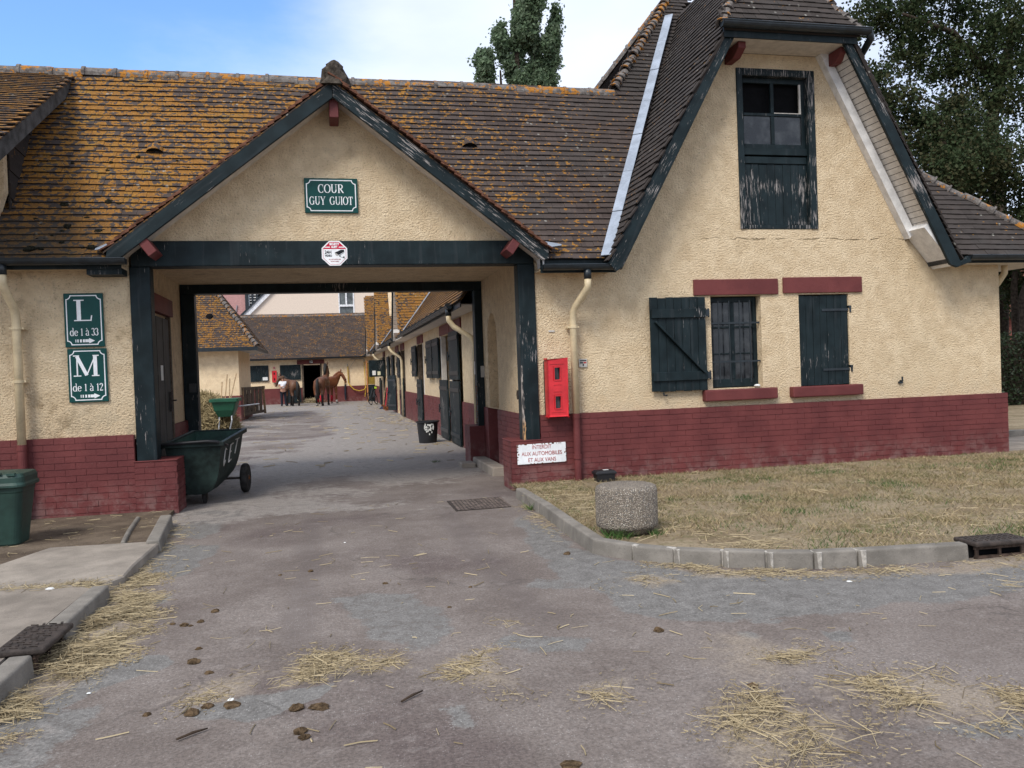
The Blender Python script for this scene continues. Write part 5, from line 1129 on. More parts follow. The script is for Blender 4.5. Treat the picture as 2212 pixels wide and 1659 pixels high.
for i, (a, b) in enumerate(gabs):
    m_ = (a+b)/2; zt = EZ+1.73*(b-a)/2
    MB().prism([(2.17, b, EZ-.02), (2.17, m_, zt), (2.17, m_, zt-.3), (2.17, b-.17, EZ-.05)], (-.03, 0, 0)).build('rake_board', MT['dark'], rg)
    MB().prism([(2.17, a, EZ-.02), (2.17, m_, zt), (2.17, m_, zt-.3), (2.17, a+.17, EZ-.05)], (-.03, 0, 0)).build('rake_board', MT['dark'], rg)
    for k in range(22):
        t0, t1 = k/22, (k+.93)/22; y0, y1 = b-.2+(m_-b+.2)*t0, b-.2+(m_-b+.2)*t1; z0, z1 = EZ-.06+(zt-.32-EZ)*t0, EZ-.06+(zt-.32-EZ)*t1
        MB().prism([(2.18, y0, z0), (2.18, y1, z1), (RX, y1, z1), (RX, y0, z0)], (0, -.01, -.006)).build('soffit_board', MT['soffit'], rg)
    MB().prism([(2.19, b-.42, EZ+.28), (2.19, b-.02, EZ-.10), (2.19, b-.16, EZ-.10), (2.19, b-.44, EZ+.16)], (.46, 0, 0)).build('soffit_trim', MT['soffit_w'], rg)
    xt = EX+(zt-EZ)/sl_
    MB().prism([(EX-.02, a-.11, EZ+.05), (EX-.02, a+.06, EZ+.10), (xt, m_+.0, zt+.08), (xt, m_-.17, zt+.04)], (0, 0, .01)).build('valley_sheet', MT['zinc'], rg)
def ygutter(a, b):
    mb = MB(); r = .065; rings = []
    for y in (a, b): rings.append([(EX-.06+r*math.cos(R(t)), y, EZ-.03+r*math.sin(R(t))) for t in range(180, 361, 20)]+[(EX-.06+(r-.006)*math.cos(R(t)), y, EZ-.03+(r-.006)*math.sin(R(t))) for t in range(360, 179, -20)])
    mb.loft(rings)
    for k in range(int((b-a)/.8)): mb.lathe((EX-.06, a+.2+k*.8, EZ-.03), [(r+.005, -.01), (r+.005, .01)], 14, (0, 1, 0))
    mb.prism([(EX-.06+r*math.cos(R(t)), a, EZ-.03+r*math.sin(R(t))) for t in range(180, 361, 20)], (0, .004, 0))
    mb.build('gutter', MT['gutter'], rg)
ygutter(14.9, 26.0); ygutter(28.75, 36.4); ygutter(39.35, 46.2); ygutter(49.1, 51.6)
MB().box(EX, EX+.02, 14.1, 25.2, EZ-.12, EZ).box(EX, EX+.02, 28.6, 35.8, EZ-.12, EZ).box(EX, EX+.02, 39.2, 45.5, EZ-.12, EZ).build('eaves_board', MT['gutter'], rg)
MB().box(EX+.02, RX, 14.1, 52, EZ-.09, EZ-.07).build('eaves_soffit', MT['soffit'], rg)
for y in (15.1, 30.4, 41.0):
    d_ = thing_part('downpipe', rg)
    MB().tube([(EX-.06, y, EZ-.08), (EX-.06, y, EZ-.20)], .055, 12).build('outlet', MT['gutter'], d_, smooth=True)
    MB().tube([(EX-.06, y, EZ-.19), (EX-.06, y-.01, EZ-.28), (EX+.02, y-.05, EZ-.40), (RX-.13, y-.25, EZ-.62), (RX-.09, y-.3, EZ-.75), (RX-.09, y-.3, .05)], .05, 14).build('pipe', MT['pvc'], d_, smooth=True)
# stable doors and shutters
def leaf(y0, y1, z0, z1, x=RX-.045, nm='stable_door', th=.04, ang=0.0, hy=None, mat='dark_v', label=None):
    p = thing_part(nm, rg); hy = y0 if hy is None else hy
    def rot(mb):
        c, s_ = math.cos(ang), math.sin(ang)
        for v in mb.v: dx, dy = v.x-x, v.y-hy; v.x, v.y = x+dx*c-dy*s_, hy+dx*s_+dy*c
        return mb
    n = max(3, round((y1-y0)/.19)); w_ = (y1-y0)/n
    for k in range(n): rot(MB().box(x-th, x, y0+k*w_+.002, y0+(k+1)*w_-.002, z0, z1)).build('board', MT[mat], p)
    mb = MB()
    for q in (.14, .86): mb.box(x-th-.012, x-th, y0, y1, z0+(z1-z0)*q-.04, z0+(z1-z0)*q+.04)
    mb.tube([(x-th-.03, y1-.08, (z0+z1)/2-.1), (x-th-.03, y1-.08, (z0+z1)/2+.1)], .014, 6).box(x-th-.04, x-th, y1-.14, y1-.02, (z0+z1)/2-.02, (z0+z1)/2+.02)
    rot(mb).build('ironwork', MT['gutter'], p)
    if label: p['label'] = label
leaf(16.9, 18.2, .03, 1.36); leaf(16.9, 18.2, 1.39, 2.42); leaf(18.62, 19.93, .03, 1.38)
leaf(19.98, 21.1, 1.42, 2.40, RX-.05, 'shutter'); leaf(21.25, 22.5, 1.42, 2.40, RX-.05, 'shutter', mat='dark_v'); leaf(25.25, 26.5, 1.46, 2.40, RX-.05, 'shutter')
leaf(23.95, 24.55, .03, 1.38); leaf(24.57, 25.18, .03, 1.38)
leaf(29.95, 31.15, .03, 1.4); leaf(31.25, 32.3, 1.42, 2.40, RX-.05, 'shutter'); leaf(33.72, 34.6, .10, 1.52, RX-.03, ang=R(17), hy=33.72, label='green half door standing open into the yard'); leaf(36.9, 38.0, 1.45, 2.35, RX-.05, 'shutter'); leaf(34.4, 35.4, 1.45, 2.35, RX-.05, 'shutter')
leaf(40.25, 41.45, .03, 2.4); leaf(43.05, 44.15, .03, 1.4)
for a, b in ((16.8, 18.35), (18.42, 20.05), (23.8, 24.5), (24.6, 25.3), (29.8, 31.3), (32.3, 33.8), (40.1, 41.6)):
    MB().box(RX-.03, RX+.1, a, b, 2.43, 2.66).build('lintel', MT['redwood'], rg)
for a in (18.25, 18.55, 19.95, 23.85, 25.2, 29.85, 31.2, 32.35): MB().box(RX-.015, RX+.1, a-.06, a+.04, 0 if a not in (18.25,) else .0, 2.42).build('door_post', MT['timber_d' if a > 24 else 'soffit'], rg)
MB().box(RX-.34, RX-.305, 31.0, 32.3, 2.0, 2.0).build('ledge', MT['timber_d'], rg)
bx_ = [o for o in rg.children if o.name.startswith('ledge')][0]; bpy.data.objects.remove(bx_)

# tack boards, tools and the small stuff along the range, each its own thing
cb = thing('wall_cupboard', 'dark green box cupboard with pinned white papers hung on the right range', 'cupboard', (2.2, 40, 1.5))
MB().box(1.90, 2.66, 40.0, 40.5, 1.47, 2.26).build('case', MT['dark_v'], cb, bevel=.01)
MB().box(1.95, 2.30, 39.97, 40.0, 1.51, 2.22).box(2.32, 2.64, 39.97, 40.0, 1.51, 2.22).build('door', MT['dark_v'], cb)
MB().box(2.04, 2.20, 39.955, 39.969, 1.55, 1.76).build('paper', MT['paper'], cb); MB().box(2.28, 2.42, 39.955, 39.969, 1.54, 1.72).build('paper', plain('cream_paper', (.62, .60, .42), .8), cb)
yd = thing('stable_door', 'ochre and dark green half door at the far end of the right range', 'door', (2.5, 50, 0))
MB().box(2.27, 2.68, 50.0, 50.05, 1.02, 2.30).build('upper_leaf', MT['yellowdoor'], yd); MB().box(2.27, 2.68, 49.98, 50.05, .02, 1.0).build('lower_leaf', MT['dark'], yd); MB().box(2.20, 2.27, 49.95, 50.08, 0, 2.42).build('door_post', MT['timber_o'], yd)
# bicycle leaning by the far wall
bc = thing('bicycle', 'black bicycle with lime saddle leaning at the far end of the yard', 'bicycle', (2.25, 43.7, 0))
for cx_, cy_, k in ((2.05, 43.9, 0), (2.38, 44.8, 1)):
    d_ = Vector((.34, .94, 0)).normalized(); nn = Vector((-.94, .34, -.25)).normalized(); u_ = d_.cross(nn)
    c_ = Vector((cx_, cy_, .33)); wp = thing_part('wheel', bc)
    ring = lambda r_: [c_+d_*r_*math.cos(2*math.pi*i/24)+u_*r_*math.sin(2*math.pi*i/24) for i in range(25)]
    MB().tube(ring(.32), .022, 6).build('tyre', MT['rubber'], wp); mb = MB()
    for i in range(9): q = ring(.3); mb.tube([c_, q[i*24//9]], .003, 3)
    mb.build('spokes', MT['steel'], wp)
mb = MB(); A_ = lambda f, z: Vector((2.05+.33*f, 43.9+.9*f, z))+Vector((.25*z-.08, 0, 0))
for a, b in ((A_(0, .33), A_(.12, .9)), (A_(.12, .82), A_(.5, .3)), (A_(.5, .3), A_(.62, .85)), (A_(.14, .85), A_(.6, .78)), (A_(.5, .3), A_(1, .33)), (A_(.61, .75), A_(1, .33))): mb.tube([a, b], .02, 6)
mb.tube([A_(.12, .95)+Vector((-.25, 0, 0)), A_(.12, .97), A_(.12, .95)+Vector((.2, 0, 0))], .014, 6); mb.build('frame', MT['blackpl'], bc)
MB().obox(A_(.62, .9), (.05, 0, 0), (0, .12, 0), (0, 0, .06)).build('saddle', MT['lime'], bc)
cl_ = MB().lathe((2.45, 38.4, 0), [(.24, 0), (.2, .05), (.08, .12), (0, .13)], 9)
for v in cl_.v: v.x += .05*math.sin(v.y*17); v.y += .06*math.sin(v.x*13)
tag(cl_.build('cloth', MT['tarp'], smooth=True), 'crumpled dark blue cloth lying at the foot of the right range', 'cloth')
for i, (y, lab, m_, z1) in enumerate(((37.6, 'red handled tool leaning on the range beside the cupboard', 'redcab', 1.25), (38.9, 'thin wooden handled broom leaning on the range wall', 'timber', 1.4), (36.4, 'dark shovel leaning on the right range near the open half door', 'iron', 1.3))):
    t = thing('stable_tool', lab, 'tool', (2.5, y, 0)); MB().tube([(2.42, y, .03), (2.62, y+.05, z1)], .022, 6).build('handle', MT[m_], t); MB().box(2.34, 2.48, y-.12, y+.12, 0, .16).build('head', MT['rust'], t)

# ------------------------------------------------------------------ stable across the far end
fs = thing('far_stable', 'stable across the far end of the yard with door number 12', 'stable building', (-2, 52, 0)); FFY = 52
MB().holes(rect(-12, 2.9, 0, 2.95), [rect(-1.47, -.46, .02, 2.30)], 'Y', FFY, .3).build('wall', MT['stucco_far'], fs)
MB().box(-12, -1.5, FFY-.03, FFY, -.05, .95).build('plinth', MT['red'], fs); MB().box(-.43, 2.7, FFY-.03, FFY, -.05, .95).build('plinth', MT['red'], fs)
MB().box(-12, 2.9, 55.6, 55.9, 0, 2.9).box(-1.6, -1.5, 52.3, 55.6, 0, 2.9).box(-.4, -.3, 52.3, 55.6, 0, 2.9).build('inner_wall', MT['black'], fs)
deck = MB().prism([(-12, 51.5, 2.74), (3.4, 51.5, 2.74), (3.4, 53.6, 5.42), (-12, 53.6, 5.42)], (0, .02, -.03)).prism([(-12, 53.6, 5.42), (3.4, 53.6, 5.42), (3.4, 56.2, 2.4), (-12, 56.2, 2.4)], (0, 0, -.03)); deck.build('roof', MT['tile_far'], fs)
T = tiles((-7, 51.48, 2.72), (1, 0, 0), (0, 2.1, 2.68), 10.2, 3.42, lambda p: True); uf = unit_mesh('roof_tile', MT['tile_far']); pieces('roof_tile', T, uf, MT['tile_far'], fs, limit=0)
ridge_tiles('ridge_tile', (-6.4, 53.6, 5.36), (3.2, 53.6, 5.36), 24, .12, MT['ridge'], fs)
gutter('gutter', -12, 2.3, 51.46, 2.70, MT['gutter'], fs, .06)
MB().box(-1.82, -.22, FFY-.06, FFY+.05, 2.36, 2.62).build('lintel', MT['redwood'], fs)
nb_ = thing_part('number_plate', fs); MB().box(-1.09, -.90, FFY-.07, FFY-.06, 2.40, 2.58).build('plate', MT['blackprint'], nb_); text('1', .19, MT['white'], nb_, (-1.045, FFY-.073, 2.49), bold=.006, name='digit'); text('2', .19, MT['white'], nb_, (-.945, FFY-.073, 2.49), bold=.006, name='digit')
for x0, x1 in ((-1.56, -1.46), (-.47, -.38)): MB().box(x0, x1, FFY-.05, FFY+.06, 0, 2.36).build('door_post', MT['timber_d'], fs)
for x0, x1, z0, z1 in ((-4.62, -3.49, 1.40, 2.36), (-2.83, -1.62, 1.44, 2.34)):
    s_ = thing_part('shutter', fs)
    for k in range(5): MB().box(x0+(x1-x0)*k/5+.003, x0+(x1-x0)*(k+1)/5-.003, FFY-.07, FFY-.03, z0, z1).build('board', MT['dark_v'], s_)
    MB().box(x0, x1, FFY-.085, FFY-.07, z0, z0+.05).box(x0, x1, FFY-.085, FFY-.07, z1-.05, z1).build('ledge', MT['dark'], s_)
MB().box(-3.84, -3.55, FFY-.09, FFY-.075, 1.47, 1.66).build('notice', MT['paper'], fs)
leafm = MB()
dl = thing_part('stable_door', fs)
for k in range(5): MB().box(-2.52+k*.18, -2.345+k*.18, FFY-.52, FFY-.48, .05, .95).build('board', MT['dark_v'], dl)
cabinet('red fire extinguisher cabinet on the far stable between two dark shutters', -3.29, -3.03, FFY-.0, 1.33, 2.02)
el_ = thing('extinguisher_sign', 'tiny red square sign above the far fire cabinet', 'sign', (-3.16, 51.98, 2.2)); MB().box(-3.21, -3.11, FFY-.02, FFY-.005, 2.14, 2.26).build('plate', MT['redsign'], el_); MB().box(-3.17, -3.15, FFY-.024, FFY-.02, 2.16, 2.24).build('symbol', MT['white'], el_)
hz = thing('wash_hose', 'yellow hose hanging in a loop from a galvanised wall pipe', 'hose', (1.8, 51.9, 1))
MB().tube([(1.18, 51.9, 2.15), (1.18, 51.9, 1.13), (1.25, 51.85, 1.0), (1.5, 51.8, .72), (1.8, 51.8, .62), (2.1, 51.8, .68), (2.24, 51.85, .85)], .03, 8).tube([(2.17, 51.9, 2.5), (2.19, 51.85, 1.4), (2.2, 51.85, .7), (2.15, 51.85, .25)], .025, 8).build('hose', MT['hose'], hz)
MB().tube([(1.36, 51.75, 2.58), (2.1, 51.75, 2.60), (2.17, 51.8, 2.55), (2.17, 51.9, 2.4)], .03, 8).tube([(1.16, 51.93, 2.3), (1.16, 51.93, 1.2)], .02, 6).tube([(1.25, 51.9, 2.0), (1.65, 51.8, 2.55)], .008, 5).build('pipe', MT['steel'], hz)
lr = thing('lead_rope', 'bundle of dark lead ropes hanging from a hook on the far wall', 'rope', (.98, 51.9, 1)); mb = MB()
for k in range(4): mb.tube([(.95+k*.02, 51.9, 1.05), (.93+k*.025, 51.86, .5), (.96+k*.015, 51.88, .10)], .02, 5)
mb.build('rope', MT['navy'], lr); MB().lathe((.97, 51.92, 1.05), [(.02, 0), (.05, .1), (.02, .2)], 8).build('hook', MT['timber'], lr)

# ------------------------------------------------------------------ hip-roofed stable on the left of the yard
hb = thing('hip_roof_stable', 'stable with bright orange lichened hip roof on the left of the yard', 'stable building', (-5, 32.5, 0)); HY = 32.5; HX = -3.25
MB().box(-10, HX, HY, HY+.3, .9, 2.8).box(HX-.3, HX, HY+.3, 37.2, .9, 2.8).build('wall', MT['stucco_far'], hb)
MB().box(-10, HX+.03, HY-.03, HY+.3, -.05, .97).build('plinth', MT['red'], hb); MB().box(HX-.3, HX+.03, HY+.3, 37.2, -.05, .97).build('plinth', MT['red'], hb)
deck = MB().prism([(-10, 32.05, 2.74), (-2.55, 32.05, 2.74), (-4.85, 34.4, 5.95), (-10, 34.4, 5.95)], (0, .02, -.03)).prism([(-2.55, 32.05, 2.74), (-2.55, 37.6, 2.74), (-4.85, 35.2, 5.95), (-4.85, 34.4, 5.95)], (0, 0, -.03)); deck.build('roof', MT['tile_hip'], hb)
uq = unit_mesh('roof_tile', MT['tile_hip'])
T = tiles((-8, 32.02, 2.72), (1, 0, 0), (0, 2.35, 3.21), 5.5, 3.98, lambda p: p[0] < -2.55-(p[1]-32.05)*.98)
T += tiles((-2.55, 32.05, 2.74), (0, 1, 0), (-2.3, 0, 3.21), 5.5, 3.95, lambda p: p[1] > 32.05+(-2.55-p[0])*1.02)
pieces('roof_tile', T, uq, MT['tile_hip'], hb, limit=200)
ridge_tiles('hip_tile', (-2.52, 32.03, 2.78), (-4.85, 34.4, 6.0), 24, .11, MT['ridge_plain'], hb, up=(.5, -.5, 1), taper=.1)
MB().box(-10, -2.5, 31.97, 32.05, 2.62, 2.76).build('gutter', MT['gutter'], hb); MB().box(-2.58, -2.5, 32.05, 37.6, 2.62, 2.76).build('eaves_board', MT['gutter'], hb); MB().box(-10, -2.58, 32.05, 32.5, 2.66, 2.68).box(HX, -2.58, 32.5, 37.5, 2.66, 2.68).build('eaves_soffit', MT['soffit'], hb)
v_ = thing_part('roof_vent', hb); MB().lathe((-4.25, 32.9, 3.95), [(.13, -.12), (.13, .02), (.09, .08), (.02, .1)], 10, (0, -.8, .2)).build('vent_hood', MT['black'], v_)

# ------------------------------------------------------------------ houses beyond the yard
ch = thing('pale_house', 'pale rendered house with white trimmed gable and white window beyond the yard', 'house', (1, 76, 0))
MB().holes([(-11.5, 0), (6.5, 0), (6.5, 9.6), (2.0, 14), (.4, 14), (-7.4, 6.55), (-11.5, 6.55)], [rect(1.14, 2.46, 6.9, 9.0)], 'Y', 75, .4).build('wall', MT['cream_render'], ch)
MB().prism([(-7.65, 74.8, 6.45), (.3, 74.8, 14.1), (.7, 74.8, 14.1), (-7.05, 74.8, 6.45)], (0, .25, 0)).build('rake_board', MT['frame_w'], ch)
MB().prism([(-7.85, 74.7, 6.45), (.2, 74.7, 14.2), (.32, 74.7, 14.2), (-7.62, 74.7, 6.45)], (0, 9, 0)).build('roof', MT['gutter'], ch)
wn_ = thing_part('window', ch); mb = MB().box(1.12, 1.22, 74.95, 75.1, 6.9, 9).box(2.38, 2.48, 74.95, 75.1, 6.9, 9).box(1.22, 2.38, 74.95, 75.1, 7.68, 7.86).box(1.72, 1.86, 74.95, 75.1, 7.86, 9); mb.build('frame', MT['frame_w'], wn_)
for a, b, c, d in ((1.22, 1.72, 7.86, 9), (1.86, 2.38, 7.86, 9), (1.22, 2.38, 6.9, 7.68)): MB().box(a, b, 75.1, 75.12, c, d).build('pane', plain('grey_glass', (.10, .11, .11), .2, .5, .3, 1.2), wn_)
ph = thing('pink_house', 'pink boarded house with dark posts and balcony beyond the yard', 'house', (-10, 80, 0))
MB().box(-17, -6.95, 80, 80.3, 0, 12).build('wall', MT['pink'], ph)
mb = MB()
for k in range(34): MB_ = mb.obox((-12, 79.95, 5.4+k*.19), (5.05, 0, .05), (0, .03, .0), (0, -.012, .088))
stuff(mb.build('cladding_board', MT['pink'], ph))
MB().box(-7.15, -6.85, 79.5, 80, 0, 12).build('post', MT['gutter'], ph); MB().box(-6.6, -6.45, 79.6, 79.9, 0, 12).build('post', MT['gutter'], ph); MB().box(-6.2, -6.05, 79.6, 79.9, 0, 12).build('post', MT['gutter'], ph)
mb = MB()
for k in range(12): mb.box(-6.85, -6.0, 79.7, 79.75, 7+k*.25, 7.1+k*.25)
mb.build('balcony_rail', MT['soffit_w'], ph); MB().box(-6.85, -4, 80.3, 80.6, 0, 12).build('balcony_wall', MT['black'], ph)
MB().prism([(-9.6, 79.3, 8.75), (-9.35, 79.3, 8.85), (-8.25, 79.3, 7.2), (-8.55, 79.3, 7.1)], (0, .5, 0)).build('rake_board', MT['gutter'], ph)
MB().beam((-7.9, 79.85, 8.4), (-8.15, 79.85, 7.1), .07, .07).build('pipe', MT['steel'], ph)
MB().prism([(-17.4, 79.6, 12), (-4, 79.6, 12), (-4, 85, 15), (-17.4, 85, 15)], (0, 0, .1)).build('roof', MT['tile_far'], ph)
bh = thing('brick_house', 'reddish house glimpsed between trunks beyond the right hedge', 'house', (38, 40, 0))
MB().box(30, 46, 40, 48, -.1, 3.6).build('wall', MT['brick_far'], bh); MB().prism([(29.5, 39.5, 3.5), (46.5, 39.5, 3.5), (46.5, 44, 7.2), (29.5, 44, 7.2)], (0, .05, .1)).build('roof', MT['verge'] if 'verge' in MT else MT['tile_verge'], bh)

# ------------------------------------------------------------------ yard gear on the left
gt = thing('wooden_gate', 'brown timber framed gate with diagonal braces standing open by the left stable', 'gate', (-2.9, 33, 0))
g0, g1 = Vector((-3.28, 33.3, 0)), Vector((-2.63, 36.6, 0)); gu = Vector((0, 0, 1)); gd = (g1-g0); GP = lambda t, z: g0+gd*t+gu*z
MB().beam(GP(-.07, -.05), GP(-.07, 1.28), .12, .12, (0, 1, 0)).build('gate_post', MT['timber_o'], gt); MB().beam(GP(-.015, 0), GP(-.015, 1.27), .12, .1, (0, 1, 0)).build('gate_post', MT['timber_d'], gt)
for a, b, m_, w_ in (((.05, .12), (.05, 1.26), 'timber', .09), ((.97, .12), (.90, 1.26), 'timber', .09)): MB().beam(GP(*a), GP(*b), w_, .07, (0, 1, 0)).build('stile', MT[m_], gt)
for z in (.22, 1.2): MB().beam(GP(.03, z), GP(.97, z), .05, .12).build('rail', MT['timber_d'], gt)
MB().beam(GP(.12, 1.0)+Vector((-.03, -.05, 0)), GP(.5, .2)+Vector((-.03, -.05, 0)), .04, .10).build('brace', MT['timber_d'], gt); MB().beam(GP(.52, .2)+Vector((-.03, -.05, 0)), GP(.86, 1.22)+Vector((-.03, -.05, 0)), .04, .12).build('brace', MT['timber'], gt)
for k in range(5): MB().beam(GP(.14+k*.16, .16), GP(.14+k*.16, 1.2), .02, .4, gd).build('board', MT['timber_d'], gt)
tr = thing('tipping_barrow', 'green plastic yard barrow holding forks, parked before the left stable', 'barrow', (-3.3, 27.3, 0))
rings = [rsq(-3.19, 27.6, a, b, z, .06) for a, b, z in ((.21, .35, .42), (.30, .48, .62), (.37, .55, .9))]
MB().loft(rings).build('tray', MT['trailer'], tr)
MB().loft([rsq(-3.19, 27.6, .40, .58, .88, .06), rsq(-3.19, 27.6, .43, .61, .89, .06), rsq(-3.19, 27.6, .43, .61, .98, .06), rsq(-3.19, 27.6, .40, .58, .985, .06)]).build('rim', MT['trailer'], tr)
MB().tube([(-3.0, 27.3, .55), (-2.98, 27.2, .3), (-3.05, 27.2, .02)], .025, 7).tube([(-3.35, 27.3, .5), (-3.38, 27.2, .02)], .025, 7).tube([(-2.8, 27.5, .72), (-2.2, 27.9, .76)], .022, 7).build('frame', MT['steel'], tr)
wheel(tr, Vector((-3.2, 28.1, .19)), .19, .08, Vector((1, 0, 0)))
for i, (x0, y0, x1, y1, z1, lab) in enumerate(((-3.12, 27.5, -2.93, 28.5, 1.76, 'long wooden fork handle leaning to the right in the green barrow'), (-3.25, 27.6, -3.20, 28.4, 1.74, 'tallest upright wooden fork handle in the green barrow'), (-3.1, 27.7, -3.14, 28.5, 1.6, 'thin wooden handle behind the two tall ones in the green barrow'), (-3.35, 27.6, -3.37, 28.4, 1.5, 'short wooden handle at the hay side of the green barrow'))):
    t = thing('fork', lab, 'fork', (x0, y0, .6)); MB().tube([(x0, y0, .6), (x1, y1, z1)], .018, 6).build('handle', MT['timber'], t)
    mb = MB()
    for k in range(3): mb.tube([(x0-.06+k*.06, y0-.02, .62), (x0-.06+k*.06, y0-.05, .45)], .008, 4)
    mb.build('tines', MT['steel'], t)

# ------------------------------------------------------------------ horses and people
def skin(name, V, E_, mat, parent, root=0, sub=1):
    me = bpy.data.meshes.new(name); me.from_pydata([v[:3] for v in V], E_, []); me.update(); me.materials.append(mat)
    o = bpy.data.objects.new(name, me); link(o, parent)
    md = o.modifiers.new('skin', 'SKIN'); md.use_smooth_shade = True
    for i, d in enumerate(me.skin_vertices[0].data):
        r = V[i][3]; d.radius = r if isinstance(r, tuple) else (r, r); d.use_root = (i == root)
    s_ = o.modifiers.new('smooth', 'SUBSURF'); s_.levels = s_.render_levels = sub
    return o
def chain(*n): return [(n[i], n[i+1]) for i in range(len(n)-1)]
def horse(label, c, yaw, coat, headturn, neck_up, scale=1.0, legcol='darkhair', white=(), wraps=()):
    """c: ground point under the middle of the back; yaw: direction the horse faces (0 = +Y)"""
    t = thing('horse', label, 'horse', c); s_ = scale; cy, sy = math.cos(yaw), math.sin(yaw)
    def W(f, r, z, dz=0): return (c[0]+(f*sy+r*cy)*s_, c[1]+(f*cy-r*sy)*s_, z*s_)
    hd = Vector(headturn)                                          # (forward, right) offset of the head from the neck base
    nb = Vector((.62, 0, 1.32)); nk = Vector((.62+hd[0]*.45, hd[1]*.45, 1.32+neck_up*.5)); pol = Vector((.62+hd[0]*.85, hd[1]*.85, 1.32+neck_up)); 
    hv = Vector((hd[0], hd[1], 0)).normalized() if len(hd) == 2 else Vector(hd[2:]+(0,)) 
    hv = Vector((headturn[2], headturn[3], 0)).normalized() if len(headturn) > 2 else Vector((headturn[0], headturn[1], 0)).normalized()
    ck_ = pol+hv*.13+Vector((0, 0, -.12)); ns = pol+hv*.26+Vector((0, 0, -.42)); mz = pol+hv*.30+Vector((0, 0, -.55))
    V = [(*W(-.05, 0, 1.18), (.27*s_, .31*s_)), (*W(-.45, 0, 1.24), (.28*s_, .30*s_)), (*W(-.70, 0, 1.22), (.22*s_, .25*s_)), (*W(.32, 0, 1.20), (.26*s_, .31*s_)), (*W(*nb), (.20*s_, .27*s_)), (*W(*nk), (.12*s_, .20*s_)), (*W(*pol), (.105*s_, .13*s_)), (*W(*ck_), (.10*s_, .12*s_)), (*W(*ns), (.065*s_, .075*s_)), (*W(*mz), (.055*s_, .06*s_))]
    E_ = chain(2, 1, 0, 3, 4, 5, 6, 7, 8, 9)
    legs = []
    for sd in (-1, 1):
        for fr_, pts in ((0, ((-.58, .17, 1.02, .17), (-.52, .17, .80, .115), (-.70, .16, .50, .058), (-.66, .16, .14, .042), (-.62, .16, .05, .06))), (1, ((.46, .15, .98, .13), (.48, .15, .74, .085), (.49, .14, .46, .052), (.48, .14, .14, .04), (.51, .14, .05, .055)))):
            off = (.06 if sd > 0 else -.08)*(1 if fr_ else -1); b = len(V)
            for k, (f, r, z, rad) in enumerate(pts): V.append((*W(f+off*(k/4), r*sd, z), rad*s_))
            E_ += [(1 if not fr_ else 3, b)]+chain(*range(b, b+5)); legs.append((fr_, sd, [V[b+k] for k in range(5)]))
    skin('body', V, E_, MT[coat], t, 0, 2)
    for i, (fr_, sd, L) in enumerate(legs):                         # dark points: knee or hock down to the hoof
        def mid(a, b, u): return tuple(a[j]+(b[j]-a[j])*u for j in range(3))
        p = [mid(L[1], L[2], .45), L[2][:3], L[3][:3], L[4][:3], (L[4][0], L[4][1], .0)]
        r_ = [.075*s_ if not fr_ else .065*s_, L[2][3]+.006, L[3][3]+.008, L[4][3]+.004, L[4][3]+.012]
        if i in wraps: MB().tube([p[1], mid(p[1], p[2], .5), p[2]], [.062, .075, .062], 10).build('bandage', MT['redwrap'], t, smooth=True)
        if legcol == 'darkhair' or i in white:
            MB().tube(p[:4] if i not in white else p[:3], r_[:4] if i not in white else r_[:3], 10).build('lower_leg', MT[legcol], t, smooth=True)
        if i in white: MB().tube([mid(p[2], p[1], .35), p[2], p[3]], [.05, .052, .06], 10).build('white_sock', MT['whitehair'], t, smooth=True)
        MB().tube([p[3], p[4]], [.058*s_, .07*s_], 10).build('hoof', MT['blackpl'], t)
    tl = [W(-.86, 0, 1.38), W(-.97, 0, 1.28), W(-1.0, .01, .95), W(-.97, .02, .6), W(-.95, .02, .36)]
    MB().tube(tl, [.05, .075, .105, .10, .03], 10).build('tail', MT['darkhair' if coat != 'chestnut' else 'chestnut'], t, smooth=True)
    pv = [Vector(W(*(nb+Vector((-.12, 0, .22))))), Vector(W(*(nk+Vector((-.05*hv.x-.08, -.05*hv.y, .15))))), Vector(W(*(pol+Vector((-.07*hv.x, -.07*hv.y, .10))))), Vector(W(*(ck_+Vector((0, 0, .13)))))]
    MB().tube(pv, [.05, .095 if coat == 'bay' else .075, .10 if coat == 'bay' else .06, .04], 8).build('mane', MT['darkhair' if coat != 'chestnut' else 'chestnut'], t, smooth=True)
    for sd in (-1, 1):
        e = pol+Vector((-hv.y*.07*sd, hv.x*.07*sd, .09))+hv*.03
        MB().tube([W(*e), W(*(e+Vector((-hv.y*.02*sd, hv.x*.02*sd, .10)))), W(*(e+Vector((0, 0, .19))))], [.025, .038, .006], 7).build('ear', MT[coat], t)
    for sd in (-1, 1):
        e = ck_+Vector((-hv.y*.095*sd, hv.x*.095*sd, -.02)); MB().lathe(W(*e), [(.001, -.018), (.018, 0), (.001, .018)], 8).build('eye', MT['blackpl'], t)
    a = ns+Vector((0, 0, .06)); mb = MB(); q = hv*.5+Vector((0, 0, -.8)); q.normalize()
    mb.lathe(W(*(ns+Vector((0, 0, .05)))), [(.088*s_, -.012), (.09*s_, .012)], 10, Vector(W(*(ns+q)))-Vector(W(*ns))); mb.tube([W(*(ns+Vector((-hv.y*.08, hv.x*.08, .05)))), W(*(pol+Vector((-hv.y*.10, hv.x*.10, .04))))], .012, 5); mb.build('halter', MT['navy'], t)
    return t
horse('bay horse with black tail turning its head left towards the woman', (-2.03, 48.1, 0), R(-22), 'brown', (.42, -.34, .25, -.95), .36, .96)
horse('large bay horse seen from behind with head held high and black tail', (-.33, 46.3, 0), R(15), 'bay', (.22, .0, .9, .1), .72, 1.04, white=(0,))
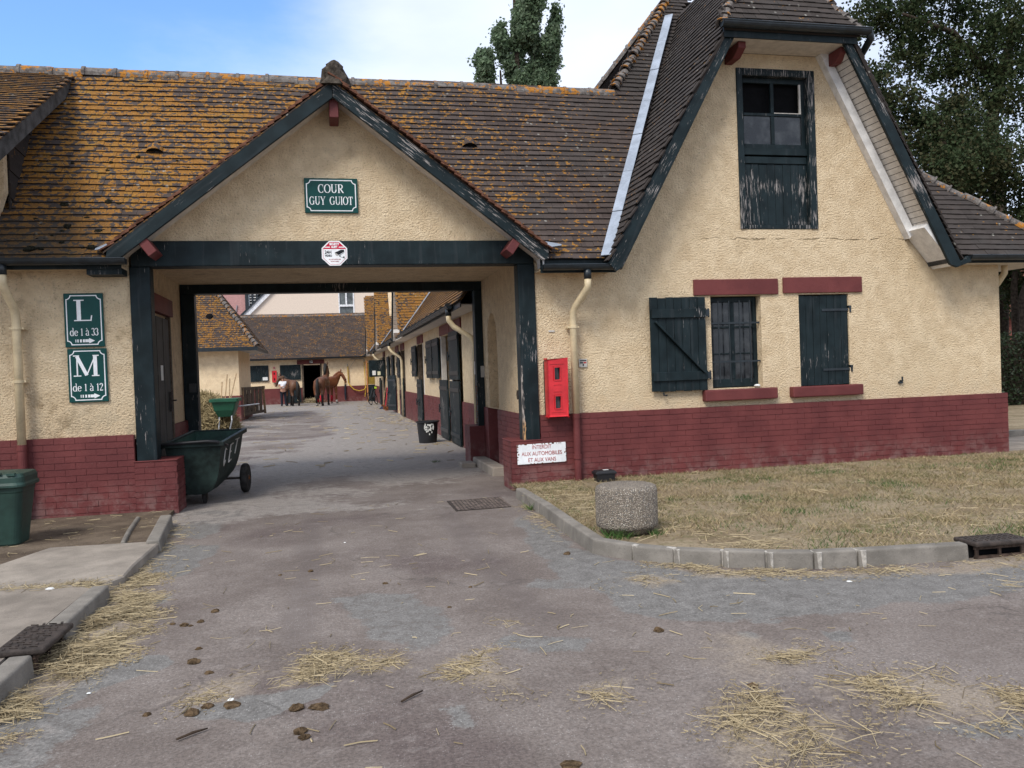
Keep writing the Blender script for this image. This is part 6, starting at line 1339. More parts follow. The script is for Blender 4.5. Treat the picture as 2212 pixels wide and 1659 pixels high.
horse('chestnut horse with red leg bandages facing right behind the large bay', (-.06, 49.1, 0), R(44), 'chestnut', (.40, .12, .6, .8), .36, 1.02, 'chestnut', white=(3,), wraps=(0, 1, 2))

pn = thing('person', 'woman in white t-shirt and dark breeches holding the left horse', 'person', (-2.45, 47.6, 0))
px_, py_ = -2.47, 47.6
def PW(r, f, z): return (px_+r, py_+f, z)
V = [(*PW(0, 0, .90), (.145, .10)), (*PW(0, 0, 1.08), (.115, .085)), (*PW(0, .0, 1.28), (.15, .095)), (*PW(0, .0, 1.38), (.07, .06)), (*PW(.01, -.01, 1.45), .048), (*PW(.015, -.02, 1.53), (.072, .085)), (*PW(.015, -.02, 1.62), (.065, .075)),
     (*PW(-.165, 0, 1.33), .052), (*PW(-.20, -.08, 1.10), .040), (*PW(-.02, -.20, 1.08), .032), (*PW(.05, -.20, 1.12), .035), (*PW(.165, 0, 1.33), .052), (*PW(.20, .08, 1.14), .040), (*PW(.22, .22, 1.22), .032),
     (*PW(-.08, 0, .80), .088), (*PW(-.085, .0, .46), .058), (*PW(-.09, .03, .10), .045), (*PW(-.09, -.08, .04), .04), (*PW(.09, .02, .80), .088), (*PW(.11, .03, .46), .058), (*PW(.13, .06, .10), .045), (*PW(.17, -.03, .04), .04)]
E_ = chain(0, 1, 2, 3, 4, 5, 6)+[(2, 7), (7, 8), (8, 9), (9, 10), (2, 11), (11, 12), (12, 13), (0, 14), (14, 15), (15, 16), (16, 17), (0, 18), (18, 19), (19, 20), (20, 21)]
skin('body', V, E_, MT['skin'], pn, 0, 1)
g_ = lambda v, k: (*v[:3], tuple(x+k for x in v[3]) if isinstance(v[3], tuple) else v[3]+k)
mida = lambda a, b, u, r: (*[a[j]+(b[j]-a[j])*u for j in range(3)], r)
SV = [g_(V[0], .012), g_(V[1], .018), g_(V[2], .016), (*V[3][:3], (.075, .06)), g_(V[7], .018), mida(V[7], V[8], .55, .062), g_(V[11], .018), mida(V[11], V[12], .55, .062)]
SV[0] = (*PW(0, 0, .96), (.145, .105)); skin('shirt', SV, chain(0, 1, 2, 3)+[(2, 4), (4, 5), (2, 6), (6, 7)], MT['shirt'], pn, 0, 1)
TV = [g_(V[0], .014), g_(V[14], .014), g_(V[15], .014), g_(V[16], .018), g_(V[18], .014), g_(V[19], .014), g_(V[20], .018), (*PW(-.09, -.09, .045), .05), (*PW(.17, -.05, .045), .05)]
skin('breeches', TV, [(0, 1), (1, 2), (2, 3), (3, 7), (0, 4), (4, 5), (5, 6), (6, 8)], MT['navy'], pn, 0, 1)
MB().lathe(PW(.015, .0, 1.50), [(.05, -.02), (.088, .05), (.09, .12), (.06, .18), (.0, .195)], 14).build('hair', MT['hairb'], pn, smooth=True)
MB().box(px_-.05, px_+.08, py_-.115, py_-.09, 1.545, 1.575).build('sunglasses', MT['blackpl'], pn)
for h_ in ((.05, -.20, 1.12), (.22, .22, 1.22)):
    mb = MB()
    for k in range(4): mb.tube([PW(h_[0], h_[1]-.02+k*.018, h_[2]+.01), PW(h_[0]+.05, h_[1]-.02+k*.016, h_[2]+.02), PW(h_[0]+.07, h_[1]-.02+k*.016, h_[2]-.01)], .008, 5)
    mb.tube([PW(h_[0]-.01, h_[1], h_[2]+.02), PW(h_[0]+.03, h_[1]+.01, h_[2]+.05)], .009, 5); mb.build('fingers', MT['skin'], pn, smooth=True)

# ------------------------------------------------------------------ trees, hedge
def leaf_quads(P, size, aspect=.62, droop=0.0):
    """one bent leaf-shaped quad per point"""
    n = len(P); a = RNG.normal(size=(n, 3)); a[:, 2] -= droop; a /= np.linalg.norm(a, axis=1)[:, None]
    b = RNG.normal(size=(n, 3)); b -= a*(a*b).sum(1)[:, None]; b /= np.linalg.norm(b, axis=1)[:, None]
    s = size*RNG.uniform(.6, 1.35, n)[:, None]
    V = np.stack([P-a*s*.5, P+b*s*aspect*.5, P+a*s*.5, P-b*s*aspect*.5], 1)
    return V.reshape(-1, 3), np.arange(n*4).reshape(n, 4)
def crown_points(lobes, per, clump, dens):
    """lobes: (centre, radii, weight). clusters sit mostly near the skin of each lobe, leaves scatter round each cluster"""
    out = []; shade = []
    for c, r, wgt in lobes:
        k = int(dens*wgt); d = RNG.normal(size=(k, 3)); d /= np.linalg.norm(d, axis=1)[:, None]
        q = np.array(c)+d*np.array(r)*(RNG.uniform(.12, 1, k)**.45)[:, None]*RNG.uniform(.85, 1.12, k)[:, None]
        m = RNG.integers(int(per*.5), int(per*1.5), k); idx = np.repeat(np.arange(k), m)
        out.append(q[idx]+RNG.normal(size=(len(idx), 3))*clump*RNG.uniform(.5, 1.2, k)[idx][:, None]); shade.append(RNG.uniform(0, 1, k)[idx]*.55+RNG.uniform(0, 1, len(idx))*.45)
    return np.concatenate(out), np.concatenate(shade)
def tree(label, base, trunks, lobes, mat, leaf, per, clump, dens, name='tree', group=None, bark='bark', droop=.0, asp=.62):
    t = thing(name, label, 'tree', base, group); mb = MB()
    for pts, r in trunks: mb.tube(pts, r, 9)
    mb.build('trunk', MT[bark], t, smooth=True)
    P, sh = crown_points(lobes, per, clump, dens); V, F = leaf_quads(P, leaf, asp, droop)
    stuff(obj('crown', V, F, MT[mat], t, attr=sh)); return t
# poplar behind the range: upright plumes
def pop(L):                                                      # leaf masses of the plumes: x, z, radius
    return [((x, 45+random.uniform(-.5, .5), z), (r, r*1.12, r*1.8), (r/.3)**2*.8+.15) for x, z, r in L]
tree('tall dense poplar with upright plumes rising behind the ridge', (10.7, 45, 0), [([(10.7, 45, 0), (10.75, 45, 14), (10.85, 45, 24)], [.35, .25, .08]), ([(10.6, 45, 3), (9.9, 44.9, 15), (9.85, 44.9, 18)], [.2, .13, .05]), ([(10.8, 45, 4), (11.6, 45, 14), (11.8, 45, 19)], [.2, .14, .05])],
  pop([(11.85, 23.77, 0.33), (11.79, 23.12, 0.48), (11.73, 22.43, 0.55), (11.74, 21.75, 0.58), (11.23, 21.14, 0.53), (11.68, 20.96, 0.48), (11.45, 20.43, 0.58), (10.94, 20.17, 0.42), (10.99, 19.62, 0.42), (11.85, 19.87, 0.38), (9.89, 20.11, 0.24), (9.79, 19.70, 0.26), (9.88, 19.26, 0.25), (10.12, 18.83, 0.24), (10.28, 18.33, 0.18), (10.50, 19.53, 0.20), (13.13, 21.52, 0.14), (13.30, 21.15, 0.19), (13.06, 20.69, 0.24), (12.93, 20.13, 0.28), (12.92, 19.65, 0.30), (12.83, 19.13, 0.33), (12.99, 18.62, 0.18), (12.44, 19.42, 0.30), (12.06, 18.82, 0.35), (10.65, 18.00, 0.30), (11.65, 18.11, 0.30), (12.36, 18.18, 0.35), (12.78, 17.78, 0.28), (10.84, 17.39, 0.30), (11.98, 17.44, 0.38), (12.69, 17.29, 0.28), (11.04, 18.87, 0.20), (11.32, 16.90, 0.65), (12.21, 16.86, 0.55)]), 'leaf_pop', .19, 30, .15, 40, 'poplar')
tree('small separate poplar plume left of the tall poplar behind the ridge', (8.75, 45, 0), [([(8.8, 45, 0), (8.75, 45, 16)], [.15, .05])],
  pop([(8.94, 18.91, 0.10), (8.76, 18.63, 0.16), (9.14, 18.68, 0.15), (9.23, 18.32, 0.18), (8.91, 18.00, 0.21), (9.24, 17.71, 0.20), (8.85, 17.49, 0.20), (9.01, 17.02, 0.28)]), 'leaf_pop', .20, 30, .16, 60, 'poplar')
# broad dark trees to the right of the gabled house
def lobeset(L, Yp, dy): return [((x, Yp+random.uniform(-dy, dy), z), (r, r*1.1, r*.9), wgt) for x, z, r, wgt in L]   # leaf masses: x, z, radius, share
tree('tall dark tree with a long bare limb at the top right corner', (22.06, 24, 0), [([(22.06, 24, 0), (22.34, 24.00, 5.65), (22.09, 24.00, 9.38), (23.11, 24.00, 12.53)], [.34, .28, .22, .12]), ([(22.13, 24.00, 10.77), (20.30, 23.50, 12.03), (18.03, 23.00, 12.29)], [.13, .09, .04]), ([(22.24, 24.00, 8.29), (20.65, 24.00, 9.64), (18.91, 24.00, 10.19)], [.10, .06, .02])], lobeset([(17.79, 12.84, 0.80, .8), (18.98, 12.46, 1.00, 1.0), (20.59, 13.31, 1.25, 1.3), (21.99, 12.00, 1.58, 1.8), (20.17, 11.31, 1.03, 1.1), (18.94, 11.25, 0.67, .5), (23.49, 12.86, 1.50, 1.4), (23.22, 10.35, 1.58, 1.8), (21.57, 10.13, 1.17, 1.2), (20.09, 14.34, 1.50, 1.2), (22.62, 14.67, 1.67, 1.2)], 24, .9), 'leaf_dark', .125, 44, .20, 62)
tree('bushy tree with grey-green leaves close behind the low right roof', (17.07, 20, 0), [([(17.07, 20, 0), (16.99, 20.00, 5.99), (16.76, 20.00, 8.02)], [.2, .14, .06]), ([(16.98, 20.00, 5.60), (18.52, 20.00, 6.78)], [.1, .04])], lobeset([(15.68, 8.56, 0.67, .8), (16.30, 7.63, 0.86, 1.2), (17.35, 8.04, 0.97, 1.4), (17.46, 6.89, 1.04, 1.5), (16.41, 6.49, 0.69, .9), (18.54, 7.56, 1.04, 1.4), (18.97, 6.53, 1.11, 1.5), (17.88, 5.87, 0.86, 1.1), (16.98, 5.86, 0.56, .6), (19.56, 5.49, 0.97, 1.2), (15.27, 9.36, 0.39, .3)], 20, .8), 'leaf_mid', .105, 50, .17, 62, 'tree')
tree('low dark round tree beside the hedge at the right edge', (21.58, 22, 0), [([(20.99, 22, 0), (20.94, 22.00, 3.58), (21.16, 22.00, 5.30)], [.12, .1, .05]), ([(20.71, 21.5, 0), (20.73, 21.50, 3.25), (21.33, 21.50, 4.65)], [.09, .08, .04])], lobeset([(21.32, 5.02, 0.95, 1.2), (20.48, 5.30, 0.76, .8), (21.37, 3.86, 0.69, .7), (22.16, 4.43, 1.07, 1.0), (20.81, 4.01, 0.40, .35), (21.78, 3.28, 0.61, .4)], 22, .8), 'leaf_mid', .11, 46, .17, 60, 'tree')
# hedge
hd = thing('hedge', 'dark clipped hedge beyond the path right of the house', 'hedge', (17.5, 20.5, 0))
HP = RNG.uniform((13.0, 19.6, .05), (26, 21.4, 2.1), (26000, 3)); HP[:, 2] += (fbm(HP[:, 0], HP[:, 1], .8, 3)-.5)*.3; e_ = RNG.uniform(0, 1, 26000) < .55; HP[e_, 1] = 19.6+RNG.normal(0, .07, e_.sum())
V, F = leaf_quads(HP, .085); stuff(obj('foliage', V, F, MT['hedge'], hd, attr=RNG.uniform(0, 1, len(F)))); MB().box(13.2, 26, 19.8, 21.2, 0, 1.9).build('branches', MT['bark'], hd)

# ------------------------------------------------------------------ dry turf
def in_poly(p, poly): return poly_sd(p[:, 0], p[:, 1], poly)
def blades(name, P, h, wdt, mat, rnd, lean=.5):
    n = len(P); a = RNG.uniform(0, 2*math.pi, n); d = np.stack([np.cos(a), np.sin(a), np.zeros(n)], 1); b2 = RNG.uniform(0, 2*math.pi, n)
    tip = P+np.stack([np.cos(b2)*lean*h, np.sin(b2)*lean*h, h*RNG.uniform(.5, 1, n)], 1); w_ = wdt[:, None]/2
    V = np.stack([P-d*w_, P+d*w_, tip+d*w_*.25, tip-d*w_*.25], 1).reshape(-1, 3)
    return stuff(obj(name, V, np.arange(n*4).reshape(n, 4), mat, attr=rnd))
N = 200000
P = RNG.uniform((2.2, 4.95), (13.9, 10.45), (N, 2)); dens = .18+1.2*np.clip(fbm(P[:, 0], P[:, 1], 1.9, 41)-.30, 0, 1)*2
bare = np.hypot((P[:, 0]-3.0)/.95, (P[:, 1]-6.25)/.42); dens *= np.clip(bare-.55, .02, 1)
sd = in_poly(P, lawn_poly); keep = (sd > -.045) & (RNG.uniform(0, 1, N) < dens) & (np.hypot(P[:, 0]-2.525, P[:, 1]-6.96) > .27) & ~((abs(P[:, 0]-3.42) < .13) & (abs(P[:, 1]-10.22) < .09))
P = P[keep]; n = len(P); gz = .085+(fbm(P[:, 0], P[:, 1], 1.6, 31)-.5)*.05*np.clip(sd[keep]/.3, 0, 1)
h = RNG.uniform(.018, .055, n)*(.6+.9*fbm(P[:, 0], P[:, 1], 2.6, 55)); grn = np.clip((fbm(P[:, 0], P[:, 1], 2.1, 77)-.55)*5, 0, 1)
g = RNG.uniform(0, 1, n) < grn*.6
P3_ = np.stack([P[:, 0], P[:, 1], gz-.004], 1)
blades('grass', P3_[~g], h[~g], RNG.uniform(.004, .008, (~g).sum()), MT['blade'], RNG.uniform(0, 1, (~g).sum()), 1.1)
blades('grass', P3_[g], h[g]*1.1, RNG.uniform(.004, .008, g.sum()), MT['green_blade'], RNG.uniform(0, 1, g.sum()), .6)
def tuft(x, y, z, r, n, h, mat='green_blade', nm='weed', lab=None, cat='weed'):
    a = RNG.uniform(0, 2*math.pi, n); q = r*np.sqrt(RNG.uniform(0, 1, n)); P = np.stack([x+q*np.cos(a), y+q*np.sin(a), np.full(n, z)], 1)
    o = blades(nm, P, RNG.uniform(.5, 1.2, n)*h, RNG.uniform(.005, .010, n), MT[mat], RNG.uniform(0, 1, n), .9)
    if lab: del o['kind']; tag(o, lab, cat)
    return o
tuft(2.36, 6.72, .09, .12, 120, .11, lab='tuft of green grass at the left foot of the concrete bollard')
tuft(2.70, 6.72, .09, .06, 50, .06, lab='small green tuft at the right foot of the concrete bollard')
tuft(2.13, 8.95, .0, .05, 40, .10, lab='green weed growing against the kerb below the brick pillar')
tuft(2.42, 14.0, .02, .06, 50, .13, lab='green weed at the foot of the rear right pillar')
tuft(1.75, 14.3, .01, .07, 40, .06, lab='thin green weed in the passage floor left of the rear pillar')

# ------------------------------------------------------------------ straw
def straws(P, L, W_, rnd, name, mat='straw', pitch=.12, z=None, yaw=None, bend=.5, group=None):
    n = len(P); a = RNG.uniform(0, 2*math.pi, n) if yaw is None else yaw; t = RNG.normal(0, pitch, n)
    d = np.stack([np.cos(a)*np.cos(t), np.sin(a)*np.cos(t), np.sin(t)], 1); s = np.stack([-np.sin(a), np.cos(a), np.zeros(n)], 1); u = np.cross(d, s)
    k = np.where(RNG.uniform(0, 1, n) < .35, RNG.normal(0, bend*1.2, n), RNG.normal(0, .10, n)); d2 = d*np.cos(k)[:, None]+s*np.sin(k)[:, None]
    Lh = (L/2)[:, None]; w_ = (W_/2)[:, None]; rings = []
    A = P-d*Lh; B = P; C = P+d2*Lh
    lo = np.minimum(A[:, 2], C[:, 2]); lift = np.where(lo < P[:, 2]-.02, P[:, 2]-.02-lo, 0)
    for q in (A, B, C): q[:, 2] += 0
    for q in (A, B, C): rings += [q+s*w_-u*w_*.5, q-s*w_-u*w_*.5, q+u*w_*.8]
    V = np.stack(rings, 1); F = []
    for r in (0, 3):
        for i in range(3): F.append([r+i, r+(i+1) % 3, r+3+(i+1) % 3, r+3+i])
    F = np.array(F); FF = (F[None]+(np.arange(n)*9)[:, None, None]).reshape(-1, 4)
    return stuff(obj(name, V.reshape(-1, 3), FF, MT[mat], attr=np.repeat(rnd, 6)))
CH = []
def chaff(pts, n, zb):
    P, L, W_ = patch(pts, n, .008, .045, .0025, .0045, .006, edge=.20, zb=zb); CH.append((P, L, W_))
def patch(pts, n, L0, L1, w0, w1, hgt, core=.6, edge=.10, zb=.0):
    """straws over a polygon, thicker towards its middle"""
    xs = [p[0] for p in pts]; ys = [p[1] for p in pts]
    Q = RNG.uniform((min(xs)-edge*2, min(ys)-edge*2), (max(xs)+edge*2, max(ys)+edge*2), (n*6, 2)); sd = in_poly(Q, pts)
    pr = np.clip(.10+(sd+edge)/(edge*2.2), .0, 1)*np.where(sd < -edge, .12*np.exp((sd+edge)/.08), 1)
    pr *= np.clip((fbm(Q[:, 0], Q[:, 1], 4.5, 91)-.36)*3.6, .05, 1)
    Q = Q[RNG.uniform(0, 1, len(Q)) < pr][:n]; m = len(Q); sd = in_poly(Q, pts)
    z = zb+.006+RNG.uniform(0, 1, m)**1.3*hgt*np.clip(sd/.15+.2, .05, 1)
    L = RNG.uniform(L0, L1, m)*RNG.uniform(.4, 1, m); return np.stack([Q[:, 0], Q[:, 1], z], 1), L, RNG.uniform(w0, w1, m)
straws(*(lambda q: (q[0], q[1], q[2], RNG.uniform(0, 1, len(q[0])), 'straw'))(patch([(-1.83, 10.09), (-1.6, 9.45), (-1.49, 8.49), (-1.52, 7.76), (-1.5, 7.36), (-1.42, 6.88), (-1.58, 7.28), (-1.65, 7.81), (-1.69, 8.74)], 260, 0.04000000000000001, 0.27, 0.002, 0.00528, 0.035, edge=0.06, zb=0)))
straws(*(lambda q: (q[0], q[1], q[2], RNG.uniform(0, 1, len(q[0])), 'straw'))(patch([(-1.49, 7.12), (-1.34, 6.54), (-1.27, 6.16), (-1.24, 5.75), (-1.23, 5.33), (-1.27, 5.04), (-1.4, 4.98), (-1.41, 4.75), (-1.46, 4.49), (-1.49, 4.24), (-1.53, 4.07), (-1.66, 4.43), (-1.64, 4.61), (-1.64, 5.14), (-1.65, 5.64), (-1.64, 6.2), (-1.65, 6.81), (-1.6, 7.11)], 2046, 0.04000000000000001, 0.35100000000000003, 0.00175, 0.00528, 0.06, edge=0.1, zb=0)))
straws(*(lambda q: (q[0], q[1], q[2], RNG.uniform(0, 1, len(q[0])), 'straw'))(patch([(-2.4, 6.72), (-1.99, 6.67), (-1.71, 6.7), (-1.67, 6.53), (-1.94, 6.51), (-2.33, 6.53)], 161, 0.04000000000000001, 0.27, 0.002, 0.00528, 0.02, edge=0.04, zb=0.09)))
straws(*(lambda q: (q[0], q[1], q[2], RNG.uniform(0, 1, len(q[0])), 'straw'))(patch([(-2.14, 10.1), (-1.95, 10.13), (-1.78, 8.68), (-1.96, 8.66)], 161, 0.032, 0.21600000000000003, 0.002, 0.00528, 0.03, edge=0.05, zb=0.02)))
straws(*(lambda q: (q[0], q[1], q[2], RNG.uniform(0, 1, len(q[0])), 'straw'))(patch([(-0.29, 4.29), (-0.21, 4.54), (-0.11, 4.78), (0.02, 4.71), (0.11, 4.55), (0.28, 4.54), (0.32, 4.45), (0.14, 4.34), (-0.01, 4.31), (-0.2, 4.26)], 378, 0.048, 0.324, 0.00175, 0.00528, 0.024, edge=0.06, zb=0)))
straws(*(lambda q: (q[0], q[1], q[2], RNG.uniform(0, 1, len(q[0])), 'straw'))(patch([(0.32, 4.45), (0.45, 4.43), (0.43, 4.33), (0.33, 4.34)], 46, 0.04000000000000001, 0.2025, 0.0015, 0.00396, 0.0072, edge=0.05, zb=0)))
straws(*(lambda q: (q[0], q[1], q[2], RNG.uniform(0, 1, len(q[0])), 'straw'))(patch([(-0.74, 4.27), (-0.58, 4.55), (-0.41, 4.6), (-0.39, 4.51), (-0.52, 4.42), (-0.36, 4.36), (-0.38, 4.3), (-0.59, 4.26), (-0.69, 4.18)], 176, 0.032, 0.21600000000000003, 0.0015, 0.00396, 0.010799999999999999, edge=0.04, zb=0)))
straws(*(lambda q: (q[0], q[1], q[2], RNG.uniform(0, 1, len(q[0])), 'straw'))(patch([(0.52, 4.39), (0.62, 4.33), (0.76, 4.52), (0.85, 4.51), (0.81, 4.35), (0.68, 4.22), (0.56, 4.15), (0.51, 4.22)], 126, 0.04000000000000001, 0.27, 0.00175, 0.00462, 0.012, edge=0.05, zb=0)))
straws(*(lambda q: (q[0], q[1], q[2], RNG.uniform(0, 1, len(q[0])), 'straw'))(patch([(0.75, 4.09), (0.86, 3.92), (0.81, 3.88), (0.74, 3.97)], 42, 0.032, 0.162, 0.0015, 0.0033000000000000004, 0.006, edge=0.04, zb=0)))
straws(*(lambda q: (q[0], q[1], q[2], RNG.uniform(0, 1, len(q[0])), 'straw'))(patch([(0.9, 5.05), (0.98, 5.12), (1.07, 4.99), (1.01, 4.89), (0.9, 4.95)], 37, 0.04000000000000001, 0.18900000000000003, 0.0015, 0.00396, 0.009, edge=0.03, zb=0)))
straws(*(lambda q: (q[0], q[1], q[2], RNG.uniform(0, 1, len(q[0])), 'straw'))(patch([(1.71, 3.37), (1.88, 3.53), (1.92, 3.4), (1.96, 3.28), (2.05, 3.16), (2.08, 3.0), (1.94, 3.02), (1.74, 3.16), (1.59, 3.21)], 378, 0.048, 0.35100000000000003, 0.00175, 0.00528, 0.021, edge=0.07, zb=0)))
straws(*(lambda q: (q[0], q[1], q[2], RNG.uniform(0, 1, len(q[0])), 'straw'))(patch([(1.67, 3.03), (1.83, 3.09), (1.92, 2.95), (1.79, 2.82), (1.62, 2.87)], 109, 0.048, 0.29700000000000004, 0.0015, 0.00462, 0.009, edge=0.08, zb=0)))
straws(*(lambda q: (q[0], q[1], q[2], RNG.uniform(0, 1, len(q[0])), 'straw'))(patch([(2.3, 3.57), (2.56, 3.54), (2.69, 3.42), (2.58, 3.38), (2.32, 3.44)], 176, 0.048, 0.35100000000000003, 0.00175, 0.00528, 0.015, edge=0.05, zb=0)))
straws(*(lambda q: (q[0], q[1], q[2], RNG.uniform(0, 1, len(q[0])), 'straw'))(patch([(2.42, 3.22), (2.68, 3.27), (2.96, 3.23), (3.03, 3.16), (2.9, 3.02), (2.69, 3.0), (2.48, 3.09)], 336, 0.048, 0.37800000000000006, 0.00175, 0.00528, 0.015, edge=0.07, zb=0)))
straws(*(lambda q: (q[0], q[1], q[2], RNG.uniform(0, 1, len(q[0])), 'straw'))(patch([(2.8, 3.6), (2.88, 3.52), (2.79, 3.29), (2.73, 3.35)], 58, 0.048, 0.27, 0.0015, 0.00462, 0.0072, edge=0.07, zb=0)))
straws(*(lambda q: (q[0], q[1], q[2], RNG.uniform(0, 1, len(q[0])), 'straw'))(patch([(2.2, 3.94), (2.37, 3.98), (2.5, 4.0), (2.44, 3.92), (2.26, 3.8), (2.18, 3.86)], 134, 0.032, 0.21600000000000003, 0.0015, 0.00396, 0.018, edge=0.04, zb=0)))
straws(*(lambda q: (q[0], q[1], q[2], RNG.uniform(0, 1, len(q[0])), 'straw'))(patch([(2.38, 6.12), (2.74, 5.98), (2.81, 5.66), (3.09, 5.65), (3.48, 5.41), (3.93, 5.36), (4.53, 5.29), (5.08, 5.31), (4.83, 5.05), (4.14, 5.22), (3.7, 5.26), (2.99, 5.5), (2.63, 5.67)], 806, 0.04000000000000001, 0.29700000000000004, 0.00175, 0.00462, 0.018, edge=0.05, zb=0)))
straws(*(lambda q: (q[0], q[1], q[2], RNG.uniform(0, 1, len(q[0])), 'straw'))(patch([(1.98, 5.67), (2.2, 5.77), (2.25, 5.63), (2.09, 5.46), (1.93, 5.46)], 79, 0.04000000000000001, 0.27, 0.00175, 0.00462, 0.012, edge=0.05, zb=0)))
straws(*(lambda q: (q[0], q[1], q[2], RNG.uniform(0, 1, len(q[0])), 'straw'))(patch([(4.42, 4.76), (4.58, 4.76), (4.44, 4.62), (4.36, 4.68)], 37, 0.04000000000000001, 0.21600000000000003, 0.00175, 0.00462, 0.012, edge=0.04, zb=0)))
straws(*(lambda q: (q[0], q[1], q[2], RNG.uniform(0, 1, len(q[0])), 'straw'))(patch([(1.17, 3.78), (1.29, 3.81), (1.36, 3.82), (1.24, 3.66), (1.17, 3.66)], 58, 0.04000000000000001, 0.27, 0.0015, 0.00396, 0.009, edge=0.05, zb=0)))
straws(*(lambda q: (q[0], q[1], q[2], RNG.uniform(0, 1, len(q[0])), 'straw'))(patch([(1.96, 9.15), (2.18, 9.24), (2.14, 8.3), (2.1, 7.46), (2.07, 7.47), (2.01, 8.12), (1.97, 8.79)], 124, 0.04000000000000001, 0.27, 0.00175, 0.00462, 0.02, edge=0.06, zb=0)))
straws(*(lambda q: (q[0], q[1], q[2], RNG.uniform(0, 1, len(q[0])), 'straw'))(patch([(2.28, 9.85), (2.91, 9.89), (3.1, 9.67), (2.38, 7.44), (2.39, 8.38), (2.31, 9.38)], 322, 0.048, 0.3375, 0.0015, 0.00462, 0.02, edge=0.1, zb=0.09)))
straws(*(lambda q: (q[0], q[1], q[2], RNG.uniform(0, 1, len(q[0])), 'straw'))(patch([(2.78, 7.0), (3.33, 6.77), (3.21, 6.34), (3.47, 6.12), (3.29, 5.81), (3.0, 6.0), (3.1, 6.55)], 260, 0.048, 0.3375, 0.0015, 0.00462, 0.02, edge=0.1, zb=0.09)))
straws(*(lambda q: (q[0], q[1], q[2], RNG.uniform(0, 1, len(q[0])), 'straw'))(patch([(2.16, 29.22), (3.42, 33.67), (2.76, 26.55), (2.39, 17.88), (2.54, 17.17), (2.35, 20.02), (2.15, 23.88)], 300, 0.1, 0.3, 0.008, 0.014, 0.03, edge=0.3, zb=0)))
chaff([(-1.83, 10.09), (-1.6, 9.45), (-1.49, 8.49), (-1.52, 7.76), (-1.5, 7.36), (-1.42, 6.88), (-1.58, 7.28), (-1.65, 7.81), (-1.69, 8.74)], 1560, 0)
chaff([(-1.49, 7.12), (-1.34, 6.54), (-1.27, 6.16), (-1.24, 5.75), (-1.23, 5.33), (-1.27, 5.04), (-1.4, 4.98), (-1.41, 4.75), (-1.46, 4.49), (-1.49, 4.24), (-1.53, 4.07), (-1.66, 4.43), (-1.64, 4.61), (-1.64, 5.14), (-1.65, 5.64), (-1.64, 6.2), (-1.65, 6.81), (-1.6, 7.11)], 12276, 0)
chaff([(-2.4, 6.72), (-1.99, 6.67), (-1.71, 6.7), (-1.67, 6.53), (-1.94, 6.51), (-2.33, 6.53)], 966, 0.09)
chaff([(-2.14, 10.1), (-1.95, 10.13), (-1.78, 8.68), (-1.96, 8.66)], 966, 0.02)
chaff([(-0.29, 4.29), (-0.21, 4.54), (-0.11, 4.78), (0.02, 4.71), (0.11, 4.55), (0.28, 4.54), (0.32, 4.45), (0.14, 4.34), (-0.01, 4.31), (-0.2, 4.26)], 2268, 0)
chaff([(0.32, 4.45), (0.45, 4.43), (0.43, 4.33), (0.33, 4.34)], 276, 0)
chaff([(-0.74, 4.27), (-0.58, 4.55), (-0.41, 4.6), (-0.39, 4.51), (-0.52, 4.42), (-0.36, 4.36), (-0.38, 4.3), (-0.59, 4.26), (-0.69, 4.18)], 1056, 0)
chaff([(0.52, 4.39), (0.62, 4.33), (0.76, 4.52), (0.85, 4.51), (0.81, 4.35), (0.68, 4.22), (0.56, 4.15), (0.51, 4.22)], 756, 0)
chaff([(0.75, 4.09), (0.86, 3.92), (0.81, 3.88), (0.74, 3.97)], 252, 0)
chaff([(0.9, 5.05), (0.98, 5.12), (1.07, 4.99), (1.01, 4.89), (0.9, 4.95)], 222, 0)
chaff([(1.71, 3.37), (1.88, 3.53), (1.92, 3.4), (1.96, 3.28), (2.05, 3.16), (2.08, 3.0), (1.94, 3.02), (1.74, 3.16), (1.59, 3.21)], 2268, 0)
chaff([(1.67, 3.03), (1.83, 3.09), (1.92, 2.95), (1.79, 2.82), (1.62, 2.87)], 654, 0)
chaff([(2.3, 3.57), (2.56, 3.54), (2.69, 3.42), (2.58, 3.38), (2.32, 3.44)], 1056, 0)
chaff([(2.42, 3.22), (2.68, 3.27), (2.96, 3.23), (3.03, 3.16), (2.9, 3.02), (2.69, 3.0), (2.48, 3.09)], 2016, 0)
chaff([(2.8, 3.6), (2.88, 3.52), (2.79, 3.29), (2.73, 3.35)], 348, 0)
chaff([(2.2, 3.94), (2.37, 3.98), (2.5, 4.0), (2.44, 3.92), (2.26, 3.8), (2.18, 3.86)], 804, 0)
chaff([(2.38, 6.12), (2.74, 5.98), (2.81, 5.66), (3.09, 5.65), (3.48, 5.41), (3.93, 5.36), (4.53, 5.29), (5.08, 5.31), (4.83, 5.05), (4.14, 5.22), (3.7, 5.26), (2.99, 5.5), (2.63, 5.67)], 4836, 0)
chaff([(1.98, 5.67), (2.2, 5.77), (2.25, 5.63), (2.09, 5.46), (1.93, 5.46)], 474, 0)
chaff([(4.42, 4.76), (4.58, 4.76), (4.44, 4.62), (4.36, 4.68)], 222, 0)
chaff([(1.17, 3.78), (1.29, 3.81), (1.36, 3.82), (1.24, 3.66), (1.17, 3.66)], 348, 0)
chaff([(1.96, 9.15), (2.18, 9.24), (2.14, 8.3), (2.1, 7.46), (2.07, 7.47), (2.01, 8.12), (1.97, 8.79)], 744, 0)
chaff([(2.28, 9.85), (2.91, 9.89), (3.1, 9.67), (2.38, 7.44), (2.39, 8.38), (2.31, 9.38)], 1932, 0.09)
chaff([(2.78, 7.0), (3.33, 6.77), (3.21, 6.34), (3.47, 6.12), (3.29, 5.81), (3.0, 6.0), (3.1, 6.55)], 1560, 0.09)
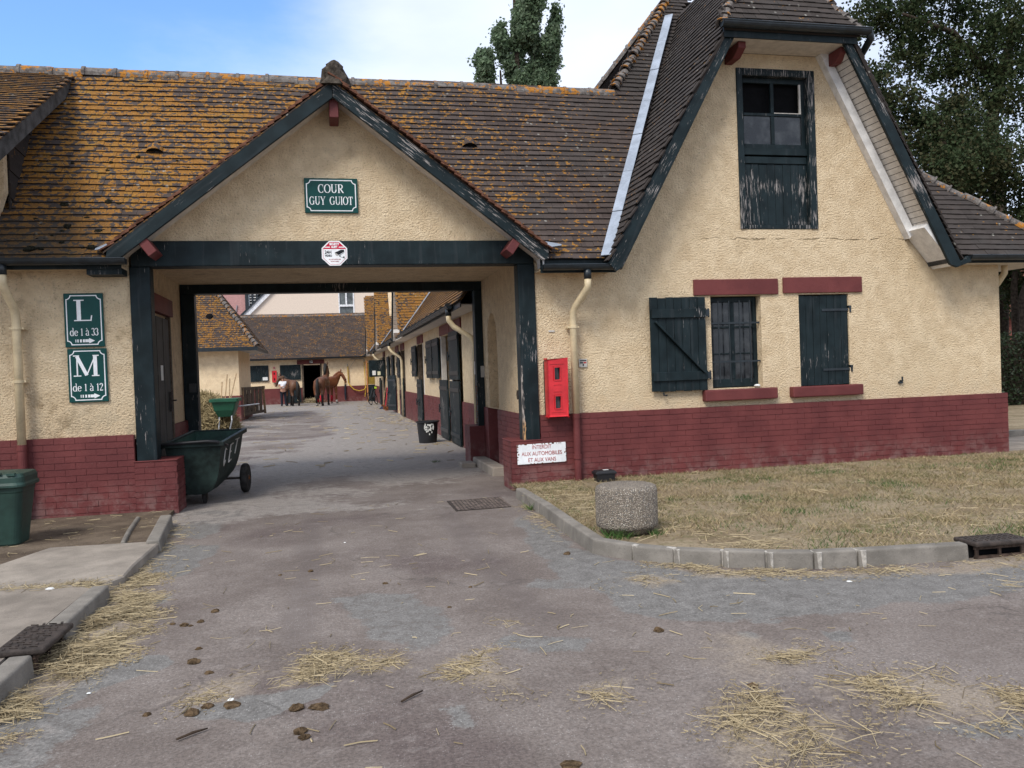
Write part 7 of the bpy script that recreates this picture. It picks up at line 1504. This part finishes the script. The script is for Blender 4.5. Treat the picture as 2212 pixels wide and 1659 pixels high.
straws(np.concatenate([c[0] for c in CH]), np.concatenate([c[1] for c in CH]), np.concatenate([c[2] for c in CH]), RNG.uniform(0, .8, sum(len(c[1]) for c in CH)), 'straw_chaff', pitch=.05)
# loose single straws over road, slab and yard
n = 900; Q = RNG.uniform((-1.5, 2.4), (6.5, 10.0), (n, 2)); Q = Q[(in_poly(Q, lawn_poly) < -.15)]; Q = Q[RNG.uniform(0, 1, len(Q)) < np.clip((fbm(Q[:, 0], Q[:, 1], .9, 61)-.35)*3, .08, .9)]; m = len(Q)
straws(np.stack([Q[:, 0], Q[:, 1], np.full(m, .007)+(zroad(Q[:, 0], Q[:, 1]))], 1), RNG.uniform(.02, .16, m), RNG.uniform(.003, .007, m), RNG.uniform(0, 1, m), 'loose_straw', pitch=.03)
n = 900; Q = RNG.uniform((2.3, 5.4), (9.5, 10.4), (n, 2)); Q = Q[in_poly(Q, lawn_poly) > .05]; w_ = np.exp(-(np.hypot(Q[:, 0]-2.6, Q[:, 1]-8.5)/1.6)**2)*.9+np.clip((6.9-Q[:, 1])/1.2, 0, .7)+.15; Q = Q[RNG.uniform(0, 1, len(Q)) < w_]; m = len(Q)
straws(np.stack([Q[:, 0], Q[:, 1], np.full(m, .115)], 1), RNG.uniform(.05, .24, m), RNG.uniform(.003, .007, m), RNG.uniform(.2, 1, m), 'loose_straw', pitch=.08)
n = 700; Q = np.stack([RNG.uniform(-3, 2.6, n), RNG.uniform(14.5, 50, n)], 1); Q = Q[RNG.uniform(0, 1, n) < np.where(Q[:, 0] > 1.2, .9, .35)]; m = len(Q)
straws(np.stack([Q[:, 0], Q[:, 1], np.full(m, .01)], 1), RNG.uniform(.1, .35, m), RNG.uniform(.01, .02, m), RNG.uniform(0, 1, m), 'loose_straw', pitch=.05)
Q = RNG.uniform((-4.2, 7.6), (-1.9, 10.4), (150, 2)); m = len(Q)
straws(np.stack([Q[:, 0], Q[:, 1], np.full(m, .052)], 1), RNG.uniform(.03, .16, m), RNG.uniform(.003, .006, m), RNG.uniform(0, .8, m), 'loose_straw', pitch=.05)
# hay heap behind the rear left post
hm = MB().lathe((-4.05, 28.2, 0), [(1.05, 0), (.98, .35), (.80, .7), (.5, 1.0), (.15, 1.12), (0, 1.13)], 20)
for v in hm.v: k = 1+.12*math.sin(v.z*9+v.x*7)+.08*math.sin(v.y*11); v.x = -4.05+(v.x+4.05)*k; v.y = 28.2+(v.y-28.2)*k
hp_ = hm.build('hay_heap', MT['hay'], smooth=True); tag(hp_, 'heap of tangled hay beside the green barrow', 'hay heap')
n = 4200; a = RNG.uniform(0, 2*math.pi, n); z = 1.15*RNG.uniform(0, 1, n)**1.2; r_ = np.interp(z, [0, .35, .7, 1.0, 1.15], [1.12, 1.02, .84, .52, .1])*RNG.uniform(.9, 1.1, n)
so_ = straws(np.stack([-4.05+r_*np.cos(a), 28.2+r_*np.sin(a), z], 1), RNG.uniform(.15, .45, n), RNG.uniform(.012, .022, n), RNG.uniform(0, 1, n), 'hay_strands', 'hay', .7); so_.parent = hp_
n = 900; Q = np.stack([RNG.normal(-.9, .35, n), RNG.normal(52.4, .6, n)], 1); straws(np.stack([Q[:, 0], Q[:, 1], .03+RNG.uniform(0, .22, n)], 1), RNG.uniform(.15, .4, n), RNG.uniform(.012, .022, n), RNG.uniform(0, 1, n), 'straw', 'straw', .4)

# ------------------------------------------------------------------ droppings, sticks, litter
def lump(x, y, r, flat=.6, z=0.0, n=10):
    mb = MB(); k = RNG.uniform(.75, 1.25, (5, n)); rr = []
    for i, (q, hh) in enumerate(((.7, 0), (1, .35), (.9, .8), (.55, 1.2), (.12, 1.35))):
        rr.append([(x+r*q*k[i, j]*math.cos(2*math.pi*j/n), y+r*q*k[i, j]*math.sin(2*math.pi*j/n), z-.003+r*flat*hh*(.85+.3*RNG.uniform())) for j in range(n)])
    return mb.loft(rr)
for x, y, r, lab in [(-0.80, 5.87, 0.029, 'rounded brown dropping standing alone left of the tyre marks'), (-1.03, 5.65, 0.018, 'small dark dropping nearest the left straw of its cluster'), (-0.95, 5.59, 0.027, 'largest dropping of the cluster right of the left straw'), (-0.91, 5.57, 0.015, 'small dropping touching the largest of the cluster'), (-0.86, 5.64, 0.023, 'crumbled flat dropping between the cluster and the single round one'), (-0.68, 4.10, 0.034, 'long dark dropping below the left straw patch'), (-0.51, 4.14, 0.043, 'wide flat dropping beside the pale scrap of litter'), (-0.62, 4.16, 0.028, 'dark dropping touching the lower edge of the left straw patch'), (-0.20, 3.99, 0.036, 'long flat dropping left of the widest dark one'), (-0.10, 3.98, 0.046, 'widest dark crumbled dropping with straws on it'), (-0.18, 3.73, 0.030, 'brown dropping in the row nearest the camera'), (-0.16, 3.67, 0.025, 'flat grey-brown dropping below the brown one near the camera'), (-0.79, 4.85, 0.033, 'long crumbly dropping left of the straw patches'), (-0.67, 4.64, 0.018, 'small tan dropping above the left straw patch'), (-0.79, 5.07, 0.020, 'small orange-brown dropping above the long crumbly one'), (0.35, 6.21, 0.021, 'thin dark dropping on the mauve road before the passage'), (0.94, 5.90, 0.016, 'pale tan dropping on the tyre marks before the bollard'), (-0.43, 6.79, 0.016, 'dark dropping against a long bent straw'), (-0.20, 6.84, 0.025, 'crumbled fibrous dropping before the passage'), (1.89, 6.69, 0.031, 'brown dropping on grey asphalt by the curved kerb'), (1.83, 4.57, 0.033, 'fibrous straw-mixed dropping right of the middle of the road'), (1.93, 3.64, 0.028, 'dark crumbled dropping above the right straw patch'), (0.87, 3.12, 0.041, 'large olive dropping cut by the bottom edge'), (0.72, 5.44, 0.015, 'small dark dropping right of the grey patch'), (-0.68, 4.64, 0.020, 'flat tan dropping left of the straw patch middle'), (-0.79, 5.07, 0.018, 'small flat brown dropping left of the tyre marks lower down'), (-0.78, 4.84, 0.031, 'elongated mossy dropping on the left mauve asphalt'), (-0.89, 4.16, 0.020, 'greenish dropping on the lower left mauve asphalt'), (-1.46, 7.03, 0.023, 'dark dropping on the straw by the concrete slab')]:
    o = lump(x, y, r, .55 if r < .04 else .3, float(zroad(np.array(x), np.array(y)))).build('horse_dropping', MT['dung'], smooth=False); tag(o, lab, 'dropping', 'horse droppings on the road')
for i, (x, y, a, L, lab) in enumerate([(0.33, 3.96, 0.75, 0.15, 'dark straight twig in the middle of the foreground'), (-0.64, 3.84, 0.6, 0.14, 'dark thin twig at the lower left of the road')]):
    mb = MB(); d = Vector((math.cos(a), math.sin(a), 0)); c = Vector((x, y, .012+float(zroad(np.array(x), np.array(y)))))
    mb.tube([c-d*L/2, c+Vector((.004, .006, .003)), c+d*L/2], [.005, .007, .004], 6); tag(mb.build('twig', MT['stick'], smooth=True), lab, 'twig', 'twigs on the road')
for i, (x, y, z, r, lab) in enumerate([(-1.63, 4.77, 0, 0.03, 'crumpled white scrap at the foot of the near left kerb'), (-2.01, 6.54, 0.1, 0.03, 'white and dark scrap on straw behind the slab edge'), (-0.52, 4.22, 0, 0.028, 'white crumpled scrap above the wide flat dropping'), (-1.24, 4.55, 0, 0.012, 'tiny white scrap on grey asphalt left'), (3.48, 5.14, 0, 0.018, 'small white scrap on grey asphalt before the right kerb'), (4.07, 5.36, 0, 0.02, 'flat white scrap on straw along the right kerb'), (0.09, 7.90, 0, 0.02, 'small white scrap on the road before the passage')]):
    o = lump(x, y, r, .3, z, 7).build('litter', MT['paper'], smooth=False); tag(o, lab, 'litter', 'scraps of pale litter')
